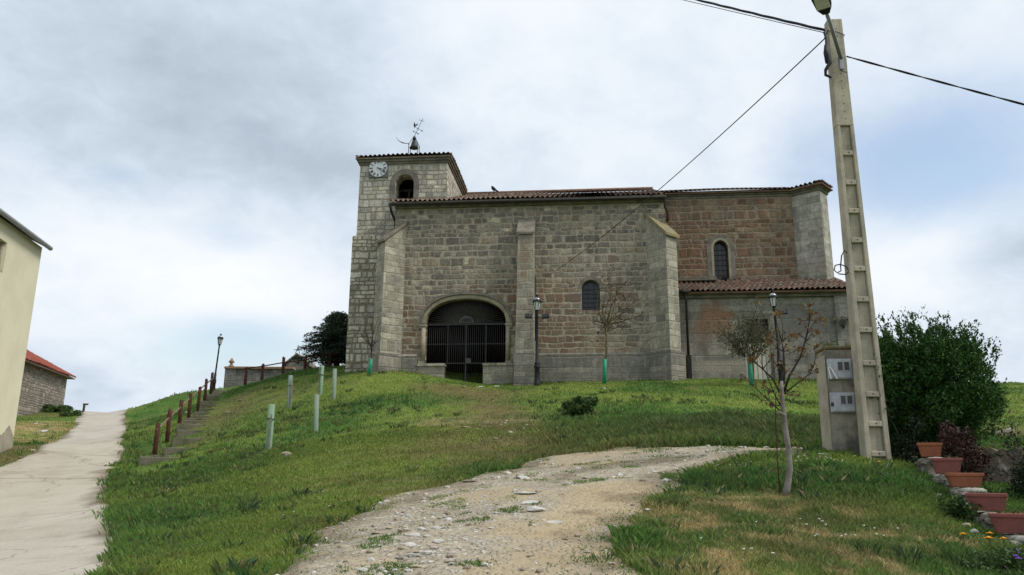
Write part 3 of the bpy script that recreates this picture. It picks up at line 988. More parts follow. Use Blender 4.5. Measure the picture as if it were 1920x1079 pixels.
M['tower_stone'] = stone_mat('tower_masonry', [(0.43, 0.405, 0.34), (0.49, 0.46, 0.385), (0.39, 0.37, 0.315), (0.45, 0.42, 0.345), (0.35, 0.33, 0.28), (0.47, 0.43, 0.34)], 0.42, 0.28, 0.030, (0.26, 0.235, 0.185),
                             blobs=[UVb(690, 436, 0.8, 20, 7, .8), UVb(800, 325, 1, 20, 8, .5)], bcol=(0.24, 0.15, 0.09), bamt=0.7, speck=0.12, grime=0.30, seed=11.0, wob=0.055, jamt=0.85, rel=0.03,
                             dark=[UVb(720, 400, 1, 60, 30, .25)])
M['tower_low'] = stone_mat('tower_base_masonry', [(0.48, 0.45, 0.365), (0.42, 0.395, 0.32), (0.53, 0.49, 0.395), (0.37, 0.34, 0.265), (0.45, 0.415, 0.335)], 0.38, 0.26, 0.036, (0.19, 0.165, 0.115), speck=0.15, grime=0.25, seed=14.0, wob=0.07, jamt=0.9, rel=0.035,
                           light=[UVb(690, 455, 0.8, 30, 8, 1.0)], lcol=(0.48, 0.44, 0.33))
M['chancel'] = stone_mat('chancel_masonry', [(0.18, 0.11, 0.07), (0.215, 0.14, 0.09), (0.15, 0.095, 0.065), (0.225, 0.165, 0.11), (0.175, 0.105, 0.07), (0.25, 0.185, 0.125), (0.185, 0.14, 0.10)], 0.42, 0.29, 0.036, (0.26, 0.215, 0.16),
                         blobs=[UVb(1290, 430, 3, 60, 70, .8), UVb(1440, 430, 3, 50, 40, .4), UVb(1290, 500, 3, 40, 30, .6)], bcol=(0.165, 0.084, 0.052), bamt=0.6, speck=0.14, grime=0.6, seed=17.0, wob=0.085, jamt=0.85, rel=0.035,
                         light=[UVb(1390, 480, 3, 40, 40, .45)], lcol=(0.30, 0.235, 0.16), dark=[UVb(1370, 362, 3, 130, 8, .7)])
M['apse_stone'] = stone_mat('apse_masonry', [(0.33, 0.315, 0.27), (0.30, 0.285, 0.245), (0.36, 0.34, 0.285), (0.32, 0.30, 0.25)], 0.7, 0.36, 0.010, (0.28, 0.265, 0.22), speck=0.22, grime=0.35, seed=20.0, wob=0.02, jamt=0.3, rel=0.02)
M['sacristy'] = stone_mat('sacristy_render', [(0.235, 0.22, 0.185), (0.26, 0.24, 0.20), (0.22, 0.205, 0.175), (0.25, 0.23, 0.185)], 1.1, 0.42, 0.012, (0.30, 0.28, 0.23),
                          blobs=[UVb(1340, 600, .5, 45, 38, 1.05), UVb(1310, 640, .5, 30, 30, .3)], bcol=(0.25, 0.125, 0.065), bamt=0.8, speck=0.16, grime=0.4, seed=23.0, wob=0.02, jamt=0.35, rel=0.015,
                          light=[UVb(1300, 690, .5, 60, 14, .9), UVb(1400, 690, .5, 60, 18, .8), UVb(1300, 590, .5, 20, 40, .5)], lcol=(0.38, 0.335, 0.26),
                          dark=[UVb(1510, 610, .5, 70, 45, .9), UVb(1340, 672, .5, 60, 8, .7), UVb(1500, 670, .5, 60, 18, .6)], dcol=(0.13, 0.128, 0.12))

# ---- nave: front wall with the porch arch and one small window
ZG = cz_(870, 722)                                   # threshold of the gate
AX0, AX1 = cx_(798, 640), cx_(948, 640)
AZS = cz_(873, 606)
ARISE = cz_(873, 561) - AZS
APZ = cz_(873, 682)
GX0, GX1 = cx_(833, 700), cx_(906, 700)
porch_hole = arch(AX0, AX1, AZS, ARISE, 24, 2.25)
porch_hole = porch_hole + [(AX0, APZ), (GX0, APZ), (GX0, ZG - 1.0), (GX1, ZG - 1.0), (GX1, APZ), (AX1, APZ)]
WX0, WX1 = cx_(1091, 560), cx_(1125, 560)
WZ0, WZS = cz_(1108, 582), cz_(1108, 541)
win_hole = arch(WX0, WX1, WZS, cz_(1108, 525) - WZS, 14) + [(WX0, WZ0), (WX1, WZ0)]
nb = MB()
nb.wall([(NX0, BASE), (NX1, BASE), (NX1, NZ), (NX0, NZ)], [porch_hole, win_hole], 0.0, 0.38)
nb.box(NX0, NX0 + .8, .383, 8.0, BASE, NZ)
nb.box(NX1 - .8, NX1, .383, 8.0, BASE, NZ)
nb.box(NX0 + .803, NX1 - .803, 7.2, 8.0, BASE, NZ)
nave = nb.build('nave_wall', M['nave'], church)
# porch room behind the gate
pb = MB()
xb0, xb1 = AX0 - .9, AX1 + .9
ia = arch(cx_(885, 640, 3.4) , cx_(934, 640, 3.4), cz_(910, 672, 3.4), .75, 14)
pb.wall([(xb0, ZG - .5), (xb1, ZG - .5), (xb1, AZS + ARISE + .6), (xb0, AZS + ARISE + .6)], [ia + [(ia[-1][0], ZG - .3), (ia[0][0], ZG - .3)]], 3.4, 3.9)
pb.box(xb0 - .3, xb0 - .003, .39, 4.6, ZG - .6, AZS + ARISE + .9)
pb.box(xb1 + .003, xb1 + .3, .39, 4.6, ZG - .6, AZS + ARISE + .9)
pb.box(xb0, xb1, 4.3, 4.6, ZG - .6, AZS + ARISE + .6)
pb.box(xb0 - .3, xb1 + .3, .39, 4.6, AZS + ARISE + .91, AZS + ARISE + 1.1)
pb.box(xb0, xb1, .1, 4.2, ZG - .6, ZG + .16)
pb.build('porch_room', M['porch_shade'], church)
# arch mouldings and imposts
ab = MB()
arch_ring(ab, AX0 - .02, AX1 + .02, AZS, ARISE + .02, 0.17, -0.05, 0.30, 28, 2.25)
ab.build('arch_moulding', M['arch_stone'], church)
ab = MB()
arch_ring(ab, AX0 - .20, AX1 + .20, AZS, ARISE + .20, 0.10, -0.13, 0.2, 28, 2.25, 0.05)
ab.build('arch_hood', M['arch_grey'], church)
for sgn, xe in ((-1, AX0), (1, AX1)):
    ab = MB()
    xa, xb = sorted((xe + sgn * .0, xe + sgn * .30))
    ab.box(xa - .02, xb + .02, -.12, .3, AZS - .14, AZS - .05)
    ab.box(xa, xb, -.08, .28, AZS - .24, AZS - .143)
    ab.tube([(xe + sgn * .11, -.01, AZS - .24), (xe + sgn * .11, -.01, APZ + .12)], .105, 12)
    ab.box(xa, xb - .04, -.09, .2, APZ + .004, APZ + .12)
    ab.build('arch_impost', M['arch_stone'], church)
pb2 = MB()
pb2.box(AX0 - .35, GX0 + .02, -.16, .45, APZ - .12, APZ - .005)
pb2.box(AX0 - .35, GX0 - .0, -.10, .4, ZG - 1.2, APZ - .123)
pb2.build('porch_parapet', M['buttress_stone'], church)
pb2 = MB()
pb2.box(GX1 - .02, AX1 + .35, -.16, .45, APZ - .12, APZ - .005)
pb2.box(GX1 + .0, AX1 + .35, -.10, .4, ZG - 1.2, APZ - .123)
pb2.build('porch_parapet', M['buttress_stone'], church)
# the iron gate
GY = 0.24
gate = MB()
gate.box(AX0, AX1, GY - .04, GY + .04, AZS - .06, AZS + .03).box(AX0, AX1, GY - .03, GY + .03, APZ + .02, APZ + .07)
cgx = (AX0 + AX1) / 2
gate.box(cgx - .035, cgx + .035, GY - .045, GY + .045, ZG, AZS - .06)
for xx in (cx_(838, 640), cx_(910, 640)):
    gate.box(xx - .025, xx + .025, GY - .04, GY + .04, APZ, AZS - .06)
gate.box(AX0, AX1, GY - .02, GY + .02, (AZS + APZ) / 2 - .02, (AZS + APZ) / 2 + .02)
gateo = gate.build('gate', M['grille'], church)
gb = MB()
nbar = 38
for i in range(nbar + 1):
    xx = AX0 + .03 + (AX1 - AX0 - .06) * i / nbar
    lowz = ZG + .03 if GX0 + .03 < xx < GX1 - .03 else APZ + .02
    gb.tube([(xx, GY, lowz), (xx, GY, AZS - .05)], .014, 5)
gb.build('gate_bars', M['grille'], gateo)
gb = MB()
hubr, ncx = .36, (AX1 - AX0) / 2
for i in range(1, 48):
    th = math.pi * i / 48
    c_, s_ = math.cos(th), math.sin(th)
    # distance to the arch along this ray
    lo, hi = 0, 4.0
    for _ in range(30):
        md = (lo + hi) / 2
        inside = (abs(md * c_) / ncx) ** 2.25 + (abs(md * s_) / ARISE) ** 2.25 < 1
        lo, hi = (md, hi) if inside else (lo, md)
    gb.tube([(cgx + hubr * .9 * c_, GY, AZS + .03 + hubr * .8 * s_), (cgx + lo * c_, GY, AZS + lo * s_)], .013, 5)
gb.build('fan_bars', M['fan_iron'], gateo)
gb = MB()
gb.prism([(cgx + .36 * math.cos(math.pi * i / 16), .36 * math.sin(math.pi * i / 16) * .95) for i in range(17)], 0, .03)
# stand the half disc upright
gb.v = [(x, GY - .06 + z * .9, AZS + .03 + y) for x, y, z in gb.v]
gb.f = [tuple(reversed(q)) for q in gb.f]
dp = gb.build('date_plate', M['plate'], gateo)
tcu = bpy.data.curves.new('date_numerals', 'FONT')
tcu.body = '1895'
tcu.size = 0.24
tcu.align_x = 'CENTER'
tcu.extrude = 0.006
tcu.offset = 0.006
tcu.materials.append(M['black_paint'])
to = bpy.data.objects.new('date_text', tcu)
COL.objects.link(to)
bpy.context.view_layer.update()
_tm = bpy.data.meshes.new_from_object(to.evaluated_get(bpy.context.evaluated_depsgraph_get()))
bpy.data.objects.remove(to)
to = bpy.data.objects.new('date_numerals', _tm)
COL.objects.link(to)
to.parent = gateo
to.location = (cgx, GY - .072, AZS + .085)
to.rotation_euler = (math.pi / 2, 0, 0)
gb = MB()
gb.box(cgx + .0, cgx + .24, GY - .075, GY - .045, cz_(875, 681), cz_(875, 671))
gb.build('lock_plate', M['plate'], gateo)


# ---- windows
def lattice_window(parent, x0, x1, z0, zs, rise, y, mat_frame, n=3, rows=6, name='window'):
    wb = MB()
    wb.wall(arch(x0 + .01, x1 - .01, zs, rise - .01, 14) + [(x0 + .01, z0 + .01), (x1 - .01, z0 + .01)], [], y, y + .02)
    o = wb.build(name, M['dark_glass'], parent)
    wb = MB()
    for i in range(1, n):
        xx = x0 + (x1 - x0) * i / n
        wb.box(xx - .012, xx + .012, y - .03, y - .005, z0, zs + rise * .8)
    for i in range(1, rows):
        zz = z0 + (zs - z0) * i / (rows - 1)
        wb.box(x0, x1, y - .04, y - .028, zz - .01, zz + .01)
    wb.build('window_bars', mat_frame, o)
    return o


lattice_window(church, WX0, WX1, WZ0, WZS, cz_(1108, 525) - WZS, .30, M['grille'])
wb = MB()
arch_ring(wb, WX0 - .005, WX1 + .005, WZS, cz_(1108, 525) - WZS + .005, .16, -.012, .1, 16)
wb.build('window_surround', M['arch_grey'], nave)
# dressed stones under the window, the plinth and the low bench
MBX = cx_(1003, 690, -.12)
for xa, xb in ((MBX + .002, NX1 - .3), (NX0 + .3, AX0 - .36)):
    pl_ = MB()
    pl_.add([(xa, -.13, BASE), (xb, -.13, BASE), (xb, -.13, PLZ - .06), (xa, -.13, PLZ - .06), (xa, .0, PLZ + .02), (xb, .0, PLZ + .02), (xa, .05, BASE), (xb, .05, BASE), (xa, .05, PLZ + .02), (xb, .05, PLZ + .02)],
            [(0, 1, 2, 3), (3, 2, 5, 4), (0, 3, 4, 8, 6), (1, 7, 9, 5, 2), (4, 5, 9, 8)])
    pl_.build('plinth', M['plinth'], nave)

# ---- nave roof, gutter, pipes
ov = 0.34
rise_n = 0.404
Lr = 8.4
tile_roof('nave_roof', church, (NX0 - .22, -ov, NZ - ov * rise_n + .28), (NX1 + .12, -ov, NZ - ov * rise_n + .24), (0, Lr * .93, Lr * .93 * rise_n), M['tile_old'], seed=3)
rdg = MB()
rdg.tube([(NX0 - .22, Lr * .93 - ov, NZ + (Lr * .93 - ov) * rise_n + .30), (NX1 + .12, Lr * .93 - ov, NZ + (Lr * .93 - ov) * rise_n + .30)], .11, 8)
rdg.build('ridge_tiles', M['ridge'], church)
rb = MB()
for i in range(0):
    xx = NX0 + .1 + (NX1 - NX0 - .2) * i / 39
    rb.box(xx - .05, xx + .05, -.3, .0, NZ - .03, NZ + .07)
gt = MB()
gt.tube([(NX0 - .25, -ov - .02, NZ - .03), (NX1 + .1, -ov - .02, NZ - .03)], .06, 10)
gt.build('gutter', M['zinc'], church)
eb = MB()
eb.box(NX0, NX1, -.16, -.003, NZ - .16, NZ + .03).box(NX0, NX1, -.30, -.003, NZ + .033, NZ + .11)
eb.build('eaves_course', M['cornice'], church)
dpb = MB()
dpb.tube([(NX0 - .2, -.40, NZ - .02), (NX0 - .16, -.15, NZ - .35), (NX0 - .08, .35, NZ - .65), (NX0 - .08, .4, NZ - 1.6)], .06, 8)
dpb.build('downpipe', M['zinc'], church)
dpb = MB()
dpb.tube([(NX1 + .02, -.40, NZ - .02), (NX1 - .02, -.2, NZ - .35), (NX1 + .12, -.05, NZ - .7), (NX1 + .12, .1, NZ - 1.1)], .05, 8)
dpb.build('downpipe', M['zinc'], church)

# ---- buttresses
def buttress(xL, side, p=0.8, wdt=0.53, ztop=None, zap=None, mat=None, capmat=None, yl=0.0, name='buttress', plinth=True):
    """diagonal buttress: side=+1 leans out to the right, -1 to the left"""
    s_ = side
    A, B = (xL, yl), (xL + s_ * p, yl - p)
    Cc = (B[0] + s_ * wdt, B[1] + wdt)
    D = (Cc[0] - s_ * p * 1.35, Cc[1] + p * 1.35)
    poly = [A, B, Cc, D]
    zt = [zap, ztop, ztop, zap + (zap - ztop) * .35]
    if s_ < 0:
        poly, zt = poly[::-1], zt[::-1]
    mb = MB()
    mb.prism(poly, BASE, zt)
    o = mb.build(name, mat, church)

    def grow(pl, e):
        # widen about the buttress axis and push the end out
        q = s_ / math.sqrt(2)
        ax, ay = q, -1 / math.sqrt(2)
        tx, ty = -ay, ax
        cxm, cym = sum(v_[0] for v_ in pl) / 4, sum(v_[1] for v_ in pl) / 4
        out = []
        for (x, y) in pl:
            a = (x - cxm) * ax + (y - cym) * ay
            b = (x - cxm) * tx + (y - cym) * ty
            out.append((x + ax * e * (1 if a > 0 else 0) + tx * math.copysign(e, b), y + ay * e * (1 if a > 0 else 0) + ty * math.copysign(e, b)))
        return out
    if zap > ztop:
        mb = MB()
        g = grow(poly, .11)
        # cap slab follows the slope
        mb.prism(g, [z - .06 - (.0 if z > ztop else .05) for z in zt], [z + .07 - (.0 if z > ztop else .05) for z in zt])
        mb.build('buttress_cap', capmat, o)
    if plinth:
        mb = MB()
        zpl = PLZ
        mb.prism(grow(poly, .12), BASE, zpl - .06)
        mb.prism(grow(poly, .08), zpl - .057, zpl)
        mb.build('buttress_plinth', M['plinth'], o)
    return o


B3L = cx_(1217, 600)
buttress(B3L, 1, 0.80, 0.52, cz_(1252, 437, -.8), cz_(1230, 403, 0) + .05, M['buttress_stone'], M['cap_lichen'])
B1R = cx_(755, 600)
buttress(B1R, -1, 0.78, 0.50, cz_(722, 449, -.78), cz_(742, 421, 0) + .05, M['buttress_stone'], M['slab_stone'])
# middle buttress
mb = MB()
m0, m1 = cx_(971, 500, -.7), cx_(1000, 500, -.7)
b0, b1 = cx_(966, 655, -.7), cx_(1001, 655, -.7)
zt_, za_, zb_ = cz_(986, 438, -.7), cz_(986, 413, 0), cz_(985, 662, -.8)
mb.add([(b0, -.72, zb_), (b1, -.72, zb_), (m1, -.70, zt_), (m0, -.70, zt_), (b0, .02, zb_), (b1, .02, zb_), (m1, .02, za_), (m0, .02, za_)],
       [(0, 1, 2, 3), (1, 5, 6, 2), (4, 0, 3, 7), (3, 2, 6, 7), (0, 4, 5, 1)])
midb = mb.build('buttress', M['buttress_stone'], church)
mb = MB()
k0, k1 = cx_(963, 690, -.82), cx_(1002, 690, -.82)
mb.box(k0, k1, -.84, .02, BASE, zb_ - .003)
mb.build('buttress_plinth', M['plinth'], midb)
mb = MB()
mb.prism([(m0 - .06, -.80), (m1 + .06, -.80), (m1 + .06, .0), (m0 - .06, .0)], [zt_ - .05, zt_ - .05, za_ - .05, za_ - .05], [zt_ + .05, zt_ + .05, za_ + .06, za_ + .06])
mb.build('buttress_cap', M['slab_stone'], midb)
cb = MB()
xx = cx_(1003, 560) + .02
cb.tube([(xx, -.05, cz_(1003, 520)), (xx, -.05, cz_(1003, 640))], .03, 6).box(xx - .06, xx + .06, -.12, -.02, cz_(1003, 632), cz_(1003, 618))
cb.build('wall_cable_duct', M['cable'], church)

# ---- tower
TD = 4.9
BX0, BX1 = cx_(740, 370, TY), cx_(775, 370, TY)
BZS, BZR = cz_(757, 345, TY), cz_(757, 327, TY) - cz_(757, 345, TY)
BZ0 = cz_(757, 382, TY)
tb = MB()
tb.wall([(TX0, BASE), (NX0 + .1, BASE), (NX0 + .1, NZ - .9), (TX1, NZ - .9), (TX1, TZ), (TX0, TZ)], [arch(BX0, BX1, BZS, BZR, 16) + [(BX0, BZ0), (BX1, BZ0)]], TY, TY + .75)
side = MB()
z_s0, z_s1 = cz_(848, 346, 2.2), cz_(848, 338, 2.2)
side.wall([(TY + .752, NZ - .9), (TY + TD, NZ - .9), (TY + TD, TZ), (TY + .752, TZ)], [[(TY + 1.5, z_s0), (TY + 1.75, z_s0), (TY + 1.75, z_s1), (TY + 1.5, z_s1)]], 0, .7)
tb.add([(TX1 - d, s_, z) for (s_, d, z) in side.v], side.f)
tb.box(TX0, TX0 + .7, TY + .752, TY + TD, BASE, TZ).box(TX0 + .702, TX1 - .702, TY + TD - .7, TY + TD, NZ - .9, TZ)
tb.box(TX0 + .702, TX1 - .702, TY + .752, TY + TD - .702, BZ0 - .5, BZ0 - .2)
tower = tb.build('tower', M['tower_stone'], church)
lb = MB()
lb.box(TLX0, TX0 + 2.6, .78, .997, BASE, TSTEP).box(TLX0, TX0 - .003, 1.0, TY + TD + .2, BASE, TSTEP)
lb.add([(TLX0, .78, TSTEP + .002), (TX0 + 2.6, .78, TSTEP + .002), (TX0 + 2.6, .998, TSTEP + .12), (TX0 - .002, .998, TSTEP + .12), (TX0 - .002, TY + TD + .2, TSTEP + .12), (TLX0, TY + TD + .2, TSTEP + .002)],
       [(0, 1, 2, 3), (0, 3, 4, 5)])
lb.build('tower_base', M['tower_low'], tower)
tbb = MB()
arch_ring(tbb, BX0 - .01, BX1 + .01, BZS, BZR + .01, .26, TY - .02, TY + .3, 18, 2.0, BZS - BZ0)
tbb.build('belfry_surround', M['arch_grey'], tower)
# cornice in two steps and the tiled roof
cnb = MB()
for e, za, zb2 in ((.06, TZ - .20, TZ - .09), (.12, TZ - .087, TZ + .04), (.19, TZ + .043, TZ + .13)):
    cnb.box(TX0 - e, TX1 + e, TY - e, TY + TD + e, za, zb2)
cnb.build('tower_cornice', M['cornice'], tower)
e = .22
hx, hy = (TX1 - TX0) / 2 + e, TD / 2 + e
rz_ = TZ + .19
rs = .30
tile_roof('tower_roof', church, (TX0 - e, TY - e, rz_), (TX1 + e, TY - e, rz_), (0, hy, hy * rs), M['tile_old'], k0=hx / math.hypot(hy, hy * rs), k1=hx / math.hypot(hy, hy * rs), seed=5)
tile_roof('tower_roof', church, (TX1 + e, TY - e, rz_), (TX1 + e, TY + TD + e, rz_), (-hx, 0, hy * rs), M['tile_old'], k0=hy / math.hypot(hx, hy * rs), k1=hy / math.hypot(hx, hy * rs), seed=6)
tile_roof('tower_roof', church, (TX0 - e, TY + TD + e, rz_), (TX0 - e, TY - e, rz_), (hx, 0, hy * rs), M['tile_old'], k0=hy / math.hypot(hx, hy * rs), k1=hy / math.hypot(hx, hy * rs), seed=7)
tile_roof('tower_roof', church, (TX1 + e, TY + TD + e, rz_), (TX0 - e, TY + TD + e, rz_), (0, -hy, hy * rs), M['tile_old'], k0=hx / math.hypot(hy, hy * rs), k1=hx / math.hypot(hy, hy * rs), seed=8)
# clock
ckx, ckz = CW(710, 317, TY)
ckr = (cx_(728, 317, TY) - cx_(693, 317, TY)) / 2
ck = MB()
ck.box(ckx - ckr, ckx + ckr, TY - .07, TY - .003, ckz - ckr, ckz + ckr)
clock = ck.build('clock', M['clock_board'], church)
ck = MB()
ck.tube([(ckx, TY - .072, ckz), (ckx, TY - .10, ckz)], ckr * .965, 40, smooth=False)
face = ck.build('clock_face', M['clock_white'], clock)
NUM = ['XII', 'I', 'II', 'III', 'IIII', 'V', 'VI', 'VII', 'VIII', 'IX', 'X', 'XI']


def stroke(mb, cx0, cz0, ang, a, b, wd):
    # clock-plate strokes in the frame turned by ang (radial = up)
    def tr(p_):
        return (cx0 + p_[0] * math.cos(ang) + p_[1] * math.sin(ang), cz0 - p_[0] * math.sin(ang) + p_[1] * math.cos(ang))
    d = Vector((b[0] - a[0], b[1] - a[1])).normalized()
    n_ = Vector((-d.y, d.x)) * wd / 2
    q = [tr((a[0] + n_.x, a[1] + n_.y)), tr((a[0] - n_.x, a[1] - n_.y)), tr((b[0] - n_.x, b[1] - n_.y)), tr((b[0] + n_.x, b[1] + n_.y))]
    y0, y1 = TY - .104, TY - .113
    mb.add([(p_[0], y0, p_[1]) for p_ in q] + [(p_[0], y1, p_[1]) for p_ in q], [(0, 1, 2, 3), (7, 6, 5, 4), (0, 4, 5, 1), (1, 5, 6, 2), (2, 6, 7, 3), (3, 7, 4, 0)])


for h_, s_ in enumerate(NUM):
    ang = 2 * math.pi * h_ / 12
    r0, r1 = ckr * .58, ckr * .90
    wids = {'I': .055, 'V': .11, 'X': .11}
    tot = sum(wids[c_] for c_ in s_) * ckr * 1.0
    ck = MB()
    x = -tot / 2
    for c_ in s_:
        ww = wids[c_] * ckr
        if c_ == 'I':
            stroke(ck, ckx, ckz, ang, (x + ww / 2, r0), (x + ww / 2, r1), .036 * ckr)
        elif c_ == 'V':
            stroke(ck, ckx, ckz, ang, (x + .02 * ckr, r1), (x + ww / 2, r0), .042 * ckr)
            stroke(ck, ckx, ckz, ang, (x + ww - .02 * ckr, r1), (x + ww / 2, r0), .026 * ckr)
        else:
            stroke(ck, ckx, ckz, ang, (x + .01 * ckr, r1), (x + ww - .01 * ckr, r0), .042 * ckr)
            stroke(ck, ckx, ckz, ang, (x + ww - .01 * ckr, r1), (x + .01 * ckr, r0), .026 * ckr)
        x += ww
    ck.build('numeral', M['brown_paint'], clock)
for nm, tip, wd in (('hour_hand', (722.3, 325.8), .08), ('minute_hand', (726.5, 321.2), .07)):
    tx_, tz_ = CW(tip[0], tip[1], TY)
    d = Vector((tx_ - ckx, tz_ - ckz))
    t_ = d.normalized()
    n_ = Vector((-t_.y, t_.x)) * wd * ckr / 2
    y0 = TY - (.125 if nm == 'hour_hand' else .140)
    hb = MB()
    q = [(ckx - t_.x * .12 * ckr + n_.x, ckz - t_.y * .12 * ckr + n_.y), (ckx - t_.x * .12 * ckr - n_.x, ckz - t_.y * .12 * ckr - n_.y), (tx_ - n_.x * .5, tz_ - n_.y * .5), (tx_ + n_.x * .5, tz_ + n_.y * .5)]
    hb.add([(p_[0], y0, p_[1]) for p_ in q] + [(p_[0], y0 + .012, p_[1]) for p_ in q], [(0, 1, 2, 3), (7, 6, 5, 4), (0, 4, 5, 1), (1, 5, 6, 2), (2, 6, 7, 3), (3, 7, 4, 0)])
    hb.build(nm, M['black_paint'], clock)

# ---- chancel, apse buttress and roofs
CWX0, CWX1 = cx_(1339, 490, 3.0), cx_(1366, 490, 3.0)
CWZ0, CWZS = cz_(1352, 524, 3.0), cz_(1352, 466, 3.0)
CWR = cz_(1352, 451, 3.0) - CWZS
cb = MB()
cb.wall([(NX1 - .5, BASE), (CHX1 + .3, BASE), (CHX1 + .3, CHZ), (NX1 - .5, CHZ)], [arch(CWX0, CWX1, CWZS, CWR, 14) + [(CWX0, CWZ0), (CWX1, CWZ0)]], 3.0, 3.8)
cb.box(NX1 - .5, NX1 + .3, 3.803, 9.5, BASE, CHZ).box(CHX1 - .5, CHX1 + .3, 3.803, 9.5, BASE, CHZ).box(NX1 + .303, CHX1 - .503, 8.7, 9.5, BASE, CHZ)
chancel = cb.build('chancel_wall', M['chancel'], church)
lattice_window(church, CWX0, CWX1, CWZ0, CWZS, CWR, 3.34, M['grille'], 3, 7)
wb = MB()
arch_ring(wb, CWX0 - .005, CWX1 + .005, CWZS, CWR + .005, .11, 2.975, 3.3, 16, 2.0, CWZS - CWZ0)
wb.build('window_jamb', M['arch_stone'], chancel)
wb = MB()
arch_ring(wb, CWX0 - .12, CWX1 + .12, CWZS, CWR + .12, .20, 2.985, 3.2, 16, 2.0, CWZS - CWZ0)
wb.build('window_surround', M['arch_grey'], chancel)
fb = MB()
fx, fz = CW(1358, 524, 2.9)
fb.obox((fx, 2.85, fz), (.12, 0, 0), (0, .07, .04), (0, -.05, .09))
fb.build('floodlight', M['iron'], chancel)
# apse corner buttress, full height
aB = CW(1546, 450, 2.1)[0]
pa = max(.5, aB - CHX1)
apse_poly = [(CHX1, 3.0), (CHX1 + pa, 3.0 - pa * .72), (CHX1 + pa + .55, 3.0 - pa * .72 + .75), (CHX1 + pa - .9, 3.0 - pa * .72 + 2.6)]
cb = MB()
cb.prism(apse_poly, BASE, CHZ)
apse = cb.build('apse_buttress', M['apse_stone'], church)


def offs(poly, e):
    n = len(poly)
    out = []
    for i in range(n):
        a, b, c = Vector(poly[i - 1]), Vector(poly[i]), Vector(poly[(i + 1) % n])
        d1, d2 = (b - a).normalized(), (c - b).normalized()
        n1_, n2_ = Vector((d1.y, -d1.x)), Vector((d2.y, -d2.x))
        bis = (n1_ + n2_).normalized()
        out.append(tuple(b + bis * e / max(.4, bis.dot(n1_))))
    return out


cb = MB()
for e_, za, zb2 in ((.06, CHZ - .22, CHZ - .10), (.12, CHZ - .097, CHZ + .02), (.18, CHZ + .023, CHZ + .10)):
    cb.prism(offs(apse_poly, e_), za, zb2)
    cb.box(NX1 - .1, CHX1 - e_ * .4, 3.0 - e_ * .7, 3.2, za + .012, zb2 - .012)
cb.build('chancel_cornice', M['cornice'], church)
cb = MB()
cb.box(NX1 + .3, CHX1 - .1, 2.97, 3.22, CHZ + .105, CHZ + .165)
cb.build('eaves_fill', M['gap_shade'], church)  # added strip closes the gap; its dark colour stands for eaves shade
op = offs(apse_poly, .26)
zc = CHZ + .12
rt = .372
tile_roof('chancel_roof', church, (NX1 - .1, 2.76, zc), (CHX1 - .0, 2.76, zc), (0, 6.0, 6.0 * rt), M['tile_old'], seed=11)
cen = Vector(((op[0][0] + op[2][0]) / 2 - .6, op[0][1] + 2.2))
for i, sd_ in ((0, 12), (1, 13), (2, 14)):
    a_, b_ = Vector(op[i]), Vector(op[i + 1])
    d = (b_ - a_).normalized()
    inn = Vector((-d.y, d.x))
    L_ = (.42, .42, .42)[i]
    tile_roof('apse_roof', church, (a_.x, a_.y, zc), (b_.x, b_.y, zc), (inn.x * L_, inn.y * L_, L_ * .16), M['tile_old'], seed=sd_, k0=.1, k1=(.55, .5, .3)[i])

# ---- sacristy
DX0, DX1 = cx_(1404, 680, .5), cx_(1446, 680, .5)
DZT, DZB = cz_(1425, 598, .5), cz_(1425, 712, .5)
sb = MB()
sb.wall([(SX0 - 1.2, BASE), (SX1, BASE), (SX1, SZ), (SX0 - 1.2, SZ)], [[(DX0, BASE + .6), (DX1, BASE + .6), (DX1, DZT), (DX0, DZT)]], .5, 1.0)
sb.box(SX1 - .5, SX1, 1.003, 2.997, BASE, SZ)
sb.prism([(cx_(1570, 640, .5), .38), (SX1 + .08, .38), (SX1 + .08, .6), (cx_(1570, 640, .5), .6)], BASE, SZ - .02)
sac = sb.build('sacristy_wall', M['sacristy'], church)
sb = MB()
sb.box(SX0 - 1.0, SX1 + .1, .36, .497, SZ - .26, SZ - .14).box(SX0 - 1.0, SX1 + .12, .24, .497, SZ - .137, SZ - .01)
sb.build('sacristy_cornice', M['cornice'], church)
tile_roof('sacristy_roof', church, (SX0 - .35, .10, SZ + .02), (SX1 + .3, .10, SZ + .02), (0, 3.0, 3.0 * .40), M['tile_old'], seed=21)
sb = MB()
sb.box(DX0, DX1, .62, .68, cz_(1425, 641, .5), DZT)
d_o = sb.build('door_top_shade', M['gap_shade'], church)  # plain dark sheet: shade of the door's upper opening as colour
sb = MB()
sb.box(DX0, DX1, .56, .66, DZB - .6, cz_(1425, 643, .5))
dd = sb.build('door', M['white_door'], church)
sb = MB()
for i in range(1, 5):
    xx = DX0 + (DX1 - DX0) * i / 5
    sb.box(xx - .012, xx + .012, .55, .558, DZB - .5, cz_(1425, 645, .5))
sb.build('door_boards', M['arch_grey'], dd)
sb = MB()
sb.box(DX0 - .14, DX0 - .002, .47, .6, DZB - .6, DZT + .1).box(DX1 + .002, DX1 + .10, .47, .6, DZB - .6, DZT + .1).box(DX0 - .14, DX1 + .10, .47, .6, DZT + .102, DZT + .24)
sb.build('door_surround', M['arch_grey'], church)
sb = MB()
zpl = cz_(1340, 664, .4)
sb.box(SX0 - .9, DX0 - .15, .40, .497, BASE, zpl).box(DX1 + .11, cx_(1570, 640, .5), .40, .497, BASE, zpl)
sb.build('sacristy_plinth', M['sacristy'], sac)
dpb = MB()
px_ = cx_(1288, 600, .25)
dpb.tube([(px_ - .12, .1, SZ - .05), (px_, .22, SZ - .4), (px_, .30, PLZ - .1)], .055, 8)
dpb.box(px_ - .10, px_ + .10, .12, .36, BASE, PLZ - .1)
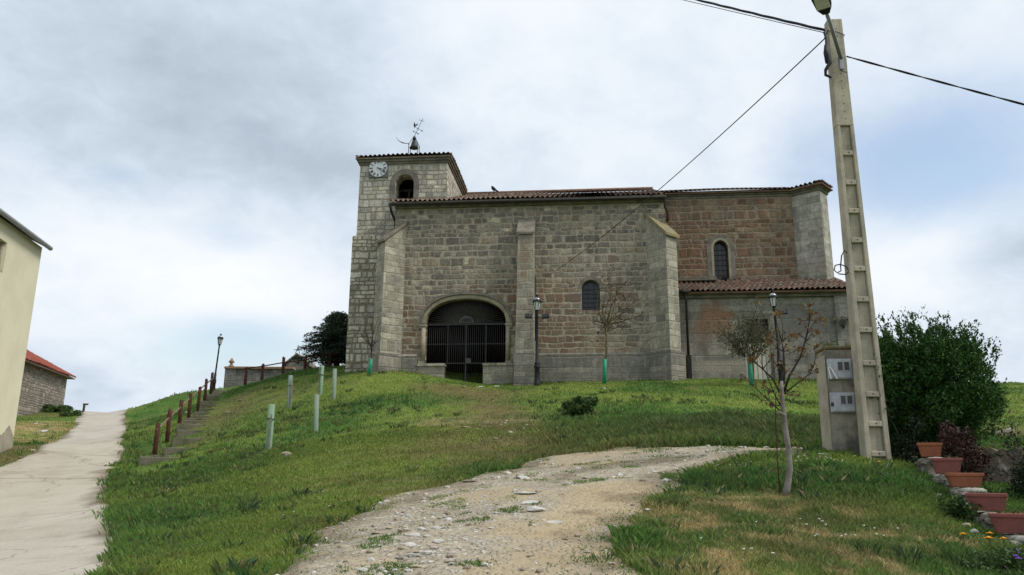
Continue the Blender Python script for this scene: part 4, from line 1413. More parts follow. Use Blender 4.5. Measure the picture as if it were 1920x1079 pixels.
dpb.tube([(px_ - .35, .04, SZ - .04), (px_ + .12, .04, SZ - .04)], .075, 8)
dpb.build('downpipe', M['zinc'], church)
# short ledge of roofing between the corner buttress and the window
lb = MB()
lb.prism([(cx_(1272, 520, 2.3), 2.2), (cx_(1343, 520, 2.3), 2.2), (cx_(1343, 520, 2.3), 3.0), (cx_(1272, 520, 2.3), 3.0)], cz_(1300, 527, 2.3), [cz_(1300, 520, 2.3)] * 2 + [cz_(1300, 520, 2.3) + .2] * 2)
lb.build('roof_ledge', M['cornice'], church)

# ---- bells, vane, bird
bx, by = cx_(776, 284, 2.9), 2.9
bz = TZ + .19 + (by - TY + e) * rs * .98
fr = thing('bell_frame', 'leaning iron frame on the tower roof, with a hand-wrought weathervane and cross on top', 'bell frame', tuple(cworld(bx, by, bz)), -CH_A)
zk = lambda v_: cz_(776, v_, by) - bz
xk = lambda u_, v_: cx_(u_, v_, by) - bx
for s1 in (-1, 1):
    for s2 in (-1, 1):
        lg = MB()
        lg.tube([(s1 * .24, s2 * .20, -.25), (s1 * .24, s2 * .20, zk(273)), (s1 * .13, s2 * .11, zk(264)), (s1 * .03, s2 * .03, zk(259))], .018, 6)
        lg.ball((s1 * .24, s2 * .20, zk(273)), .035)
        lg.build('leg', M['iron'], fr)
vb = MB()
vtop = (xk(793, 223), 0, zk(223))
vb.tube([(0, 0, zk(256)), vtop], .013, 6)


def on_v(t_):
    return Vector((vtop[0] * t_, 0, zk(256) + (vtop[2] - zk(256)) * t_))


dv = (on_v(1) - on_v(0)).normalized()
pv = Vector((dv.z, 0, -dv.x))
c_ = on_v(.87)
vb.tube([c_ - pv * .15, c_ + pv * .15], .012, 6)
for t_, l0, l1 in ((.42, .22, .26), (.2, .16, .12)):
    c_ = on_v(t_)
    q_ = (pv + dv * -.15).normalized()
    vb.tube([c_ - q_ * l0, c_ + q_ * l1], .012, 6)
    vb.ball(c_ - q_ * l0, .04, .02, .035)
    vb.ball(c_ + q_ * l1, .045, .02, .035)
vb.ball(on_v(.42), .035)
vb.build('weathervane', M['iron'], fr)
ck_ = MB()   # the little cock on the vane arm
c_ = on_v(.42) - pv * .20
ck_.ball(c_ + Vector((.0, 0, .12)), .06, .025, .08)
ck_.tube([c_ + Vector((-.02, 0, .17)), c_ + Vector((-.02, 0, .30))], [.045, .012], 6)
ck_.tube([c_ + Vector((.03, 0, .10)), c_ + Vector((.13, 0, .16)), c_ + Vector((.14, 0, .24))], [.03, .04, .01], 6)
ck_.tube([c_, c_ + Vector((0, 0, .08))], .01, 5)
ck_.build('vane_cock', M['iron'], fr)
hm = MB()
hm.tube([(-.24, -.2, zk(272)), (xk(764, 271), -.2, zk(272)), (xk(757, 270), -.2, zk(270.5)), (xk(750, 266), -.2, zk(267)), (xk(745, 260), -.2, zk(260))], [.02, .016, .03, .014, .008], 6)
hm.build('striking_hammer', M['iron'], fr)
ch2 = thing('church_bell', 'small dark bronze bell hanging in the iron frame above the tower roof', 'bell', tuple(cworld(bx, by, bz + zk(278.5))), -CH_A)
bb = MB()
hh = zk(264) - zk(278.5)
bb.lathe([(.02, .12 * hh), (.235, .0), (.25, .02 * hh), (.20, .2 * hh), (.155, .5 * hh), (.13, .8 * hh), (.10, .95 * hh), (.0, hh)], 18)
bb.build('bell_body', M['bronze'], ch2)
bb = MB()
bb.lathe([(.0, hh), (.06, 1.02 * hh), (.095, 1.18 * hh), (.10, 1.3 * hh), (.07, 1.48 * hh), (.01, 1.6 * hh)], 14)
bb.build('bell_crown', M['iron'], ch2)
bx2, bz2 = cx_(757, 372, 2.2), BZ0 - .2
ch3 = thing('church_bell', 'large shadowed bell with its yoke inside the arched belfry opening', 'bell', tuple(cworld(bx2, 2.3, bz2)), -CH_A)
bb = MB()
bb.lathe([(.03, .25), (.40, .12), (.42, .15), (.33, .35), (.26, .62), (.22, .78), (.10, .88), (0, .9)], 18)
bb.build('bell_body', M['bronze'], ch3)
bb = MB()
bb.box(-.30, -.2, -.06, .06, .75, 1.35).box(.2, .30, -.06, .06, .75, 1.35).box(-.45, .45, -.08, .08, .82, .95).box(-.38, .38, -.07, .07, 1.28, 1.4)
bb.build('yoke', M['plate'], ch3)
ax = MB()
wire = thing('lightning_wire', 'thin bent wire standing on the tower tiles left of the bell', 'wire', tuple(cworld(cx_(754, 286, 1.6), 1.6, TZ + .25)), -CH_A)
ax.tube([(0, 0, -.1), (-.03, 0, .14), (-.07, 0, .28), (-.11, 0, .36)], .007, 5)
ax.build('wire_strand', M['steel'], wire)

rx_, ry_ = cx_(926, 362, 6.2), 6.2
rzz = NZ - ov * rise_n + .28 + (ry_ + ov) * rise_n + .06
bird = thing('bird', 'small dark bird perched on the nave roof ridge', 'bird', tuple(cworld(rx_, ry_, rzz)), R(-40))
bd = MB()
bd.tube([(.20, 0, .10), (.10, 0, .17), (.0, 0, .24), (-.09, 0, .33), (-.12, 0, .40), (-.15, 0, .42), (-.21, 0, .40)], [.025, .065, .10, .09, .06, .05, .006], 9)
bd.tube([(.14, 0, .15), (.24, 0, .07), (.34, 0, .0)], [.05, .045, .03], 6)
bd.tube([(.0, .03, .18), (.0, .03, -.03)], .012, 5).tube([(.0, -.03, .18), (.0, -.03, -.03)], .012, 5)
bd.build('body', M['bird'], bird)
# ------------------------------------------------------------------ ground sheet, road, track
def gpts(pix):
    return [G(u, v) for u, v in pix]


def sdist(px, py, poly):
    """signed distance to polygon, positive inside"""
    q = np.array(poly, float)
    n = len(q)
    dmin = np.full(len(px), 1e9)
    ins = np.zeros(len(px), bool)
    for i in range(n):
        ax, ay = q[i]
        bx_, by_ = q[(i + 1) % n]
        ex, ey = bx_ - ax, by_ - ay
        t = np.clip(((px - ax) * ex + (py - ay) * ey) / max(ex * ex + ey * ey, 1e-9), 0, 1)
        dmin = np.minimum(dmin, np.hypot(px - ax - t * ex, py - ay - t * ey))
        c = ((ay > py) != (by_ > py)) & (px < (bx_ - ax) * (py - ay) / (by_ - ay + 1e-12) + ax)
        ins ^= c
    return np.where(ins, dmin, -dmin)


_tr = gpts([(525, 1076), (578, 1005), (665, 957), (775, 926), (878, 899), (968, 874), (1056, 854), (1160, 842), (1300, 842), (1400, 840), (1470, 840), (1540, 843), (1545, 848),
            (1500, 852), (1420, 857), (1345, 868), (1292, 890), (1252, 925), (1232, 955), (1170, 985), (1148, 1010), (1140, 1040), (1165, 1076)])
TRACK = [(p.x, p.y) for p in _tr] + [(1.6, 4.5), (1.8, -3.0), (-2.6, -3.0), (-2.4, 4.5)]
_rr = gpts([(235, 1070), (226, 1020), (206, 980), (200, 935), (200, 905), (214, 875), (230, 845), (234, 812), (238, 790), (237, 781)])
_rl = gpts([(150, 781), (140, 800), (100, 830), (60, 850), (10, 872)])
_e = Vector((_rr[-1].x - _rr[-4].x, _rr[-1].y - _rr[-4].y)).normalized()
ROAD = [(_rr[0].x + 1.6, -6.0), (_rr[0].x + .6, 5.0)] + [(p.x, p.y) for p in _rr] + [(_rr[-1].x + _e.x * 14, _rr[-1].y + _e.y * 14), (_rl[0].x + _e.x * 14, _rl[0].y + _e.y * 14)] + [(p.x, p.y) for p in _rl] + [(-12.6, 14.0), (-11.0, 9.0), (-9.5, 2.0), (-8.5, -6.0)]
SAND = [(p.x, p.y) for p in gpts([(1030, 1000), (1050, 940), (1090, 915), (1160, 905), (1230, 908), (1225, 940), (1190, 975), (1130, 1000), (1060, 1015), (990, 1010)])]
ISLE = [(p.x, p.y) for p in gpts([(1050, 905), (1080, 893), (1160, 878), (1280, 868), (1330, 860), (1300, 856), (1200, 862), (1110, 876), (1060, 888)])]
STEP_A, STEP_B = G(305, 866), G(418, 733)


def wob(x, y, a=.35):
    return (fbm(x, y, 0.9, 31, 4) - .5) * a * 2


# -- albedo of the turf: patches measured in the photograph, given in metres on the ground
_pats = []


def patch(u, v, rx, ry, kind, k=1.0, ang=0.0):
    p = G(u, v)
    _pats.append((p.x, p.y, rx, ry, kind, k, ang))


for a_ in [(1360, 945, .55, .45, 'dry', .9), (1420, 950, .5, .3, 'dry', .8), (1320, 965, .5, .35, 'dry', .8), (1290, 985, .4, .3, 'dry', .7), (1400, 1010, .7, .5, 'dry', .9), (1460, 1060, .6, .5, 'dry', .9), (1400, 1050, .5, .4, 'dry', .9),
           (1500, 1000, .5, .2, 'dry', .7), (1560, 1010, .4, .25, 'dry', .6), (1640, 1055, .3, .3, 'dry', .9), (1700, 1010, .3, .25, 'dry', .9), (1700, 1035, .3, .2, 'dry', .8), (1750, 1015, .5, .3, 'dry', .8), (1585, 962, .25, .2, 'dry', .9), (1430, 930, .3, .2, 'dry', .7), (1545, 890, .5, .15, 'dry', .6),
           (1520, 945, .5, .3, 'brown', .7), (1600, 950, .6, .4, 'brown', .7), (1690, 960, .8, .4, 'yellow', .9), (1560, 1065, .3, .3, 'dry', .7), (1350, 1070, .5, .3, 'dry', .6),
           (875, 728, 2.2, .7, 'brown', 1.0), (890, 742, 1.6, 1.2, 'brown', .8), (925, 765, 1.0, 2.0, 'brown', .65), (945, 790, .8, 1.6, 'brown', .6), (880, 790, 1.6, 1.2, 'dry', .45), (860, 830, 1.5, 1.0, 'brown', .8), (920, 850, 1.4, .9, 'brown', .7), (845, 855, 1.2, .6, 'dry', .5),
           (890, 735, 1.4, 1.4, 'brown', 1.2), (912, 752, .8, 2.0, 'brown', 1.2), (936, 776, .6, 2.0, 'brown', 1.2), (948, 800, .6, 1.8, 'brown', 1.2), (950, 830, .8, 1.6, 'brown', 1.0), (965, 858, .9, 1.0, 'brown', 1.0),
           (760, 900, .9, .4, 'brown', .6), (690, 930, 1.0, .4, 'brown', .7), (960, 835, 1.2, .8, 'brown', .5), (1010, 820, 1.2, .8, 'brown', .4), (720, 935, .6, .3, 'dry', .7), (640, 905, 1.0, .5, 'dry', .35), (560, 900, .6, .4, 'dry', .35),
           (1090, 848, 1.6, .5, 'brown', .7), (980, 872, 1.2, .4, 'brown', .8), (880, 905, 1.2, .3, 'brown', .7), (640, 980, .5, .5, 'brown', .6),
           (650, 850, 3.0, 3.2, 'yellow', 1.1), (570, 900, 2.2, 1.8, 'yellow', 1.2), (480, 990, 1.3, 1.2, 'yellow', .8), (430, 1050, 1.0, .8, 'yellow', .6), (760, 840, 2.4, 2.4, 'yellow', .4), (1000, 745, 2.5, 2.0, 'yellow', .3), (1250, 745, 5.0, 2.0, 'yellow', .4), (680, 730, 2.2, 2.2, 'yellow', .35), (560, 730, 2.5, 3.0, 'brown', .25),
           (420, 880, 1.6, 1.6, 'lush', 1.3), (260, 1000, 1.6, 1.6, 'lush', 1.2), (330, 900, 2.2, 2.0, 'lush', 1.0), (300, 830, 2.0, 2.0, 'lush', .6), (520, 790, 3, 3, 'lush', .5), (1600, 1040, .8, .4, 'brown', .7), (1500, 975, 1.0, .4, 'brown', .5), (1800, 1060, .7, .5, 'lush', .8), (1350, 900, 1.2, .4, 'lush', .6), (920, 800, 1.2, 2.5, 'brown', .8), (840, 840, 2.2, 1.2, 'brown', .7), (700, 890, 1.6, .8, 'brown', .5), (480, 905, 1.0, .9, 'lush', .9), (360, 950, 1.6, 1.4, 'lush', .8), (330, 1020, 1.2, 1.0, 'lush', .8), (420, 960, 1.0, .8, 'lush', .6), (300, 900, 1.5, 1.5, 'lush', .5), (240, 960, .8, .9, 'lush', .7), (540, 860, 1.0, .8, 'lush', .6), (640, 780, 1.6, 2, 'lush', .35),
           (1250, 810, 3.0, 1.4, 'tall', .9), (1400, 800, 3.0, 1.5, 'tall', 1.0), (1500, 810, 2.0, 1.4, 'tall', .9), (1330, 830, 3.0, .8, 'tall', .6), (1160, 800, 2.0, 1.4, 'lush', .4), (1085, 785, 1.2, .8, 'lush', .6),
           (1560, 905, 1.2, .8, 'lush', .8), (1450, 890, 1.0, .6, 'lush', .8), (1380, 900, 1.0, .5, 'lush', .6), (1640, 900, 1.0, .6, 'lush', .6), (1420, 870, 1.4, .5, 'yellow', .5),
           (70, 800, 2.8, 3.4, 'dry', 1.3), (60, 830, 2.4, 2.0, 'dry', 1.0), (30, 862, 2.2, 1.0, 'brown', 2.0), (70, 846, 1.6, .8, 'brown', 1.6), (110, 790, 1.6, 2.0, 'yellow', .6), (60, 840, 2.2, 1.0, 'brown', .9), (100, 780, 2, 3, 'brown', .5), (400, 790, 1.2, 2.5, 'brown', .9, .2), (450, 755, 1.0, 2.4, 'brown', .8, .2), (350, 835, .9, 1.6, 'brown', .7), (1880, 810, 2.0, 1.2, 'brown', .6), (1850, 780, 3.0, 2.5, 'yellow', .25)]:
    patch(*a_)

GCOL = {'mid': (0.106, 0.184, 0.036), 'lush': (0.057, 0.130, 0.031), 'yellow': (0.200, 0.250, 0.051), 'dry': (0.44, 0.325, 0.165), 'brown': (0.175, 0.135, 0.062), 'tall': (0.090, 0.120, 0.042)}


def grass_fields(x, y):
    """per point: colour, blade height, cover"""
    n = len(x)
    n1_, n2_, n3_ = fbm(x, y, .35, 51, 4), fbm(x, y, 1.1, 61, 4), fbm(x, y, 3.2, 71, 3)
    wts = {k: np.zeros(n) for k in GCOL}
    wts['mid'] += 0.36
    for (cx, cy, rx, ry, kind, k, ang) in _pats:
        jx, jy = (n2_ - .5) * 1.1 * rx, (n3_ - .5) * 1.1 * ry
        dx, dy = x - cx + jx, y - cy + jy
        if ang:
            dx, dy = dx * math.cos(ang) + dy * math.sin(ang), -dx * math.sin(ang) + dy * math.cos(ang)
        g = k * np.exp(-(dx / rx) ** 2 - (dy / ry) ** 2)
        wts[kind] += g * ({'dry': 1.9, 'brown': 1.35}.get(kind, 1.5))
    wts['lush'] += np.clip((n1_ - .53) * 4, 0, .6) + np.clip((n2_ - .58) * 4, 0, .5)
    wts['yellow'] += np.clip((.47 - n1_) * 4, 0, .6) + np.clip((n3_ - .6) * 2, 0, .3)
    wts['dry'] = wts['dry'] * np.clip((n3_ - .40) * 6, 0.08, 1.5)
    wts['brown'] = wts['brown'] * np.clip((n2_ - .22) * 3, 0.2, 1.4)
    wts['brown'] += np.clip((n3_ - .64) * 4, 0, .7)
    tot = sum(wts.values())
    col = sum(np.outer(wts[k] / tot, np.array(GCOL[k])) for k in GCOL)
    ht = (wts['mid'] * .034 + wts['lush'] * .080 + wts['yellow'] * .027 + wts['dry'] * .024 + wts['brown'] * .018 + wts['tall'] * .16) / tot
    cover = 1 - np.clip((wts['brown'] * .75 + wts['dry'] * .15) / tot, 0, .85)
    return col, ht, cover


# -- polar sheet: fine in front of the camera, coarse behind, out to the horizon
_fr = np.radians(np.arange(-52, 52.01, .30))
_bk = np.radians(np.concatenate([np.arange(55, 306, 4.0)]))
_ang = np.concatenate([_fr, _bk])
_rad = np.concatenate([np.linspace(.4, 5.5, 12), np.exp(np.linspace(math.log(5.9), math.log(75), 235)), np.exp(np.linspace(math.log(80), math.log(5000), 26))])
AA, RR = np.meshgrid(_ang, _rad)
gx, gy = (np.sin(AA) * RR).ravel(), (np.cos(AA) * RR).ravel()
gz = terrain(gx, gy)
tsd = sdist(gx, gy, TRACK) + wob(gx, gy, .55)
rsd = sdist(gx, gy, ROAD) + wob(gx, gy, .2)
gz -= .05 * np.clip((np.maximum(tsd, rsd) - .35) * 3, 0, 1)      # the sheet dips a little under road and track
gc, gh, gcv = grass_fields(gx, gy)
soil = np.array((0.115, 0.085, 0.047))
bare = np.clip(1 - gcv, 0, 1)[:, None] * .6
gcol = (gc * .85) * (1 - bare) + soil * bare
gcol = gcol * (0.8 + 0.4 * vnoise(gx, gy, 6.0, 77))[:, None]
na, nr_ = len(_ang), len(_rad)
ii, jj = np.meshgrid(np.arange(nr_ - 1), np.arange(na), indexing='ij')
j2 = (jj + 1) % na
quads = np.stack([ii * na + jj, ii * na + j2, (ii + 1) * na + j2, (ii + 1) * na + jj], -1).reshape(-1, 4)[:, ::-1]
ground = np_mesh('ground', np.stack([gx, gy, gz], 1), quads, M['ground'], None, gcol, True, True)
tag(ground, 'grassy hill slope rising to the church', 'ground', kind='structure')


def sheet(name, poly, step, lift, mat, colfn, edge=.3, wobble=.3, ylim=None):
    q = np.array(poly)
    x0, y0 = q.min(0) - .5
    x1, y1 = q.max(0) + .5
    xs, ys = np.arange(x0, x1, step), np.arange(max(y0, -4), y1, step)
    X, Y = np.meshgrid(xs, ys)
    fx, fy = X.ravel(), Y.ravel()
    sd = sdist(fx, fy, poly) + wob(fx, fy, wobble)
    z = terrain(fx, fy) + np.clip(sd * .22, -.09, lift)
    keep = (sd > -.6)
    idx = np.arange(len(fx)).reshape(X.shape)
    qd = np.stack([idx[:-1, :-1], idx[:-1, 1:], idx[1:, 1:], idx[1:, :-1]], -1).reshape(-1, 4)
    qd = qd[keep[qd].all(1)]
    used = np.unique(qd)
    mp = -np.ones(len(fx), int)
    mp[used] = np.arange(len(used))
    c = colfn(fx[used], fy[used], sd[used])
    o = np_mesh(name, np.stack([fx[used], fy[used], z[used]], 1), mp[qd], mat, None, c, True, True)
    return o


def track_col(x, y, sd):
    sand = np.clip(sdist(x, y, SAND) * 2.5 + (fbm(x, y, 2.0, 5, 4) - .5) * 1.6 + .55, 0, 1)
    sand = np.maximum(sand, np.clip((fbm(x, y, .8, 15, 4) - .52) * 5, 0, .8))
    mud = np.clip(.85 - sd * 1.25 + (fbm(x, y, 2.4, 25, 4) - .5) * 2.2, 0, 1)
    isl = np.clip(sdist(x, y, ISLE) * 2 + .5 + (fbm(x, y, 2.4, 35, 4) - .5) * 2.2, 0, 1)
    return np.stack([sand, np.maximum(mud, isl * .9), np.zeros_like(sand)], 1)


def road_col(x, y, sd):
    e_ = np.clip(.7 - sd * 2.2 + (fbm(x, y, 1.3, 45, 4) - .5) * 2.4, 0, 1)
    j0 = G(100, 900).y
    j = sum(k_ * np.exp(-((y - j0 - d_ + .04 * (x + 12)) / .06) ** 2) for d_, k_ in ((0, .75), (6.5, .45), (-5.5, .3), (13.5, .4), (21, .35)))   # joints across the slab
    cl_ = -2.3 - .487 * y
    j = j + .12 * np.clip(fbm(x, y, .5, 47, 3) * 2 - .4, 0, 1) * (np.exp(-((x - cl_ - .7) / .22) ** 2) + np.exp(-((x - cl_ + .7) / .22) ** 2))   # faint wheel marks
    return np.stack([np.maximum(e_, j)] * 3, 1)


track = sheet('dirt_track', TRACK, .085, .025, M['track'], track_col, wobble=.55)
tag(track, 'pale gravel track curving up from the foreground to the right', 'track', kind='structure')
road = sheet('road', ROAD, .13, .03, M['road'], road_col, wobble=.22)
tag(road, 'pale concrete lane climbing the hill on the left', 'road', kind='structure')

# ------------------------------------------------------------------ grass blades (one mass nobody could count)
rng = np.random.default_rng(7)


def scatter(n, r0, r1, a0=-36, a1=36, pw=1.0):
    a = np.radians(rng.uniform(a0, a1, n))
    t = rng.random(n)
    r = np.sqrt(r0 * r0 + (r1 * r1 - r0 * r0) * t ** pw)
    return np.sin(a) * r, np.cos(a) * r, r


CHF = [(-6.2, .7), (-6.2, 9), (25, 9), (25, .45)]
_cf = [cworld(TLX0, .7, 0), cworld(NX0, .7, 0), cworld(NX0, .0, 0), cworld(NX1, 0, 0), cworld(NX1 + .3, .4, 0), cworld(SX1 + .1, .4, 0), cworld(SX1 + .1, 9, 0), cworld(TLX0, 9, 0)]
CHURCH_FOOT = [(p.x, p.y) for p in _cf]


def blades(n, r0, r1, hmul, wbase, a0=-36, a1=36):
    x, y, r = scatter(n, r0, r1, a0, a1)
    col, ht, cov = grass_fields(x, y)
    t_ = sdist(x, y, TRACK) + wob(x, y, .55)
    rd_ = sdist(x, y, ROAD) + wob(x, y, .2)
    isl = sdist(x, y, ISLE) + wob(x, y, .5) * 1.2
    tuft = fbm(x, y, 3.0, 91, 4)
    p = cov.copy()
    sand_ = sdist(x, y, SAND)
    intrack = np.where((tuft > .59) & (sand_ < -.2), np.clip((tuft - .59) * 7, 0, .85), np.clip(.55 - t_ * 1.1, 0, .55) * np.clip((tuft - .35) * 5, .1, 1))
    intrack = np.where(isl > 0, np.clip((tuft - .40) * 4, 0, .8), intrack)
    p = np.where(t_ > 0, intrack, p)
    p = np.where(rd_ > 0, np.where(rd_ < .15, .25, 0), p)
    p = np.where(sdist(x, y, CHURCH_FOOT) > -.05, 0, p)
    # bare steps
    ax, ay, bx_, by_ = STEP_A.x, STEP_A.y, STEP_B.x, STEP_B.y
    tt = ((x - ax) * (bx_ - ax) + (y - ay) * (by_ - ay)) / ((bx_ - ax) ** 2 + (by_ - ay) ** 2)
    dd_ = np.abs((x - ax) * (by_ - ay) - (y - ay) * (bx_ - ax)) / math.hypot(bx_ - ax, by_ - ay)
    p = np.where((tt > -.02) & (tt < 1.02) & (dd_ < .62), .50, p)
    k = rng.random(n) < p
    x, y, r, col, ht, t_, rd_ = x[k], y[k], r[k], col[k], ht[k], t_[k], rd_[k]
    n = len(x)
    z = terrain(x, y)
    clump = .55 + .9 * fbm(x, y, 1.7, 99, 3) ** 1.3 * 1.6
    h = ht * hmul * clump * rng.uniform(.5, 1.45, n)
    h = np.where(t_ > 0, np.minimum(h, .05) , h)
    edge = (np.abs(t_) < .5) | ((rd_ < 0) & (rd_ > -.5))
    h = np.where(edge & (t_ < 0), h * 1.25 + .015, h)
    wd = wbase * (r / 10) ** .75 * rng.uniform(.6, 1.3, n)
    az = rng.uniform(0, 2 * np.pi, n)
    lean = rng.uniform(.15, .9, n) * h
    la = rng.uniform(0, 2 * np.pi, n)
    ux, uy = np.cos(az) * wd / 2, np.sin(az) * wd / 2
    mx, my = np.cos(la) * lean, np.sin(la) * lean
    v0 = np.stack([x - ux, y - uy, z - .01], 1)
    v1 = np.stack([x + ux, y + uy, z - .01], 1)
    v2 = np.stack([x + mx * .35 + ux * .7, y + my * .35 + uy * .7, z + h * .62], 1)
    v3 = np.stack([x + mx, y + my, z + h], 1)
    vv = np.stack([v0, v1, v2, v3], 1).reshape(-1, 3)
    b = np.arange(n)[:, None] * 4
    f = np.concatenate([b + np.array([[0, 1, 2]]), b + np.array([[0, 2, 3]])], 1).reshape(-1, 3)
    c = col * rng.uniform(.62, 1.5, (n, 1)) * (1 + rng.normal(0, .07, (n, 3)))
    dryb = rng.random(n) < .08
    c[dryb] = c[dryb] * .5 + np.array((.22, .17, .08)) * .5
    c4 = np.repeat(c, 4, 0).reshape(n, 4, 3)
    c4[:, 3] *= 1.15
    return vv, f, np.clip(c4.reshape(-1, 3), .004, .8)


def tufts(n, r0, r1):
    """coarser clumps of weeds and long grass"""
    x, y, r = scatter(n, r0, r1)
    n2_, n1_ = fbm(x, y, 1.1, 161, 3), fbm(x, y, .4, 171, 3)
    tall = sum(k * np.exp(-((x - cx) / rx) ** 2 - ((y - cy) / ry) ** 2) for cx, cy, rx, ry, kind, k, a in _pats if kind in ('lush', 'tall'))
    t_ = sdist(x, y, TRACK) + wob(x, y, .55)
    rd_ = sdist(x, y, ROAD) + wob(x, y, .2)
    edge = np.exp(-(np.minimum(np.abs(t_ + .25), np.abs(rd_ + .3)) / .3) ** 2)
    p = np.clip(tall * .55 + edge * .35 + np.clip((n2_ - .60) * 3, 0, .4), 0, 1) * np.where(t_ > .5, .12, 1) * np.where(sdist(x, y, SAND) > -.2, 0, 1)
    yel = sum(k * np.exp(-((x - cx) / rx) ** 2 - ((y - cy) / ry) ** 2) for cx, cy, rx, ry, kind, k, a in _pats if kind in ('yellow', 'dry', 'brown'))
    p = p * np.clip(1 - 1.1 * yel, .04, 1)
    p = np.where((rd_ > -.05) | (sdist(x, y, CHURCH_FOOT) > -.3), 0, p)
    k = rng.random(n) < p
    x, y, r, t_ = x[k], y[k], r[k], t_[k]
    B = 30
    m = len(x)
    hh = np.repeat(rng.uniform(.05, .15, m) * np.where(t_ > 0, .55, 1), B)
    base = np.array([(.045, .095, .026), (.075, .125, .032), (.12, .15, .045), (.05, .085, .04)])[rng.integers(0, 4, m)] * rng.uniform(.75, 1.25, (m, 1))
    c = np.repeat(base, B, 0) * rng.uniform(.6, 1.45, (m * B, 1))
    straw = rng.random(m * B) < .07
    c[straw] = (.36, .29, .15)
    a = rng.uniform(0, 2 * np.pi, m * B)
    off = rng.random(m * B) ** .5 * .10
    X, Y = np.repeat(x, B) + np.cos(a) * off, np.repeat(y, B) + np.sin(a) * off
    Z = terrain(X, Y)
    h = hh * rng.uniform(.45, 1.2, m * B)
    wd = .0058 * (np.repeat(r, B) / 10) ** .6 * rng.uniform(.7, 1.5, m * B)
    ux, uy = -np.sin(a) * wd / 2, np.cos(a) * wd / 2
    le = h * rng.uniform(.1, .9, m * B)
    lx, ly = np.cos(a) * le, np.sin(a) * le
    v = np.stack([np.stack([X - ux, Y - uy, Z - .01], 1), np.stack([X + ux, Y + uy, Z - .01], 1), np.stack([X + lx * .4 + ux * .8, Y + ly * .4 + uy * .8, Z + h * .7], 1), np.stack([X + lx, Y + ly, Z + h], 1)], 1).reshape(-1, 3)
    b = np.arange(m * B)[:, None] * 4
    f = np.concatenate([b + np.array([[0, 1, 2]]), b + np.array([[0, 2, 3]])], 1).reshape(-1, 3)
    return v, f, np.repeat(np.clip(c, .004, .8), 4, 0)


_all = [tufts(10000, 6.0, 30.0), tufts(5000, 28.0, 48.0), blades(300000, 5.6, 12.5, 1.0, .0085), blades(250000, 12.0, 22.0, 1.15, .0115), blades(200000, 21.0, 48.0, 1.25, .013), blades(26000, 44.0, 66.0, 1.3, .014),
        blades(45000, 5.0, 40.0, 1.2, .020, 36, 54), blades(30000, 5.0, 40.0, 1.2, .020, -54, -36), blades(14000, 2.2, 5.8, 1.0, .012, -50, 50)]
vv, ff, cc, o_ = [], [], [], 0
for a_, b_, c_ in _all:
    vv.append(a_)
    ff.append(b_ + o_)
    cc.append(c_)
    o_ += len(a_)
grass = np_mesh('grass', np.concatenate(vv), np.concatenate(ff), M['grass'], None, np.concatenate(cc))
tag(grass, 'green and straw coloured grass covering the hill', 'grass', kind='stuff')

# gravel: small pale stones strewn over the track and its edge
_ico = bmesh.new()
bmesh.ops.create_icosphere(_ico, subdivisions=1, radius=1.0)
ICO_V = np.array([tuple(v.co) for v in _ico.verts])
_ico.verts.index_update()
ICO_F = np.array([[v.index for v in f.verts] for f in _ico.faces])
_ico.free()


def pebbles(n, r0, r1, smin, smax):
    x, y, r = scatter(n, r0, r1, -26, 26)
    sd = sdist(x, y, TRACK) + wob(x, y, .55)
    sandp = sdist(x, y, SAND)
    cl = fbm(x, y, 1.1, 131, 4)
    left = np.clip((-.25 * x - .0 * y + .4), .15, 1.2)
    p = np.where(sd > -.25, np.clip((cl - .36) * 3.0, .03, 1) * left, 0) * np.where(sandp > 0, .12, 1)
    k = rng.random(n) < p
    x, y, sd = x[k], y[k], sd[k]
    n = len(x)
    s_ = smin * (smax / smin) ** (rng.random(n) ** 2.2)
    z = terrain(x, y) + np.clip(sd * .22, -.05, .025) + s_ * .12
    sc = np.stack([s_ * rng.uniform(.7, 1.4, n), s_ * rng.uniform(.7, 1.4, n), s_ * rng.uniform(.35, .7, n)], 1)
    az = rng.uniform(0, 6.28, n)
    V = ICO_V[None] * sc[:, None, :] * rng.uniform(.7, 1.2, (n, len(ICO_V), 1))
    X = V[..., 0] * np.cos(az)[:, None] - V[..., 1] * np.sin(az)[:, None]
    Y = V[..., 0] * np.sin(az)[:, None] + V[..., 1] * np.cos(az)[:, None]
    V = np.stack([X + x[:, None], Y + y[:, None], V[..., 2] + z[:, None]], -1)
    F_ = ICO_F[None] + (np.arange(n) * len(ICO_V))[:, None, None]
    base = np.array([(.50, .46, .39), (.40, .35, .28), (.56, .54, .49), (.33, .28, .21)])[rng.integers(0, 4, n)]
    c = base * rng.uniform(.75, 1.15, (n, 1))
    return V.reshape(-1, 3), F_.reshape(-1, 3), np.repeat(c, len(ICO_V), 0)


M['pebble'] = tint_mat('pale_gravel', .95, .1, 0, .5, 25)
pv_, pf_, pc_ = pebbles(16000, 6.2, 17, .010, .060)
gv = np_mesh('gravel', pv_, pf_, M['pebble'], None, pc_)
tag(gv, 'small pale stones scattered over the track', 'gravel', kind='stuff')
# ------------------------------------------------------------------ things
rnd = random.Random(5)
UPV = Vector((0, 0, 1))


def yaw_to_cam(p):
    return math.atan2(p.y, p.x) - math.pi / 2


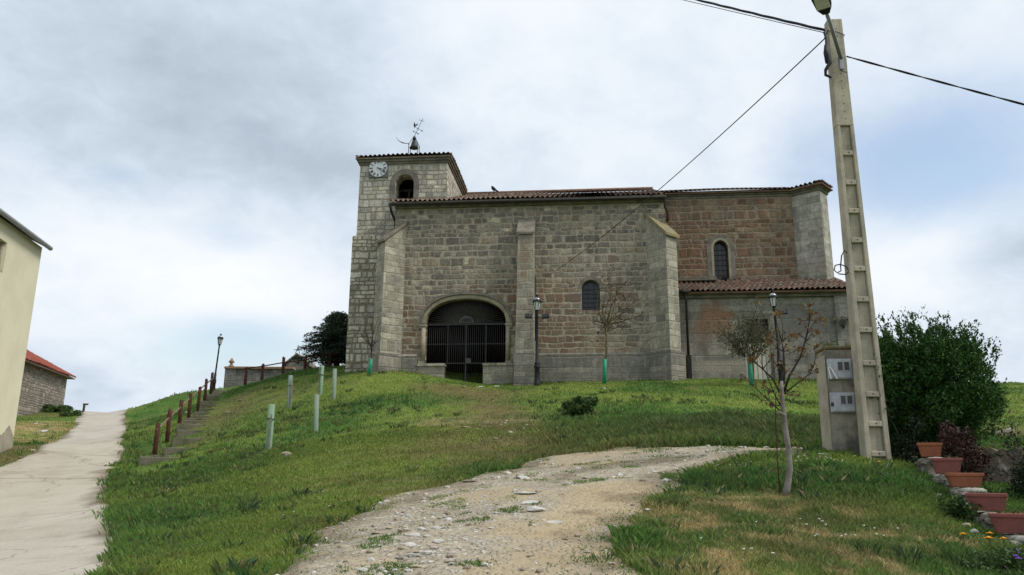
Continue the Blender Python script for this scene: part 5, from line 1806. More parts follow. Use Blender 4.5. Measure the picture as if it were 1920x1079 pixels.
def leaf_mesh(name, centres, size, mat, parent, rg, shape='leaf', aspect=.5, updir=None, jit=.4, tintfn=None, upness=.0):
    """many small folded leaves round given points"""
    c = np.array(centres, float)
    n = len(c)
    nrm = rg.normal(size=(n, 3))
    nrm[:, 2] += upness
    nrm /= np.linalg.norm(nrm, axis=1)[:, None]
    a = rg.normal(size=(n, 3)) if updir is None else np.array(updir) + rg.normal(size=(n, 3)) * jit
    a -= nrm * (a * nrm).sum(1)[:, None]
    a /= np.maximum(np.linalg.norm(a, axis=1), 1e-6)[:, None]
    b = np.cross(nrm, a)
    s_ = size * rg.uniform(.6, 1.35, n)[:, None]
    v0 = c - a * s_ * .5
    v1 = c + b * s_ * aspect * .5 + nrm * s_ * .08
    v2 = c + a * s_ * .5
    v3 = c - b * s_ * aspect * .5 + nrm * s_ * .08
    vv_ = np.stack([v0, v1, v2, v3], 1).reshape(-1, 3)
    f = np.arange(n)[:, None] * 4 + np.array([[0, 1, 2, 0, 2, 3]])
    t = rg.random(n) if tintfn is None else np.clip(tintfn(c) + rg.normal(0, .22, n), 0, 1)
    col = np.repeat(np.repeat(t[:, None], 3, 1), 4, 0)
    return np_mesh(name, vv_, f.reshape(-1, 3), mat, parent, col)


# ---- street lamps
def street_lamp(name_label, base, hgt, lights, lean=0.0, pane_mat='white_frost', rz=0.0):
    t = thing('street_lamp', name_label, 'street lamp', tuple(base), rz, 'black lantern street lamps')
    t.rotation_euler = (0, lean, rz)
    k = hgt / 4.0
    hl = .75 * k                        # lantern
    zp = hgt - hl
    mb = MB()
    mb.lathe([(.145 * k, -.25), (.145 * k, .10 * k), (.115 * k, .16 * k), (.105 * k, .75 * k), (.13 * k, .78 * k), (.13 * k, .84 * k), (.10 * k, .87 * k), (.12 * k, .92 * k), (.12 * k, .97 * k), (.085 * k, 1.02 * k), (.075 * k, 1.35 * k), (.055 * k, 1.40 * k),
              (.045 * k, zp - .1), (.07 * k, zp - .06), (.05 * k, zp - .02), (.04 * k, zp)], 14)
    mb.build('pole', M['iron_blue'], t)
    fb_ = MB()
    rb_, rt_ = .10 * k, .165 * k
    z0, z1 = zp + .05 * k, zp + .42 * k
    fb_.lathe([(.05 * k, zp - .01), (.11 * k, zp + .03 * k), (.115 * k, z0)], 6, smooth=False)
    for i in range(6):
        a = math.pi / 3 * i
        fb_.bar((rb_ * math.cos(a), rb_ * math.sin(a), z0), (rt_ * math.cos(a), rt_ * math.sin(a), z1), .02 * k)
    fb_.lathe([(.20 * k, z1), (.205 * k, z1 + .05 * k), (.17 * k, z1 + .07 * k)], 12)
    lan = fb_.build('lantern_frame', M['iron'], t)
    gl = MB()
    gl.lathe([(rb_ * .93, z0 + .003), (rt_ * .93, z1 - .003)], 6, smooth=False)
    gl.build('lantern_glass', M[pane_mat], lan)
    cp = MB()
    cp.lathe([(.17 * k, z1 + .073 * k), (.155 * k, z1 + .13 * k), (.10 * k, z1 + .19 * k), (.04 * k, z1 + .22 * k)], 14)
    cp.build('lantern_cap', M['chrome'], lan)
    cp = MB()
    cp.lathe([(.035 * k, z1 + .215 * k), (.03 * k, z1 + .25 * k), (.06 * k, z1 + .285 * k), (.075 * k, z1 + .31 * k), (.02 * k, z1 + .33 * k)], 12)
    cp.build('finial', M['iron'], lan)
    for s_ in lights:
        fb2 = MB()
        zc_ = zp - .22 * k
        fb2.obox((s_ * .36 * k, -.03 * k, zc_), (.15 * k, 0, .02 * k * s_), (0, .08 * k, -.02 * k), (-.01 * s_, .02 * k, .075 * k))
        fb2.obox((s_ * .51 * k, -.03 * k, zc_ + .02 * k), (.012 * k, 0, 0), (0, .095 * k, -.02 * k), (0, .02 * k, .10 * k))
        fl = fb2.build('floodlight', M['iron'], t)
        ar = MB()
        ar.tube([(0, 0, zc_ - .28 * k), (s_ * .14 * k, 0, zc_ - .22 * k), (s_ * .24 * k, 0, zc_ - .08 * k)], .012 * k, 6)
        ar.tube([(0, 0, zc_ - .07 * k), (s_ * .36 * k, 0, zc_ - .07 * k)], .014 * k, 6)
        ar.build('bracket', M['iron'], fl)
    return t


lp = plane_hit(1007, 722, CH_O - CH_EY * 1.15, CH_EY)
lp.z = tz(lp.x, lp.y)
top = P(1008, 553, lp.y)
street_lamp('black lantern lamp with two floodlights, standing right of the church gate', lp, top.z - lp.z, (-1, 1))
lp = G(1465, 709)
lp = onground(1466, 32.6, 712)
top = P(1456, 545, lp.y)
street_lamp('black lantern lamp with one floodlight, behind the red-leaved young tree', lp, top.z - lp.z, (1,), -.035)
lp = onground(399, 47.5, 735)
top = P(408, 626, lp.y)
street_lamp('black lantern lamp at the top of the grassy steps, leftmost of the three', lp, top.z - lp.z, (), .045)

# ---- utility pole
PB = P(1643, 868, 13.2)
PB.z = tz(PB.x, PB.y) - .02
PT = P(1567, 41, 13.2)
PH = PT.z - PB.z
POLE_YAW = R(-3)
pole = thing('utility_pole', 'tall tapering concrete utility pole with recessed rungs beside the meter pillar', 'utility pole', tuple(PB), POLE_YAW)
wb_, wt_, db_, dt_ = .200, .132, .14, .095         # half widths of the front, half depths


def pw_(z):
    f_ = z / PH
    return wb_ + (wt_ - wb_) * f_, db_ + (dt_ - db_) * f_


def taper_box(mb, xa, xb, ya, yb, z0, z1):
    """fractions of the half width/depth, following the taper"""
    vs_ = []
    for z in (z0, z1):
        w_, d_ = pw_(z)
        vs_ += [(xa * w_, ya * d_, z), (xb * w_, ya * d_, z), (xb * w_, yb * d_, z), (xa * w_, yb * d_, z)]
    mb.add(vs_, [(0, 3, 2, 1), (4, 5, 6, 7), (0, 1, 5, 4), (1, 2, 6, 5), (2, 3, 7, 6), (3, 0, 4, 7)])


# lean of the axis so that the pole foot and head both sit where the photograph has them
pole_body = MB()
zs0 = P(1590, 240, 13.2).z - PB.z
taper_box(pole_body, -1, 1, -1, 1, zs0, PH)
taper_box(pole_body, -1, -.58, -1, 1, -.6, zs0 - .002)
taper_box(pole_body, .58, 1, -1, 1, -.6, zs0 - .002)
taper_box(pole_body, -.578, .578, -.50, .45, -.6, zs0 - .002)
rung_v = [(1594, 292), (1598, 347), (1602, 400), (1607, 455), (1612, 508), (1616, 565), (1620, 622), (1626, 684), (1631, 742), (1638, 797), (1645, 853)]
for u_, v_ in rung_v:
    z = P(u_, v_, 13.2).z - PB.z
    taper_box(pole_body, -.578, .578, -.96, -.502, z - .035, z + .055)
pbo = pole_body.build('pole_body', M['concrete_pole'], pole, bevel=.012)
hb = MB()
for i in range(16):
    z = zs0 + .12 + i * .15
    if z > PH - .12:
        break
    w_, d_ = pw_(z)
    hb = MB()
    hb.tube([(.08 * w_, -d_ - .002, z), (.08 * w_, -d_ + .02, z)], .011, 8)
    hb.build('bolt_hole', M['black_paint'], pole)
for u_, v_ in rung_v:
    z = P(u_, v_, 13.2).z - PB.z
    w_, d_ = pw_(z)
    hb = MB()
    hb.tube([(0.05 * w_, -d_ * .94 - .003, z + .012), (0.05 * w_, -d_ * .9, z + .012)], .014, 8)
    hb.build('bolt_hole', M['black_paint'], pole)
pinv = (Matrix.Translation(PB) @ Matrix.Rotation(POLE_YAW, 4, 'Z')).inverted()


def pl_loc(u, v, Y):
    return pinv @ P(u, v, Y)


am = MB()
a0, a1 = pl_loc(1577, 110, 12.98), pl_loc(1549, 22, 12.2)
am.tube([a0, a0.lerp(a1, .5) + Vector((0, 0, .02)), a1], .034, 10)
am.obox(pl_loc(1577, 118, 13.0), (.035, 0, 0), (0, .04, 0), (.0, 0, .14))
arm = am.build('lamp_arm', M['steel'], pole)
hd = MB()
h0 = a1
d_ = (a1 - a0).normalized()
sx_ = d_.cross(UPV).normalized()
uz = sx_.cross(d_)
h1 = h0 + d_ * .62
vs_ = []
for q_, ww, hh_ in ((-.02, .055, .05), (.12, .12, .085), (.36, .15, .10), (.62, .10, .06)):
    cc_ = h0 + d_ * q_
    for sx2, sz2 in ((-1, -1), (1, -1), (1, .2), (.6, 1), (-.6, 1), (-1, .2)):
        vs_.append(cc_ + sx_ * ww * sx2 + uz * hh_ * sz2)
fs = [tuple(range(5, -1, -1)), tuple(18 + i for i in range(6))]
for i in range(3):
    for k in range(6):
        fs.append((i * 6 + k, i * 6 + (k + 1) % 6, (i + 1) * 6 + (k + 1) % 6, (i + 1) * 6 + k))
hd.add(vs_, fs)
hdo = hd.build('lamp_head', M['iron_blue'], arm)
gl = MB()
gl.obox(h0 + d_ * .34 - uz * .105, sx_ * .11, d_ * .20, uz * .012)
gl.build('lamp_lens', M['white_frost'], arm)
jb = MB()
jb.tube([pl_loc(1549, 85, 13.05), pl_loc(1549, 100, 13.05), pl_loc(1552, 118, 13.05)], [.035, .05, .045], 8)
jb.tube([pl_loc(1545, 60, 13.1), pl_loc(1549, 72, 13.1), pl_loc(1550, 90, 13.05), pl_loc(1556, 118, 13.0), pl_loc(1548, 132, 13.0), pl_loc(1548, 141, 13.0), pl_loc(1559, 146, 13.0)], [.022, .022, .03, .035, .03, .028, .02], 8)
jb.build('cable_joint', M['cable'], pole)
wl = MB()
z = P(1570, 66, 13.2).z - PB.z
w_, d2_ = pw_(z)
wl.tube([(-w_ - .01, -d2_ - .012, z + .03), (0, -d2_ - .015, z), (w_ + .012, -d2_ - .012, z - .07), (w_ + .012, d2_ + .01, z - .05), (-w_ - .012, d2_ + .01, z), (-w_ - .01, -d2_ - .012, z + .03)], .008, 5)
wl.build('wire_tie', M['cable'], pole)
wl = MB()
wl.tube([pl_loc(1577, 125, 12.97), pl_loc(1578, 134, 12.97), pl_loc(1588, 136, 12.97)], .008, 5)
wl.build('loose_wire', M['cable'], pole)
br = MB()
br.obox(pl_loc(1583, 121, 13.15), (.03, 0, 0), (0, .05, 0), (0, 0, .08))
br.build('cable_bracket', M['steel'], pole)
lo = MB()
lc = [(1592, 478), (1583, 470), (1578, 480), (1576, 500), (1577, 508), (1570, 512), (1564, 507), (1566, 498), (1575, 496), (1586, 500), (1592, 509), (1586, 515), (1572, 514)]
lo.tube([pl_loc(u_, v_, 13.15) for u_, v_ in lc], .011, 6)
lo.build('cable_loop', M['cable'], pole)


def cable(label, pts, rad, sag=.0, strands=1, tw=.03, n=40, far=1.0):
    # far > 1 carries the line on towards the next pole, out of the picture
    pts = (Vector(pts[0]), Vector(pts[0]).lerp(Vector(pts[1]), far))
    sag, n = sag * far, int(n * far)
    t = thing('overhead_cable', label, 'cable', tuple(pts[0]))
    base = Vector(pts[0])
    mb = MB()
    a, b = Vector(pts[0]), Vector(pts[1])
    for s_ in range(strands):
        ps = []
        for i in range(n + 1):
            f_ = i / n
            p = a.lerp(b, f_)
            p.z -= sag * 4 * f_ * (1 - f_)
            ph = f_ * n * .55 + s_ * 2 * math.pi / strands
            off = Vector((0, 0, 0)) if strands == 1 else Vector((math.cos(ph) * .3, math.cos(ph), math.sin(ph))) * tw
            ps.append(p + off - base)
        mb.tube(ps, rad, 5)
    mb.build('cable_strand', M['cable'], t)


c0 = P(1546, 57, 13.1)
cable('thick twisted black cable running from the pole head to the upper left', (c0, P(1180, -40, 19)), .014, .05, 3, .016, far=3.0)
cable('thin black wire just under the thick twisted cable on the left', (c0 + Vector((-.02, 0, -.05)), P(1150, -36, 19)), .008, .03, far=3.0)
cable('twisted black cable running from the pole down to the right edge', (P(1587, 106, 13.1), P(2080, 228, 12.0)), .011, .035, 2, .010, far=4.0)
cable('thin slanting wire from the pole head to the church wall', (P(1547, 72, 13.1), cworld(cx_(1022, 521) , -.03, cz_(1022, 521))), .012, .30)

# ---- meter pillar
MP = P(1580, 856, 13.75)
mp_top = P(1575, 660, 13.75)
mh = mp_top.z - tz(MP.x, MP.y)
pil = thing('meter_pillar', 'weathered concrete pillar with two grey meter boxes, beside the utility pole', 'meter pillar', (MP.x, MP.y, tz(MP.x, MP.y)), R(-6))
hw = (P(1622, 800, 13.75).x - P(1560, 800, 13.75).x) / 2 * .80
pm = MB()
pm.box(-hw, hw, -.26, .30, -.5, mh)
pbod = pm.build('pillar_body', M['box_concrete'], pil, bevel=.02)
pm = MB()
pm.box(-hw - .012, hw + .012, -.275, .31, mh + .002, mh + .06)
pm.build('pillar_cap', M['moss_top'], pil, bevel=.02)
pm = MB()
pm.box(-hw - .014, -hw - .002, -.262, .29, -.4, mh - .1)
pm.build('lit_side_strip', M['box_lit_side'], pil)  # added pale plate: light on the left side put into the colour
for vt, vb2, lab, hinge in ((674, 712, 'upper meter box with a loose left edge', 1), (737, 774, 'lower meter box with a small black padlock', 0)):
    zt2, zb2 = P(1580, vt, 13.5).z - MP.z, P(1580, vb2, 13.5).z - MP.z
    zt2 += MP.z - tz(MP.x, MP.y)
    zb2 += MP.z - tz(MP.x, MP.y)
    bxo = MB()
    xl, xr = -hw + .02, hw - .03
    bxo.box(xl, xr, -.31, -.262, zb2, zt2)
    bo = bxo.build('meter_box', M['meter_box'], pil, lab, bevel=.008)
    dr_ = MB()
    dr_.box(xl + .02, xr - .02, -.328, -.312, zb2 + .02, zt2 - .02)
    dr_.build('box_door', M['meter_box'], bo, bevel=.005)
    dro = bo
    for q0, q1 in ((.40, .60), (.66, .86)):
        wn_ = MB()
        xa, xb = xl + (xr - xl) * q0, xl + (xr - xl) * q1
        za, zb3 = zb2 + (zt2 - zb2) * .42, zb2 + (zt2 - zb2) * .82
        wn_.box(xa, xb, -.3325, -.3295, za, zb3)
        wn_.build('window_pane', M['meter_glass'], dro)
        fr_ = MB()
        fr_.box(xa - .012, xa - .001, -.338, -.329, za - .012, zb3 + .012).box(xb + .001, xb + .012, -.338, -.329, za - .012, zb3 + .012).box(xa, xb, -.338, -.329, zb3 + .001, zb3 + .012).box(xa, xb, -.338, -.329, za - .012, za - .001)
        fr_.build('window_frame', M['meter_box'], dro)
    ex = MB()
    if hinge:
        ex.bar((xl + .01, -.345, zb2 + .24), (xl + .13, -.35, zb2 + .0), .022, .012)
        ex.bar((xl + .0, -.34, zb2 + .2), (xl + .03, -.34, zb2 + .0), .02, .012)
        ex.build('loose_strip', M['white_paint'], bo)
    else:
        ex.box(xl - .005, xl + .035, -.355, -.33, zb2 + .10, zb2 + .15)
        ex.tube([(xl + .005, -.342, zb2 + .15), (xl + .005, -.342, zb2 + .175), (xl + .028, -.342, zb2 + .175), (xl + .028, -.342, zb2 + .15)], .005, 6)
        ex.build('padlock', M['iron'], bo)


# ---- trees
def branch_curve(a, b, rg, bend=.12, n=6):
    a, b = Vector(a), Vector(b)
    L_ = (b - a).length
    o1 = Vector((rg.uniform(-1, 1), rg.uniform(-1, 1), rg.uniform(-.6, .2))) * L_ * bend
    return [a.lerp(b, i / n) + o1 * math.sin(math.pi * i / n) for i in range(n + 1)]


# young tree in the foreground, red leaves
TB = P(1472, 936, 10.8)
TB.z = tz(TB.x, TB.y)
ty = thing('young_tree', 'slender young tree with pale trunk and sparse red-brown leaves, in the front lawn', 'tree', tuple(TB))
tp = [P(u_, v_, 10.8) - TB for u_, v_ in ((1472, 940), (1476, 915), (1481, 880), (1478, 840), (1472, 800), (1468, 765), (1465, 730), (1466, 715))]
for p in tp:
    p.y = 0
tm = MB()
tm.tube(tp, [.055, .046, .042, .038, .036, .034, .030, .024], 10)
trunk = tm.build('trunk', M['bark_pale'], ty)
rg = random.Random(11)
brm, tips = MB(), []
fork = tp[-1]


def L10(u, v, dy=0.0):
    p = P(u, v, 10.8 + dy) - TB
    return p


mains = {}
for nm, pts_, r_ in (('c', [(1467, 722), (1471, 700), (1469, 660), (1466, 640)], .022), ('l', [(1466, 745), (1450, 712), (1430, 692), (1405, 672), (1398, 648)], .016), ('r', [(1470, 735), (1480, 705), (1500, 672), (1510, 640), (1518, 600), (1517, 575)], .018),
                     ('r2', [(1471, 738), (1500, 715), (1520, 700), (1524, 690)], .011), ('l2', [(1463, 760), (1450, 735), (1440, 710), (1418, 660)], .010), ('l3', [(1462, 770), (1440, 750), (1410, 722), (1398, 708)], .009)):
    dy0 = {'c': 0, 'l': .15, 'r': -.1, 'r2': -.3, 'l2': -.25, 'l3': .2}[nm]
    ps = [L10(u_, v_, dy0 * i / (len(pts_) - 1)) for i, (u_, v_) in enumerate(pts_)]
    mains[nm] = ps
    brm.tube(ps, [r_ * (1 - .7 * i / (len(ps) - 1)) for i in range(len(ps))], 7)
clus = [(1421, 569, 7), (1428, 580, 3), (1454, 587, 12), (1461, 590, 6), (1518, 567, 8), (1513, 571, 4), (1524, 585, 9), (1512, 588, 4), (1540, 598, 14), (1548, 602, 8), (1534, 597, 6), (1499, 602, 9), (1530, 615, 5), (1516, 612, 4), (1488, 627, 14), (1495, 625, 10), (1481, 629, 6), (1532, 626, 10),
        (1526, 624, 5), (1444, 630, 7), (1470, 620, 6), (1462, 621, 4), (1445, 643, 8), (1440, 641, 5), (1461, 644, 6), (1473, 645, 4), (1534, 649, 11), (1525, 647, 4), (1485, 655, 10), (1503, 657, 11), (1506, 666, 10), (1498, 654, 6), (1411, 674, 12), (1418, 668, 6), (1430, 660, 4), (1418, 658, 5), (1448, 665, 8), (1451, 676, 7), (1458, 682, 8), (1466, 684, 7), (1489, 676, 6), (1524, 690, 8), (1520, 691, 5), (1538, 694, 3), (1396, 708, 7), (1392, 707, 3), (1411, 714, 4), (1430, 715, 7),
        (1420, 722, 5), (1434, 728, 6), (1459, 723, 5), (1507, 709, 4), (1500, 707, 5), (1510, 712, 5), (1440, 757, 6), (1441, 760, 4), (1493, 734, 5), (1485, 740, 4), (1476, 735, 3), (1425, 750, 3), (1460, 740, 4), (1482, 690, 4)]
lc_, ld_ = [], []
for u_, v_, k in clus:
    end = L10(u_, v_, rg.uniform(-.35, .35))
    cand = [p for ps in mains.values() for p in ps if p.z < end.z + .02] or [fork]
    st = min(cand, key=lambda p: (p - end).length + abs(p.x - end.x) * .3)
    if (st - end).length > .03:
        brm.tube(branch_curve(st, end, rg, .10), [.0075, .007, .006, .005, .0045, .004, .003], 5)
    for _ in range(int(k * 1.1)):
        lc_.append(end + Vector((rg.gauss(0, .038), rg.gauss(0, .05), rg.gauss(-.01, .030))))
        ld_.append((rg.uniform(-1, 1), rg.uniform(-1, 1), -.9))
brm.build('branches', M['bark_dark'], ty)
leaf_mesh('leaves', [tuple(p) for p in lc_], .068, M['leaf_red'], ty, np.random.default_rng(3), aspect=.55, updir=ld_, jit=.3)
sk = MB()
sk.tube([L10(1463, 936, .0), L10(1457, 850), L10(1454, 780), L10(1455, 735)], .008, 6)
stake = thing('tree_stake', 'thin rusty stake standing beside the red-leaved young tree', 'stake', tuple(TB))
sk.build('stake_rod', M['rust'], stake)
sk = MB()
tc_ = L10(1466, 776)
sk.tube([tc_ + Vector((.05 * math.cos(a) - .012, .05 * math.sin(a), .02 * math.sin(a * 2))) for a in np.linspace(0, 6.28, 12)], .010, 5)
sk.build('tie', M['tan_rock'], trunk)


def fan_tree(name, label, base, trunk_top, rtrunk, ends, mat_b, mat_l, leaf_size, per, rg, Y, spread=(.15, .2, .12), guard=None, group=None, seed=4, sub=2, rb0=.02):
    t = thing(name, label, 'tree', tuple(base), 0, group)
    a = Vector((0, 0, -.1))
    b = trunk_top - base
    m_ = MB()
    mid = a.lerp(b, .5) + Vector((.04, 0, 0))
    m_.tube([a, mid, b], [rtrunk, rtrunk * .85, rtrunk * .7], 9)
    m_.build('trunk', mat_b, t)
    bm_ = MB()
    lc2 = []
    for (u_, v_) in ends:
        end = P(u_, v_, Y + rg.uniform(-.8, .8) * spread[1] * 3) - base
        st = a.lerp(b, rg.uniform(.72, 1.0))
        cv = branch_curve(st, end, rg, .12, 7)
        bm_.tube(cv, [rb0 * (1 - .8 * i / 7) for i in range(8)], 6)
        for q_ in range(sub * 3):
            s0 = cv[rg.randint(2, 6)]
            e2 = s0 + (end - st) * rg.uniform(.15, .4) + Vector((rg.gauss(0, .22), rg.gauss(0, .25), rg.gauss(.06, .18)))
            c2 = branch_curve(s0, e2, rg, .12, 4)
            bm_.tube(c2, [rb0 * .35, rb0 * .3, rb0 * .25, rb0 * .2, rb0 * .12], 4)
            for p in c2[1:]:
                for _ in range(per):
                    lc2.append(tuple(p + Vector((rg.gauss(0, spread[0]), rg.gauss(0, spread[1]), rg.gauss(0, spread[2])))))
        for p in cv[3:]:
            for _ in range(per):
                lc2.append(tuple(p + Vector((rg.gauss(0, spread[0]), rg.gauss(0, spread[1]), rg.gauss(0, spread[2])))))
    bm_.build('branches', mat_b, t)
    if lc2 and mat_l:
        leaf_mesh('leaves', lc2, leaf_size, mat_l, t, np.random.default_rng(seed), aspect=.5)
    if guard:
        g_ = MB()
        r_, h_, lean = guard
        g_.tube([(0, 0, -.05), (lean * .5, 0, h_ * .5), (lean, 0, h_)], r_, 12)
        g_.build('tree_guard', M['guard_green'], t)
    return t


rg = random.Random(21)
b = onground(1133, 33.6, 716)
fan_tree('young_tree', 'young tree with dry brown leaves and green guard, under the small church window', b, P(1137, 600, 33.6), .055,
         [(1120, 585), (1110, 600), (1150, 545), (1168, 530), (1185, 545), (1195, 560), (1160, 520), (1140, 530), (1130, 510), (1180, 575), (1120, 625), (1165, 610), (1205, 590), (1150, 505)], M['bark_moss'], M['leaf_brown'], .10, 1, rg, 33.6, (.10, .15, .10), (.085, P(1133, 674, 33.6).z - b.z, .05), 'young trees in front of the church', 5, 2, .028)
b = onground(692, 33.9, 703)
fan_tree('young_tree', 'small leafless sapling with a green trunk guard at the tower corner', b, P(697, 650, 33.9), .025,
         [(672, 610), (685, 590), (700, 585), (712, 600), (718, 580), (690, 575), (680, 630), (715, 630)], M['bark_dark'], None, .05, 0, rg, 33.9, (.1, .1, .1), (.075, P(692, 673, 33.9).z - b.z, .06), 'young trees in front of the church', 6, 2, .016)
b = onground(1408, 31.5, 707)
ol = fan_tree('young_tree', 'small bushy grey-green tree with white post and green guard, right of the downpipe', b, P(1412, 672, 31.5), .05,
              [(1365, 600), (1352, 620), (1380, 590), (1395, 585), (1410, 583), (1425, 588), (1440, 600), (1445, 620), (1360, 640), (1375, 625), (1400, 610), (1420, 605), (1430, 625), (1385, 610), (1350, 608)], M['bark_moss'], M['leaf_olive'], .085, 8, rg, 31.5, (.12, .28, .10), (.085, P(1408, 680, 31.5).z - b.z, .0), 'young trees in front of the church', 7, 2, .03)
gw = MB()
gw.tube([(-.13, .02, -.05), (-.13, .02, P(1408, 662, 31.5).z - b.z)], .03, 8)
gw.build('support_post', M['guard_white'], ol)

# ---- big dark bush
BB = P(1745, 860, 14.4)
BB.z = tz(BB.x, BB.y)
bush = thing('laurel_bush', 'large dense dark green bush beside the utility pole', 'bush', tuple(BB))
nrg = np.random.default_rng(19)
NB_ = 46000
cen = P(1738, 734, 14.4) - BB
rxx = (P(1880, 722, 14.4).x - P(1618, 722, 14.4).x) / 2
rzz2 = (P(1745, 622, 14.4).z - P(1745, 865, 14.4).z) / 2
lobes = []
for i in range(90):
    v_ = nrg.normal(size=3)
    v_ /= np.linalg.norm(v_)
    lobes.append((cen + Vector((v_[0] * rxx * .80, v_[1] * rxx * .80, v_[2] * rzz2 * .80)), nrg.uniform(.16, .34)))
pts3 = []
lob = np.array([tuple(c) for c, r_ in lobes])
lr = np.array([r_ for c, r_ in lobes])
q = nrg.integers(0, len(lobes), NB_)
dirs = nrg.normal(size=(NB_, 3))
dirs /= np.linalg.norm(dirs, axis=1)[:, None]
pp = lob[q] + dirs * (lr[q] * nrg.uniform(.5, 1.1, NB_) ** .6)[:, None]
# upright shoots that break the outline
for i in range(150):
    a = nrg.uniform(0, 6.28)
    rr_ = math.sqrt(nrg.random()) * .95
    s0 = np.array(tuple(cen)) + np.array((math.cos(a) * rr_ * rxx, math.sin(a) * rr_ * rxx, rzz2 * math.sqrt(max(0, 1 - rr_ ** 2)) * .92))
    ln = nrg.uniform(.10, .36)
    d = np.array((math.cos(a) * .35 + nrg.normal() * .15, math.sin(a) * .35 + nrg.normal() * .15, 1.0))
    tt_ = nrg.random(34)[:, None]
    pp = np.concatenate([pp, s0 + d * ln * tt_ + nrg.normal(0, .022, (34, 3))])
for (u_, v_, k) in ((1640, 668, 60), (1644, 695, 90), (1638, 722, 70), (1642, 750, 80), (1650, 780, 80), (1868, 735, 60), (1862, 750, 80), (1855, 770, 60), (1650, 600, 40), (1660, 615, 60), (1692, 595, 50), (1720, 592, 50)):
    c_ = np.array(tuple(P(u_, v_, 13.25) - BB))
    pp = np.concatenate([pp, c_ + nrg.normal(0, .07, (k, 3)) * np.array((1, 1.5, 1.1))])
_in = nrg.normal(size=(22000, 3))
_in /= np.linalg.norm(_in, axis=1)[:, None]
_in *= (nrg.random(22000) ** .5 * .92)[:, None]
pp = np.concatenate([pp, _in * np.array((rxx * .88, rxx * .88, rzz2 * .95)) + np.array(tuple(cen))])
keep = pp[:, 2] > .02
pp = pp[keep]
od = (pp - np.array(tuple(cen)))
od /= np.maximum(np.linalg.norm(od, axis=1), 1e-5)[:, None]
od[:, 2] += .8
bl = leaf_mesh('foliage', pp, .062, M['leaf_bush'], bush, nrg, aspect=.42, updir=od, jit=.5, tintfn=lambda c: .15 + .35 * fbm(c[:, 0] + 5, c[:, 2] + c[:, 1], 2.4, 3, 3))
st = MB()
for i in range(12):
    a = i * .52
    st.tube([(math.cos(a) * .15, math.sin(a) * .15, -.1), (math.cos(a) * .35, math.sin(a) * .35, .7), (cen.x + math.cos(a) * .7, cen.y + math.sin(a) * .7, cen.z + .3)], [.03, .02, .008], 6)
st.build('stems', M['bark_dark'], bush)

# ---- conifer behind the tower
CB = onground(630, 46, 705)
con = thing('conifer_tree', 'dark cedar-like conifer behind the church tower', 'tree', tuple(CB))
ctop = P(636, 588, 46) - CB
tm = MB()
tm.tube([(0, 0, -.3), ctop * .5, ctop], [.2, .12, .02], 8)
tm.build('trunk', M['bark_dark'], con)
rg = random.Random(31)
cl, cdv = [], []
bm_ = MB()
for i in range(120):
    f_ = (i + .5) / 120
    z = ctop.z * (.06 + .94 * f_)
    ln = (2.75 * (1 - f_) ** .75 + .22) * rg.uniform(.55, 1.1)
    a = i * 2.4 + rg.uniform(-.4, .4)
    d = Vector((math.cos(a), math.sin(a), 0))
    ps = [Vector((0, 0, z)) + ctop * 0 + Vector((ctop.x * f_, 0, 0)) + d * ln * s_ + Vector((0, 0, .35 * ln * s_ - .42 * ln * s_ * s_ + (.10 if rg.random() < .5 else 0) * s_)) for s_ in (0, .25, .5, .75, 1)]
    bm_.tube(ps, [.035, .028, .02, .013, .006], 5)
    for s_ in np.linspace(.15, 1.04, int(10 + ln * 16)):
        k = min(int(s_ * 4), 3)
        p = ps[k].lerp(ps[k + 1], s_ * 4 - k)
        for _ in range(7):
            w_ = .20 + .24 * (1 - abs(s_ - .45))
            side_ = d.cross(UPV)
            off = side_ * rg.gauss(0, w_ * .55) + UPV * rg.gauss(-.03, .05) + d * rg.gauss(0, .06)
            cl.append(tuple(p + off))
            cdv.append(tuple(d * .9 + side_ * (1 if off.dot(side_) > 0 else -1) * .8 + UPV * -.1))
bm_.build('branches', M['bark_dark'], con)
leaf_mesh('foliage', cl, .15, M['leaf_conifer'], con, np.random.default_rng(32), aspect=.28, updir=cdv, jit=.25, upness=.9)

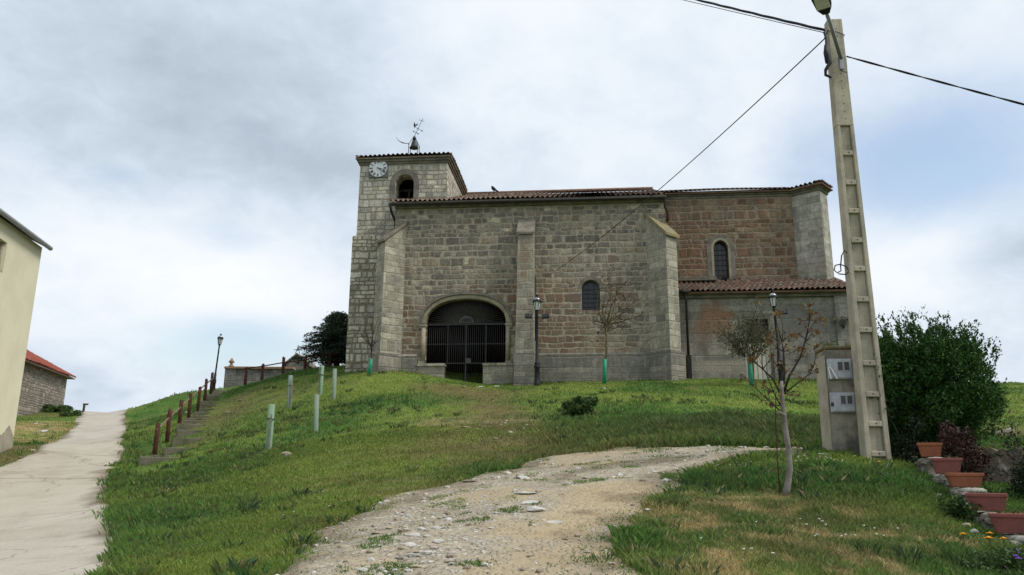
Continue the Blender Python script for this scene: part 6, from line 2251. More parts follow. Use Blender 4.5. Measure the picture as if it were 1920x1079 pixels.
# ---- tree tubes
for i, (ub, vb_, vt_, rad, mt, lab, stake_) in enumerate([(503, 846, 758, .085, 'tube_green', 'pale green tree shelter tube tied to a stake, the nearest and largest on the slope', True),
                                                         (592, 812, 740, .075, 'tube_pale', 'faded green tree shelter tube in the middle of the slope, second nearest', False),
                                                         (542, 765, 704, .085, 'tube_pale', 'grey-green tree shelter tube on the slope, nearest to the grassy steps', True),
                                                         (601, 741, 686, .07, 'tube_green', 'slim green tree shelter tube standing against the conifer', True),
                                                         (626, 748, 692, .08, 'tube_pale', 'pale tree shelter tube closest to the church tower', False)]):
    p = G(ub, vb_)
    h_ = P(ub, vt_, p.y).z - p.z
    t = thing('tree_shelter_tube', lab, 'tree tube', tuple(p), rnd.uniform(0, 3), 'tree shelter tubes on the slope')
    m_ = MB()
    r0 = rad
    ln = rnd.uniform(-.05, .08)
    prof = []
    N = 16
    vs_, fs = [], []
    for ri, (rr_, zz_) in enumerate(((r0, -.06), (r0, h_), (r0 * .88, h_), (r0 * .88, h_ * .4))):
        for k in range(N):
            a = 2 * math.pi * k / N
            vs_.append((rr_ * math.cos(a) + ln * zz_ / h_, rr_ * math.sin(a), zz_))
    for ri in range(3):
        for k in range(N):
            fs.append((ri * N + k, ri * N + (k + 1) % N, (ri + 1) * N + (k + 1) % N, (ri + 1) * N + k))
    m_.add(vs_, fs, True)
    m_.build('tube_wall', M[mt], t)
    if stake_:
        s_ = MB()
        s_.box(-r0 - .05, -r0 - .012, -.03, .01, -.1, h_ * (.78 if i == 0 else .95))
        s_.build('stake', M['bark_pale'], t)
        s_ = MB()
        s_.tube([((r0 + .012) * math.cos(a) - (.03 if math.cos(a) < -.5 else 0) + ln * .68, (r0 + .012) * math.sin(a), h_ * .68 + .01 * math.sin(3 * a)) for a in np.linspace(0, 2 * math.pi, 14)], .012, 6)
        s_.build('tie', M['iron'], t)

# ---- grassy steps
sv = STEP_B - STEP_A
sl_ = math.hypot(sv.x, sv.y)
sdir = Vector((sv.x, sv.y, 0)).normalized()
snor = Vector((sdir.y, -sdir.x, 0))
stp = thing('stone_steps', 'worn stone steps climbing the grassy bank beside the brown post fence', 'steps', tuple(STEP_A))
NS = 21
for i in range(NS):
    f_ = (i + .5) / NS
    c_ = STEP_A + Vector((sv.x, sv.y, 0)) * f_
    c_.z = tz(c_.x, c_.y)
    m_ = MB()
    tr_ = sl_ / NS
    hwid = .54 + rnd.uniform(-.10, .10)
    rise_ = abs(tz(c_.x + sdir.x * tr_, c_.y + sdir.y * tr_) - c_.z)
    loc = c_ - STEP_A
    j1, j2_ = rnd.uniform(-.03, .03), rnd.uniform(-.03, .03)
    q_ = [loc + snor * -hwid + sdir * (-tr_ * .5 + j1), loc + snor * hwid + sdir * (-tr_ * .5 + j2_), loc + snor * hwid + sdir * tr_ * .62, loc + snor * -hwid + sdir * tr_ * .62]
    q_ = [(p.x, p.y) for p in q_]
    if sum(q_[k][0] * q_[(k + 1) % 4][1] - q_[(k + 1) % 4][0] * q_[k][1] for k in range(4)) < 0:
        q_ = q_[::-1]
    m_.prism(q_, loc.z - .5, loc.z + .025)
    m_.build('step', M['step_stone'], stp, bevel=.025)

# ---- post fences
def fence(label, posts, rail_v, hw_=.075, rmat='rail_wood'):
    """posts: (u, v_bottom, v_top, Y)"""
    ps = []
    for u_, vb2, vt2, Y in posts:
        p = P(u_, vb2, Y)
        ps.append((p, P(u_, vt2, Y).z - p.z))
    t = thing('post_fence', label, 'fence', tuple(ps[0][0]), 0, 'brown post and rail fences')
    o0 = ps[0][0]
    for p, h_ in ps:
        m_ = MB()
        l_ = p - o0
        m_.tube([l_ + Vector((0, 0, -.7)), l_ + Vector((rnd.uniform(-.02, .02), 0, h_ - .02)), l_ + Vector((0, 0, h_))], [hw_, hw_, hw_ * .8], 10, smooth=True)
        m_.build('post', M['post_wood'], t)
    m_ = MB()
    pr = [P(u_, v_, Y) - o0 + Vector((0, -.09, 0)) for u_, v_, Y in rail_v]
    for a, b_ in zip(pr[:-1], pr[1:]):
        m_.tube([a, b_], .034, 7)
    m_.build('rail', M[rmat], t)


fp = [(291, 838, 794, 27.3), (315, 810, 768, 29.6), (337, 790, 750, 32.0), (355, 768, 738, 34.5), (372, 756, 726, 37.5), (385, 742, 711, 41.0), (395, 733, 699, 44.0)]
fence('brown post fence with a pale slanting rail along the left side of the steps', fp, [(297, 806, 27.3), (318, 785, 29.6), (340, 765, 32), (357, 748, 34.5), (374, 733, 37.5), (386, 722, 41), (401, 710, 44.5)])
fp = [(459, 725, 689, 45.5), (490, 720, 683, 45.3), (530, 709, 670, 45.0), (570, 706, 668, 44.8), (617, 704, 662, 44.6)]
fence('dark brown post fence with a sloping rail between the steps and the conifer', fp, [(459, 692, 45.5), (490, 688, 45.3), (530, 681, 45.0), (570, 676, 44.8), (617, 666, 44.6), (637, 662, 44.5)], .09, 'post_wood')

# ---- cemetery wall and chapel gable
M['cem_stone'] = stone_mat('cemetery_masonry', [(0.17, 0.165, 0.15), (0.20, 0.19, 0.165), (0.15, 0.145, 0.135), (0.18, 0.17, 0.15)], .6, .3, .012, (.20, .19, .165), speck=.1, grime=.3, seed=31, wob=.03, jamt=.4)
YW = 56.0
w0, w1 = P(421, 730, YW), P(545, 730, YW)
wz1 = P(470, 692, YW).z
cw_ = thing('cemetery_wall', 'grey stone cemetery wall with a reddish coping, beyond the top of the steps', 'wall', (w0.x, w0.y, w0.z - 1))
hz_ = wz1 - (w0.z - 1)
m_ = MB()
m_.box(0, w1.x - w0.x, 0, .5, -.8, hz_).box(-.06, .75, -.09, .6, -.8, hz_ - .01)
m_.build('wall_body', M['cem_stone'], cw_)
m_ = MB()
m_.box(-.12, w1.x - w0.x + .1, -.16, .66, hz_ + .003, hz_ + .10).prism([(-.12, -.05), (w1.x - w0.x + .1, -.05), (w1.x - w0.x + .1, .55), (-.12, .55)], hz_ + .103, hz_ + .16)
m_.build('coping', plain_mat('reddish_coping', (.32, .20, .13), .9, .1, .3, 3.0, .01, (.24, .15, .10)), cw_)
m_ = MB()
fx_ = P(431, 690, YW).x - w0.x
m_.lathe([(.20, hz_ + .163), (.20, hz_ + .24), (.10, hz_ + .28), (.13, hz_ + .36), (.06, hz_ + .42), (.21, hz_ + .48), (.17, hz_ + .58), (.03, hz_ + .80)], 10, (fx_, .25, 0))
m_.build('finial', plain_mat('reddish_finial', (.30, .19, .13), .9, .1, .3, 5.0), cw_)
YC = 58.0
g0, g1, gt_ = P(533, 730, YC), P(590, 730, YC), P(555, 667, YC)
chp = thing('cemetery_chapel', 'small grey gabled stone chapel with an iron cross, partly hidden behind the conifer', 'chapel', (g0.x, g0.y, g0.z - 1))
ww, hh_ = g1.x - g0.x, gt_.z - g0.z + 1
ze = P(533, 683, YC).z - g0.z + 1
xp = P(557, 667, YC).x - g0.x
m_ = MB()
m_.wall([(0, -.8), (2 * xp, -.8), (2 * xp, ze), (xp, hh_), (0, ze)], [], 0, 4)
m_.build('wall_body', M['cem_stone'], chp)
m_ = MB()
for s_ in (-1, 1):
    a_, b_ = Vector((xp, -.12, hh_ + .05)), Vector((xp + s_ * (xp + .2), -.12, ze - .12))
    m_.add([a_, b_, b_ + Vector((0, 4.3, 0)), a_ + Vector((0, 4.3, 0)), a_ + Vector((0, 0, .14)), b_ + Vector((0, 0, .14)), b_ + Vector((0, 4.3, .14)), a_ + Vector((0, 4.3, .14))],
           [(0, 1, 2, 3), (7, 6, 5, 4), (0, 4, 5, 1), (1, 5, 6, 2), (2, 6, 7, 3), (3, 7, 4, 0)])
m_.build('roof', M['cornice'], chp)
m_ = MB()
zc0, zc1 = hh_ + .15, P(558, 647, YC).z - g0.z + 1
m_.tube([(xp - .16, .1, zc0), (xp, .1, (zc0 + zc1) / 2 + .2), (xp, .1, zc1)], .025, 5).tube([(xp + .16, .1, zc0), (xp, .1, (zc0 + zc1) / 2 + .2)], .025, 5)
zc2 = P(558, 656, YC).z - g0.z + 1
m_.tube([(xp - .30, .1, zc2), (xp + .30, .1, zc2)], .025, 5).ball((xp, .1, zc2), .07)
m_.build('iron_cross', M['iron_blue'], chp)
wr0, wr1 = P(535, 709, 50), P(562, 709, 50)
wr = thing('white_railing', 'low white railing in front of the chapel, behind the crest of the hill', 'railing', (wr0.x, wr0.y, wr0.z - .3))
m_ = MB()
for i in range(12):
    x = (wr1.x - wr0.x) * i / 11
    m_.box(x - .03, x + .03, -.015, .015, -.3, .42)
m_.build('balusters', M['white_paint'], wr)
m_ = MB()
m_.box(-.05, wr1.x - wr0.x + .05, -.03, .03, .425, .48)
m_.build('top_rail', M['white_paint'], wr)

# ---- cream house on the left: its long wall runs up along the lane, the far corner is the one in view
HC = P(22, 842, 28.0)
HC.z = tz(HC.x, HC.y)
HA = R(100.4)
house = thing('cream_house', 'cream rendered house with a grey gutter, cut by the left edge', 'house', tuple(HC), HA)


def wall_loc(u, v, o, ang):
    n_ = Vector((-math.sin(ang), math.cos(ang), 0))
    p = plane_hit(u, v, o, n_) - o
    return p.x * math.cos(ang) + p.y * math.sin(ang), p.z


def gabled(root, L, D, zE, rise, wmat, th=.4):
    """long wall at y=0 from -L to 0, gables at both ends"""
    m_ = MB()
    for x in (0, -L + th):
        g = MB()
        g.wall([(0, -1.5), (D, -1.5), (D, zE), (D / 2, zE + rise), (0, zE)], [], 0, th)
        m_.add([(x - d, s_, z) for (s_, d, z) in [(v[0] + (th + .003 if v[0] == 0 else 0), v[1], v[2]) for v in g.v]], g.f)
    m_.box(-L + th + .003, -th - .003, D - th, D - .003, -1.5, zE)
    return m_


hE = wall_loc(78, 464, HC, HA)[1]
HL, HD = 17.0, 8.0
wl0, wl1 = wall_loc(-60, 470, HC, HA), wall_loc(10, 480, HC, HA)
wzt, wzb = wall_loc(5, 450, HC, HA)[1], wall_loc(5, 513, HC, HA)[1]
m_ = gabled(house, HL, HD, hE, 2.0, M['house_render'])
m_.wall([(-HL, -1.5), (0, -1.5), (0, hE), (-HL, hE)], [[(wl0[0], wzb), (wl1[0], wzb), (wl1[0], wzt), (wl0[0], wzt)]], 0, .4)
hwall = m_.build('wall', M['house_render'], house)
m_ = MB()
m_.box(wl0[0], wl1[0], .24, .30, wzb, wzt)
wo_ = m_.build('window', M['dark_glass'], house)
m_ = MB()
m_.box(wl1[0] - .10, wl1[0] - .002, .10, .235, wzb + .08, wzt - .002).box(wl0[0], wl1[0] - .002, .02, .235, wzb + .002, wzb + .077)
m_.build('window_frame', M['house_base'], wo_)
m_ = MB()
m_.wall([(-HL, -1.5), (.004, -1.5), (.004, .35), (-.5, .75), (-1.0, .40), (-2.0, .46), (-4, .4), (-HL, .5)], [], -.016, -.002)
m_.build('stained_base', M['house_base'], hwall)
m_ = MB()
for ya, yb, sg_ in ((-.18, HD / 2, 1), (HD + .18, HD / 2, -1)):
    za, zb2 = hE + .08 - .18 * .5, hE + .08 + HD / 4
    vs_ = [(-HL - .3, ya, za), (.08, ya, za), (.08, yb, zb2), (-HL - .3, yb, zb2)]
    vs_ += [(x, y, z + .12) for x, y, z in vs_]
    fs = [(0, 3, 2, 1), (4, 5, 6, 7), (0, 1, 5, 4), (1, 2, 6, 5), (2, 3, 7, 6), (3, 0, 4, 7)]
    m_.add(vs_, fs if sg_ > 0 else [tuple(reversed(f_)) for f_ in fs])
m_.build('roof', M['plate'], house)
m_ = MB()
m_.tube([(-HL - .3, -.26, hE - .0), (.08, -.26, hE - .0)], .08, 10)
m_.build('gutter', M['gutter'], house)

# ---- barn: same lie, further up the lane
M['barn_stone'] = stone_mat('barn_rubble', [(0.30, 0.26, 0.21), (0.24, 0.21, 0.175), (0.35, 0.31, 0.255), (0.27, 0.235, 0.19), (0.20, 0.175, 0.145)], .34, .19, .035, (.20, .175, .14), speck=.1, grime=.15, seed=41, wob=.09, jamt=.7, rel=.04)
BC = P(118, 768, 62.0)
BA = R(102)
bE = wall_loc(124, 703, BC, BA)[1]
barn = thing('stone_barn', 'rubble stone barn with a red tiled roof, beyond the cream house', 'barn', tuple(BC), BA)
BL, BD = 22.0, 9.0
m_ = gabled(barn, BL, BD, bE, 2.4, M['barn_stone'], .6)
m_.box(-BL, 0, 0, .597, -1.5, bE)
m_.build('wall', M['barn_stone'], barn)
for k_, (ya, sgn_) in enumerate(((-.55, 1), (BD + .55, -1))):
    zE = bE + .12 - .55 * .53
    e0, e1 = Vector((-BL - .4, ya, zE)), Vector((.25, ya, zE))
    if sgn_ < 0:
        e0, e1 = e1, e0
    run = (BD / 2 + .55)
    tile_roof('roof', barn, e0, e1, (0, sgn_ * run, run * .53), M['tile_red'], pitch=.27, row=.42, amp=.08, seed=51 + k_)
m_ = MB()
m_.box(-BL - .3, .15, -.50, -.003, bE - .30, bE - .22)
m_.build('eaves_board', M['rail_wood'], barn)

# ---- signpost and thin pole on the crest
sp = onground(155, 61, 778)
sg = thing('signpost', 'small wooden fingerpost at the crest of the concrete lane', 'signpost', tuple(sp), R(-10))
hs = P(157, 757, 61).z - sp.z
m_ = MB()
m_.tube([(0, 0, -.3), (.05, 0, hs)], .085, 8)
m_.build('post', M['bark_moss'], sg)
m_ = MB()
m_.obox((.22, -.1, hs - .07), (.22, 0, .0), (0, .03, 0), (0, 0, .06))
m_.build('finger_board', M['bark_moss'], sg)
tp_ = onground(327, 53, 752)
ps_ = thing('marker_pole', 'thin pale marker pole behind the fence at the bank crest', 'pole', tuple(tp_))
m_ = MB()
m_.tube([(0, 0, -.3), (-.04, 0, P(327, 736, 53).z - tp_.z)], .035, 6)
m_.build('pole_rod', M['bark_pale'], ps_)

# ---- stepped garden wall with pots on the right
M['coping_mix'] = plain_mat('weathered_coping', (0.42, 0.40, 0.35), .95, .1, .4, 9.0, .02, (0.17, 0.155, 0.12), 18)
M['garden_stone'] = stone_mat('garden_rubble', [(0.30, 0.275, 0.22), (0.20, 0.185, 0.15), (0.36, 0.34, 0.29), (0.16, 0.15, 0.12), (0.26, 0.23, 0.18)], .36, .2, .03, (.13, .115, .08), speck=.25, grime=.5, seed=51, wob=.09, jamt=.7, rel=.05, speckcol=(.6, .59, .55))
pots = [(1746, 858, 832, 12.3, .32, 'pot_orange', 'orange terracotta trough on the highest step of the garden wall'), (1777, 889, 860, 11.4, .36, 'pot_red', 'rose-red planter second from the top of the stepped wall'),
        (1810, 914, 888, 10.7, .40, 'pot_orange', 'orange terracotta trough in the middle of the stepped wall'), (1853, 959, 926, 9.85, .41, 'pot_red', 'rose-red planter fourth from the top of the stepped wall'), (1902, 1001, 964, 9.15, .42, 'pot_red', 'pinkish planter at the right edge, lowest on the stepped wall')]
w_top = P(pots[0][0], pots[0][1], pots[0][3])
gw_ = thing('garden_wall', 'low stepped rubble wall carrying planters, at the right edge', 'wall', (w_top.x, w_top.y, tz(w_top.x, w_top.y)))
gwo = Vector(gw_.location)
wm, cm_ = MB(), MB()
a_, b_ = P(pots[0][0], pots[0][1], pots[0][3]), P(pots[-1][0], pots[-1][1], pots[-1][3])
wd_ = Vector((b_.x - a_.x, b_.y - a_.y, 0)).normalized()
wn2 = Vector((-wd_.y, wd_.x, 0))
WYAW = math.atan2(wd_.y, wd_.x)
steps_ = []
for i, (u_, vb2, vt2, Y, wpx, mt, lab) in enumerate(pots):
    p = P(u_, vb2, Y)
    steps_.append(p)
for i, p in enumerate(steps_):
    nx_ = steps_[i + 1] if i + 1 < len(steps_) else p + (p - steps_[i - 1])
    pv2 = steps_[i - 1] if i > 0 else p - (steps_[1] - p)
    a2, b2 = p.lerp(pv2, .5), p.lerp(nx_, .5)
    a2.z = b2.z = p.z
    q_ = [a2 - wn2 * .17, b2 - wn2 * .17, b2 + wn2 * .17, a2 + wn2 * .17]
    q_ = [((v_ - gwo).x, (v_ - gwo).y) for v_ in q_]
    if sum(q_[k][0] * q_[(k + 1) % 4][1] - q_[(k + 1) % 4][0] * q_[k][1] for k in range(4)) < 0:
        q_ = q_[::-1]
    zt2 = p.z - gwo.z
    wm.prism(q_, zt2 - 1.8, zt2 - .055)
    for k in range(5):
        c2 = a2.lerp(b2, (k + .5) / 5) - gwo
        cm_.ball((c2.x + rnd.uniform(-.02, .02), c2.y, zt2 - .045), rnd.uniform(.10, .15), rnd.uniform(.15, .19), .042, 8, 5, .12, rnd)
wm.build('wall_body', M['garden_stone'], gw_, bevel=.03)
cm_.build('coping_stones', M['coping_mix'], gw_)
for i, (u_, vb2, vt2, Y, wpx, mt, lab) in enumerate(pots):
    p = steps_[i]
    h_ = P(u_, vt2, Y).z - p.z
    t = thing('flower_pot', lab, 'planter', (p.x, p.y, p.z + .005), yaw_to_cam(p) * .6 + R(-12 + 4 * (i % 3)), 'planters on the stepped wall')
    m_ = MB()
    a1_, b1_ = wpx / 2, .13
    a0_, b0_ = a1_ * .80, b1_ * .80
    th = .018
    ring = lambda ha, hb2, z: [(-ha, -hb2, z), (ha, -hb2, z), (ha, hb2, z), (-ha, hb2, z)]
    vs_ = ring(a0_, b0_, 0) + ring(a1_, b1_, h_ - .045) + ring(a1_ + .014, b1_ + .014, h_ - .04) + ring(a1_ + .014, b1_ + .014, h_) + ring(a1_ - th, b1_ - th, h_) + ring(a1_ - th - .01, b1_ - th - .01, h_ - .05)
    fs = [(3, 2, 1, 0)]
    for r_ in range(5):
        for k in range(4):
            fs.append((r_ * 4 + k, r_ * 4 + (k + 1) % 4, (r_ + 1) * 4 + (k + 1) % 4, (r_ + 1) * 4 + k))
    m_.add(vs_, fs)
    m_.build('pot_body', M[mt], t, bevel=.006)
    m_ = MB()
    m_.box(-a1_ + .035, a1_ - .035, -b1_ + .035, b1_ - .035, h_ - .09, h_ - .045)
    m_.build('soil', M['soil'], t)
    nr2 = np.random.default_rng(60 + i)
    k = 26
    leaf_mesh('sprouts', np.stack([nr2.uniform(-a1_ * .7, a1_ * .7, k), nr2.uniform(-.06, .06, k), h_ - .03 + nr2.uniform(0, .05, k)], 1), .07, M['leaf_brown'] if i % 2 == 0 else M['leaf_olive'], t, nr2, aspect=.15, updir=np.tile((0, 0, 1.0), (k, 1)), jit=.5)

# retaining wall behind, shrubs
rw0, rw1 = P(1795, 843, 12.75), P(2420, 832, 10.4)
rwz = rw0.z
rt_ = thing('retaining_wall', 'rough old retaining wall of mortar and rubble behind the planters', 'wall', tuple(rw0), math.atan2(rw1.y - rw0.y, rw1.x - rw0.x))
m_ = MB()
ln = (rw1 - rw0).length
nseg = 50
top_ = [(ln * i / nseg, (rnd.uniform(-.05, .04)) + 0) for i in range(nseg, -1, -1)]
m_.wall([(0, -2.2), (ln, -2.2)] + top_, [], 0, .5)
m_.build('wall_body', stone_mat('retaining_rubble', [(0.20, 0.165, 0.12), (0.15, 0.125, 0.095), (0.25, 0.215, 0.16), (0.17, 0.14, 0.10), (0.30, 0.27, 0.22)], .34, .22, .05, (.17, .135, .095), speck=.25, grime=.6, seed=61, wob=.16, jamt=.8, rel=.06), rt_)


def shrub(name, label, c, r, n, size, mat, seed, rz_=None, base=None, cat='shrub'):
    nr2 = np.random.default_rng(seed)
    b2 = base if base is not None else Vector((c.x, c.y, tz(c.x, c.y)))
    t = thing(name, label, cat, tuple(b2))
    d = nr2.normal(size=(n, 3))
    d /= np.linalg.norm(d, axis=1)[:, None]
    lob_ = nr2.normal(size=(14, 3)) * .45
    q2 = nr2.integers(0, 14, n)
    pp_ = (lob_[q2] + d * .5 * nr2.uniform(.4, 1, n)[:, None]) * np.array((r, r, rz_ or r)) + np.array(tuple(c - b2))
    pp_ = pp_[pp_[:, 2] > -.05]
    leaf_mesh('foliage', pp_, size, mat, t, nr2, aspect=.5)
    m2 = MB()
    for i in range(7):
        e2 = lob_[i] * np.array((r, r, rz_ or r)) + np.array(tuple(c - b2))
        m2.tube([(0, 0, -.1), (e2[0] * .5, e2[1] * .5, max(.05, e2[2] * .55)), tuple(e2)], [.018, .012, .005], 5)
    m2.build('stems', M['bark_dark'], t)
    return t


shrub('red_shrub', 'wine-red leaved shrub behind the planters', P(1806, 850, 12.35), .34, 2600, .055, M['leaf_wine'], 71, .42)
shrub('dark_shrub', 'dark shrub against the retaining wall at the right edge', P(1932, 900, 11.0), .30, 3000, .045, M['leaf_dark'], 72, .46)
shrub('green_shrub', 'low dark shrub between the big bush and the first planter', P(1708, 845, 13.6), .42, 2600, .055, M['leaf_dark'], 73, .4)
shrub('grass_tussock', 'rounded dark green tussock on the slope before the church', G(1085, 780) + Vector((0, 0, .22)), .45, 3800, .12, M['leaf_tussock'], 74, .28, cat='tussock')
shrub('leafy_weed', 'broad-leaved green weed at the foot of the stepped wall', G(1802, 975) + Vector((0, 0, .1)), .19, 700, .06, M['leaf_green'], 75, .16, cat='weed')
shrub('ivy_clump', 'dark clump at the foot of the stone barn', onground(68, 60.5, 768) + Vector((0, 0, .45)), .6, 900, .14, M['leaf_dark'], 76, .35)
shrub('bramble_bush', 'green bramble along the bank right of the stone barn', onground(105, 58.5, 772) + Vector((0, 0, .2)), 1.0, 2600, .14, M['leaf_tussock'], 77, .3)
shrub('bramble_bush', 'dark bramble at the bank edge beside the concrete lane', onground(128, 56, 772) + Vector((0, 0, .15)), .7, 1800, .12, M['leaf_tussock'], 78, .28)
shrub('garden_plant', 'leafy marigold clump in the bottom right corner', G(1868, 1068) + Vector((0, 0, .05)), .36, 3000, .045, M['leaf_green'], 79, .13, cat='plant')
shrub('wall_weed', 'tuft of weeds growing high on the sacristy corner', cworld(cx_(1582, 604, .3), .30, cz_(1582, 604, .3)), .35, 260, .08, M['leaf_olive'], 80, .25, cworld(cx_(1582, 604, .3), .36, cz_(1582, 612, .3)), cat='weed')
shrub('wall_weed', 'low weeds growing on the ledge behind the meter pillar', P(1575, 655, 16.5), .30, 500, .05, M['leaf_green'], 81, .16, cat='weed')


def flower(label, p, r, mat, group, cat='flower', name='flower', stem=.10, np_=9):
    t = thing(name, label, cat, tuple(p), 0, group)
    m_ = MB()
    m_.tube([(0, 0, -stem), (0, 0, 0)], .005, 5)
    m_.build('stem', M['leaf_stem'], t)
    m_ = MB()
    for i in range(np_):
        a = 2 * math.pi * i / np_
        d = Vector((math.cos(a), math.sin(a), .15))
        s_ = Vector((-math.sin(a), math.cos(a), 0))
        m_.add([d * r * .15, d * r * .6 + s_ * r * .25 + Vector((0, 0, .01)), d * r, d * r * .6 - s_ * r * .25 + Vector((0, 0, .01))], [(0, 1, 2, 3)])
    m_.ball((0, 0, .012), r * .4, r * .4, r * .25)
    m_.build('petals', mat, t)


M['leaf_stem'] = plain_mat('green_stem', (.05, .09, .02), .7, .2, .2)
for u_, v_, Y, lab in ((1858, 1020, 9.35, 'large orange marigold in the bottom right flower clump'), (1860, 1010, 9.5, 'orange marigold just above the large one, by the pale stones'), (1886, 1021, 9.35, 'orange marigold at the right of the flower clump'),
                       (1810, 1012, 9.3, 'orange marigold alone left of the pale stones'), (1650, 866, 13.0, 'small orange marigold at the foot of the utility pole')):
    p = G(u_, v_ + 24) + Vector((0, 0, .17))
    flower(lab, p, .042 if v_ != 1020 else .055, M['petal_orange'], 'orange marigolds', stem=.17)
for i, (u_, v_) in enumerate(((1912, 1045), (1918, 1052), (1910, 1058), (1915, 1063), (1907, 1050))):
    p = G(u_, v_ + 24) + Vector((0, 0, .17))
    flower('purple flower in the bottom right corner', p, .035, M['petal_purple'], 'purple flowers in the corner', stem=.17)
# daisies: far too small and many to tell apart
dn = []
for u_, v_, k, s_ in ((1388, 878, 10, .25), (1535, 865, 14, .25), (1548, 872, 10, .2), (1505, 857, 8, .3), (1672, 912, 8, .3), (1560, 1010, 6, .3), (990, 802, 18, .9), (1130, 822, 8, .4), (1400, 860, 6, .4), (1300, 1030, 5, .4), (440, 1000, 5, 1.0), (1480, 985, 6, .3), (1630, 1010, 5, .3)):
    c_ = G(u_, v_)
    for _ in range(k):
        dn.append((c_.x + rnd.gauss(0, s_), c_.y + rnd.gauss(0, s_ * .7), rnd.uniform(.010, .017) * max(1, c_.y / 12)))
m_ = MB()
for x, y, r_ in dn:
    z = tz(x, y) + .06
    m_.lathe([(0.002, .006), (r_, .008), (r_ * .9, 0), (.002, -.004)], 7, (x, y, z))
tag(m_.build('daisies', M['petal_white'], None), 'tiny white daisies dotted in the grass', 'daisies', kind='stuff')

# ---- rocks one can point at
def rock(label, u, v, w_px, h_px, mat, seed, flat=.35, group=None, Y=None, lift=0.0):
    p = G(u, v) if Y is None else P(u, v, Y)
    if Y is not None:
        p.z = tz(p.x, p.y)
    s_ = w_px * p.y / F_PX / 2
    t = None
    r_ = random.Random(seed)
    bm = bmesh.new()
    bmesh.ops.create_icosphere(bm, subdivisions=3, radius=1.0)
    ax = [Vector((r_.gauss(0, 1), r_.gauss(0, 1), r_.gauss(0, 1))).normalized() for _ in range(9)]
    dd = [r_.uniform(.55, .9) for _ in ax]
    for v2 in bm.verts:
        c2 = v2.co.copy()
        for a2, d2 in zip(ax, dd):
            q2 = c2.dot(a2)
            if q2 > d2:
                c2 -= a2 * (q2 - d2) * .9
        c2 *= 1 + r_.uniform(-.02, .02)
        v2.co = Vector((c2.x * s_, c2.y * s_ * r_.uniform(.98, 1.02), c2.z * s_ * flat))
    me = bpy.data.meshes.new('rock')
    bm.to_mesh(me)
    bm.free()
    me.polygons.foreach_set('use_smooth', [False] * len(me.polygons))
    me.materials.append(mat)
    o = bpy.data.objects.new('rock', me)
    COL.objects.link(o)
    o.location = (p.x, p.y, p.z + s_ * flat * .18 + lift)
    o.rotation_euler = (r_.uniform(-.1, .1), r_.uniform(-.1, .1), r_.uniform(0, 6))
    tag(o, label, 'rock', group)


WR, TR_, BR_ = M['white_rock'], M['tan_rock'], M['brown_rock']
i = 0
for (u_, v_, w_, lab, mt, fl) in [
        (1004, 962, 32, 'largest white slab embedded in the middle of the track', WR, .30), (992, 947, 34, 'flat white slab just above the largest one on the track', WR, .16), (985, 929, 34, 'flat pale slab above the two white slabs on the track', WR, .14),
        (981, 900, 22, 'white stone near the upper edge of the track', WR, .3), (975, 895, 14, 'small white stone topmost in the line of track stones', WR, .3), (1040, 983, 26, 'thin white slab at the edge of the sandy patch', WR, .12), (1020, 981, 8, 'small white pebble left of the thin slab by the sand', WR, .5),
        (884, 906, 26, 'thin pale slab at the grassy upper edge of the track', TR_, .14), (838, 918, 12, 'pale stone in the grass edge of the track, left of the thin slab', WR, .4),
        (788, 998, 16, 'white stone in the cluster on the left of the track, upper right', WR, .4), (776, 1010, 18, 'pale rounded stone in the left cluster of the track', WR, .45), (768, 1028, 20, 'pale stone lowest in the left cluster on the track', WR, .4), (756, 1034, 16, 'tan stone left of the lowest cluster stone', TR_, .4),
        (800, 1012, 14, 'small white stone at the right of the left cluster', WR, .4), (824, 1022, 20, 'white stone apart to the right of the left cluster', WR, .35), (822, 1030, 14, 'tan stone under the separate white stone', TR_, .4), (766, 972, 10, 'tiny white stone on the open track left of the slabs', WR, .5),
        (732, 995, 16, 'pale flat stone in the left verge of the track', TR_, .3), (706, 1005, 18, 'pale stone among grass at the left verge', TR_, .3), (820, 995, 18, 'flat white stone above the separate stones', WR, .25), (736, 992, 10, 'small tan stone at the upper left verge', TR_, .4), (778, 1040, 20, 'flat tan slab near the bottom of the left cluster', TR_, .2),
        (680, 1076, 18, 'white stone at the bottom edge, left of the track', WR, .4), (780, 1068, 22, 'flat pale stone at the bottom edge of the track', TR_, .2), (700, 1040, 20, 'sandy coloured stone near the bottom left of the track', TR_, .3), (645, 1030, 22, 'broad sandy stone on the far left verge', TR_, .25),
        (1228, 888, 10, 'small pale stone at the right bend of the track', WR, .3), (1213, 960, 10, 'pale stone near the right edge of the sandy patch', WR, .35), (1187, 952, 7, 'brown pebble at the right of the sandy patch', BR_, .6)]:
    rock(lab, u_, v_, w_ * 1.3, 0, mt, 100 + i, fl * 1.15, 'stones on the track', None, .02)
    i += 1
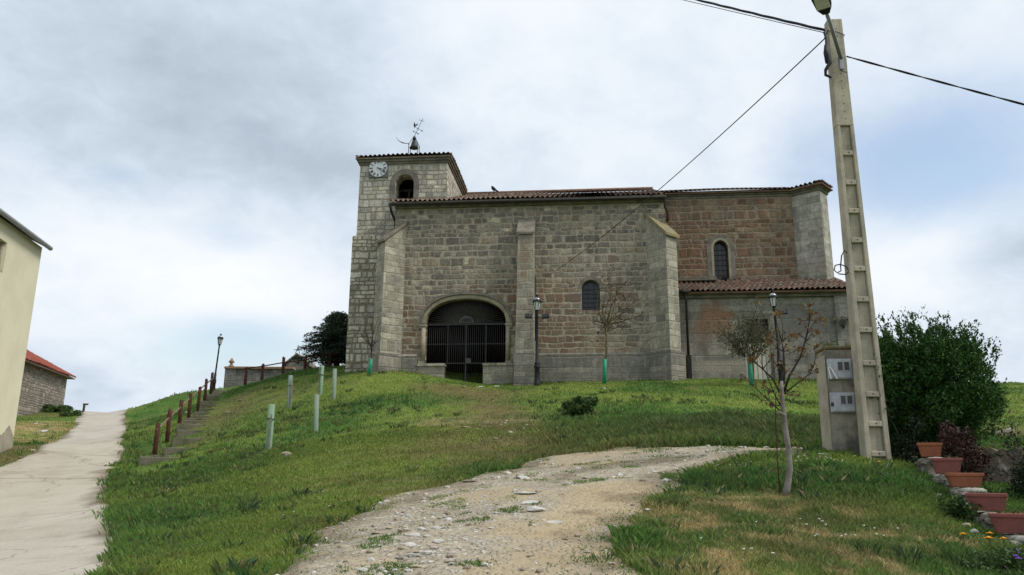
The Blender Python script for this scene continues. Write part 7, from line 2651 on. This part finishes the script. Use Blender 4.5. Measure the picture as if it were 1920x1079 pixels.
for (u_, v_, w_, lab, mt, fl) in [
        (536, 856, 20, 'tan upright stone in the grass beside the nearest tree tube', TR_, .9), (428, 775, 14, 'brown stone in the worn gully beside the steps', BR_, .5), (452, 752, 14, 'pale stone at the top of the worn gully', BR_, .5), (350, 774, 8, 'small white stone behind the fence posts', WR, .6),
        (948, 795, 8, 'white stone on the worn path up the slope', WR, .5), (957, 812, 10, 'white stone lower on the worn path', WR, .5), (930, 823, 12, 'flat pale stone left on the worn path', TR_, .3), (950, 790, 6, 'tiny stone topmost on the worn path', WR, .6), (875, 802, 22, 'thin pale ledge of rock left of the worn path', TR_, .15),
        (870, 727, 14, 'pale slab before the gate', TR_, .25), (900, 727, 14, 'white slab before the gate at the right', WR, .25), (930, 726, 14, 'pinkish pale slab right of the gate', WR, .3), (1132, 729, 9, 'white scrap-like stone on the lawn below the small window', WR, .4),
        (1893, 808, 16, 'white rock half buried in the bank at the right', WR, .7), (1885, 812, 24, 'brown rock beside the white rock in the right bank', BR_, .5), (1870, 814, 16, 'small brown stone in the right bank', BR_, .5),
        (82, 810, 16, 'pale flat rock on the verge below the barn', WR, .4), (68, 795, 8, 'small white rock on the verge below the barn', WR, .4), (62, 846, 14, 'tan stone at the edge of the lane by the cream house', TR_, .5), (40, 860, 12, 'brown stone on the strip beside the cream house', BR_, .5)]:
    rock(lab, u_, v_, w_, 0, mt, 200 + i, fl)
    i += 1
for (u_, v_, Y, w_, lab, mt, fl) in [(1813, 985, 9.7, 17, 'round pale stone topmost by the marigolds', TR_, .9), (1826, 998, 9.45, 18, 'white stone second in the pile by the marigolds', WR, .8), (1822, 1012, 9.2, 18, 'large white stone in front of the pile by the marigolds', WR, .9), (1842, 1008, 9.3, 22, 'pinkish grey stone right in the pile by the marigolds', BR_, .7),
                                     (1750, 912, 11.3, 16, 'yellowish rock at the foot of the stepped wall', TR_, .5), (1732, 903, 11.6, 11, 'white rock at the upper foot of the stepped wall', WR, .7), (1757, 928, 10.9, 20, 'pale grey rock below the yellowish one', WR, .5), (1914, 1012, 9.0, 18, 'white stone at the right edge under the last planter', WR, .9), (1735, 922, 11.1, 9, 'small white rock in the grass left of the wall', WR, .5)]:
    rock(lab, u_, v_ + 3, w_, 0, mt, 300 + i, fl)
    i += 1
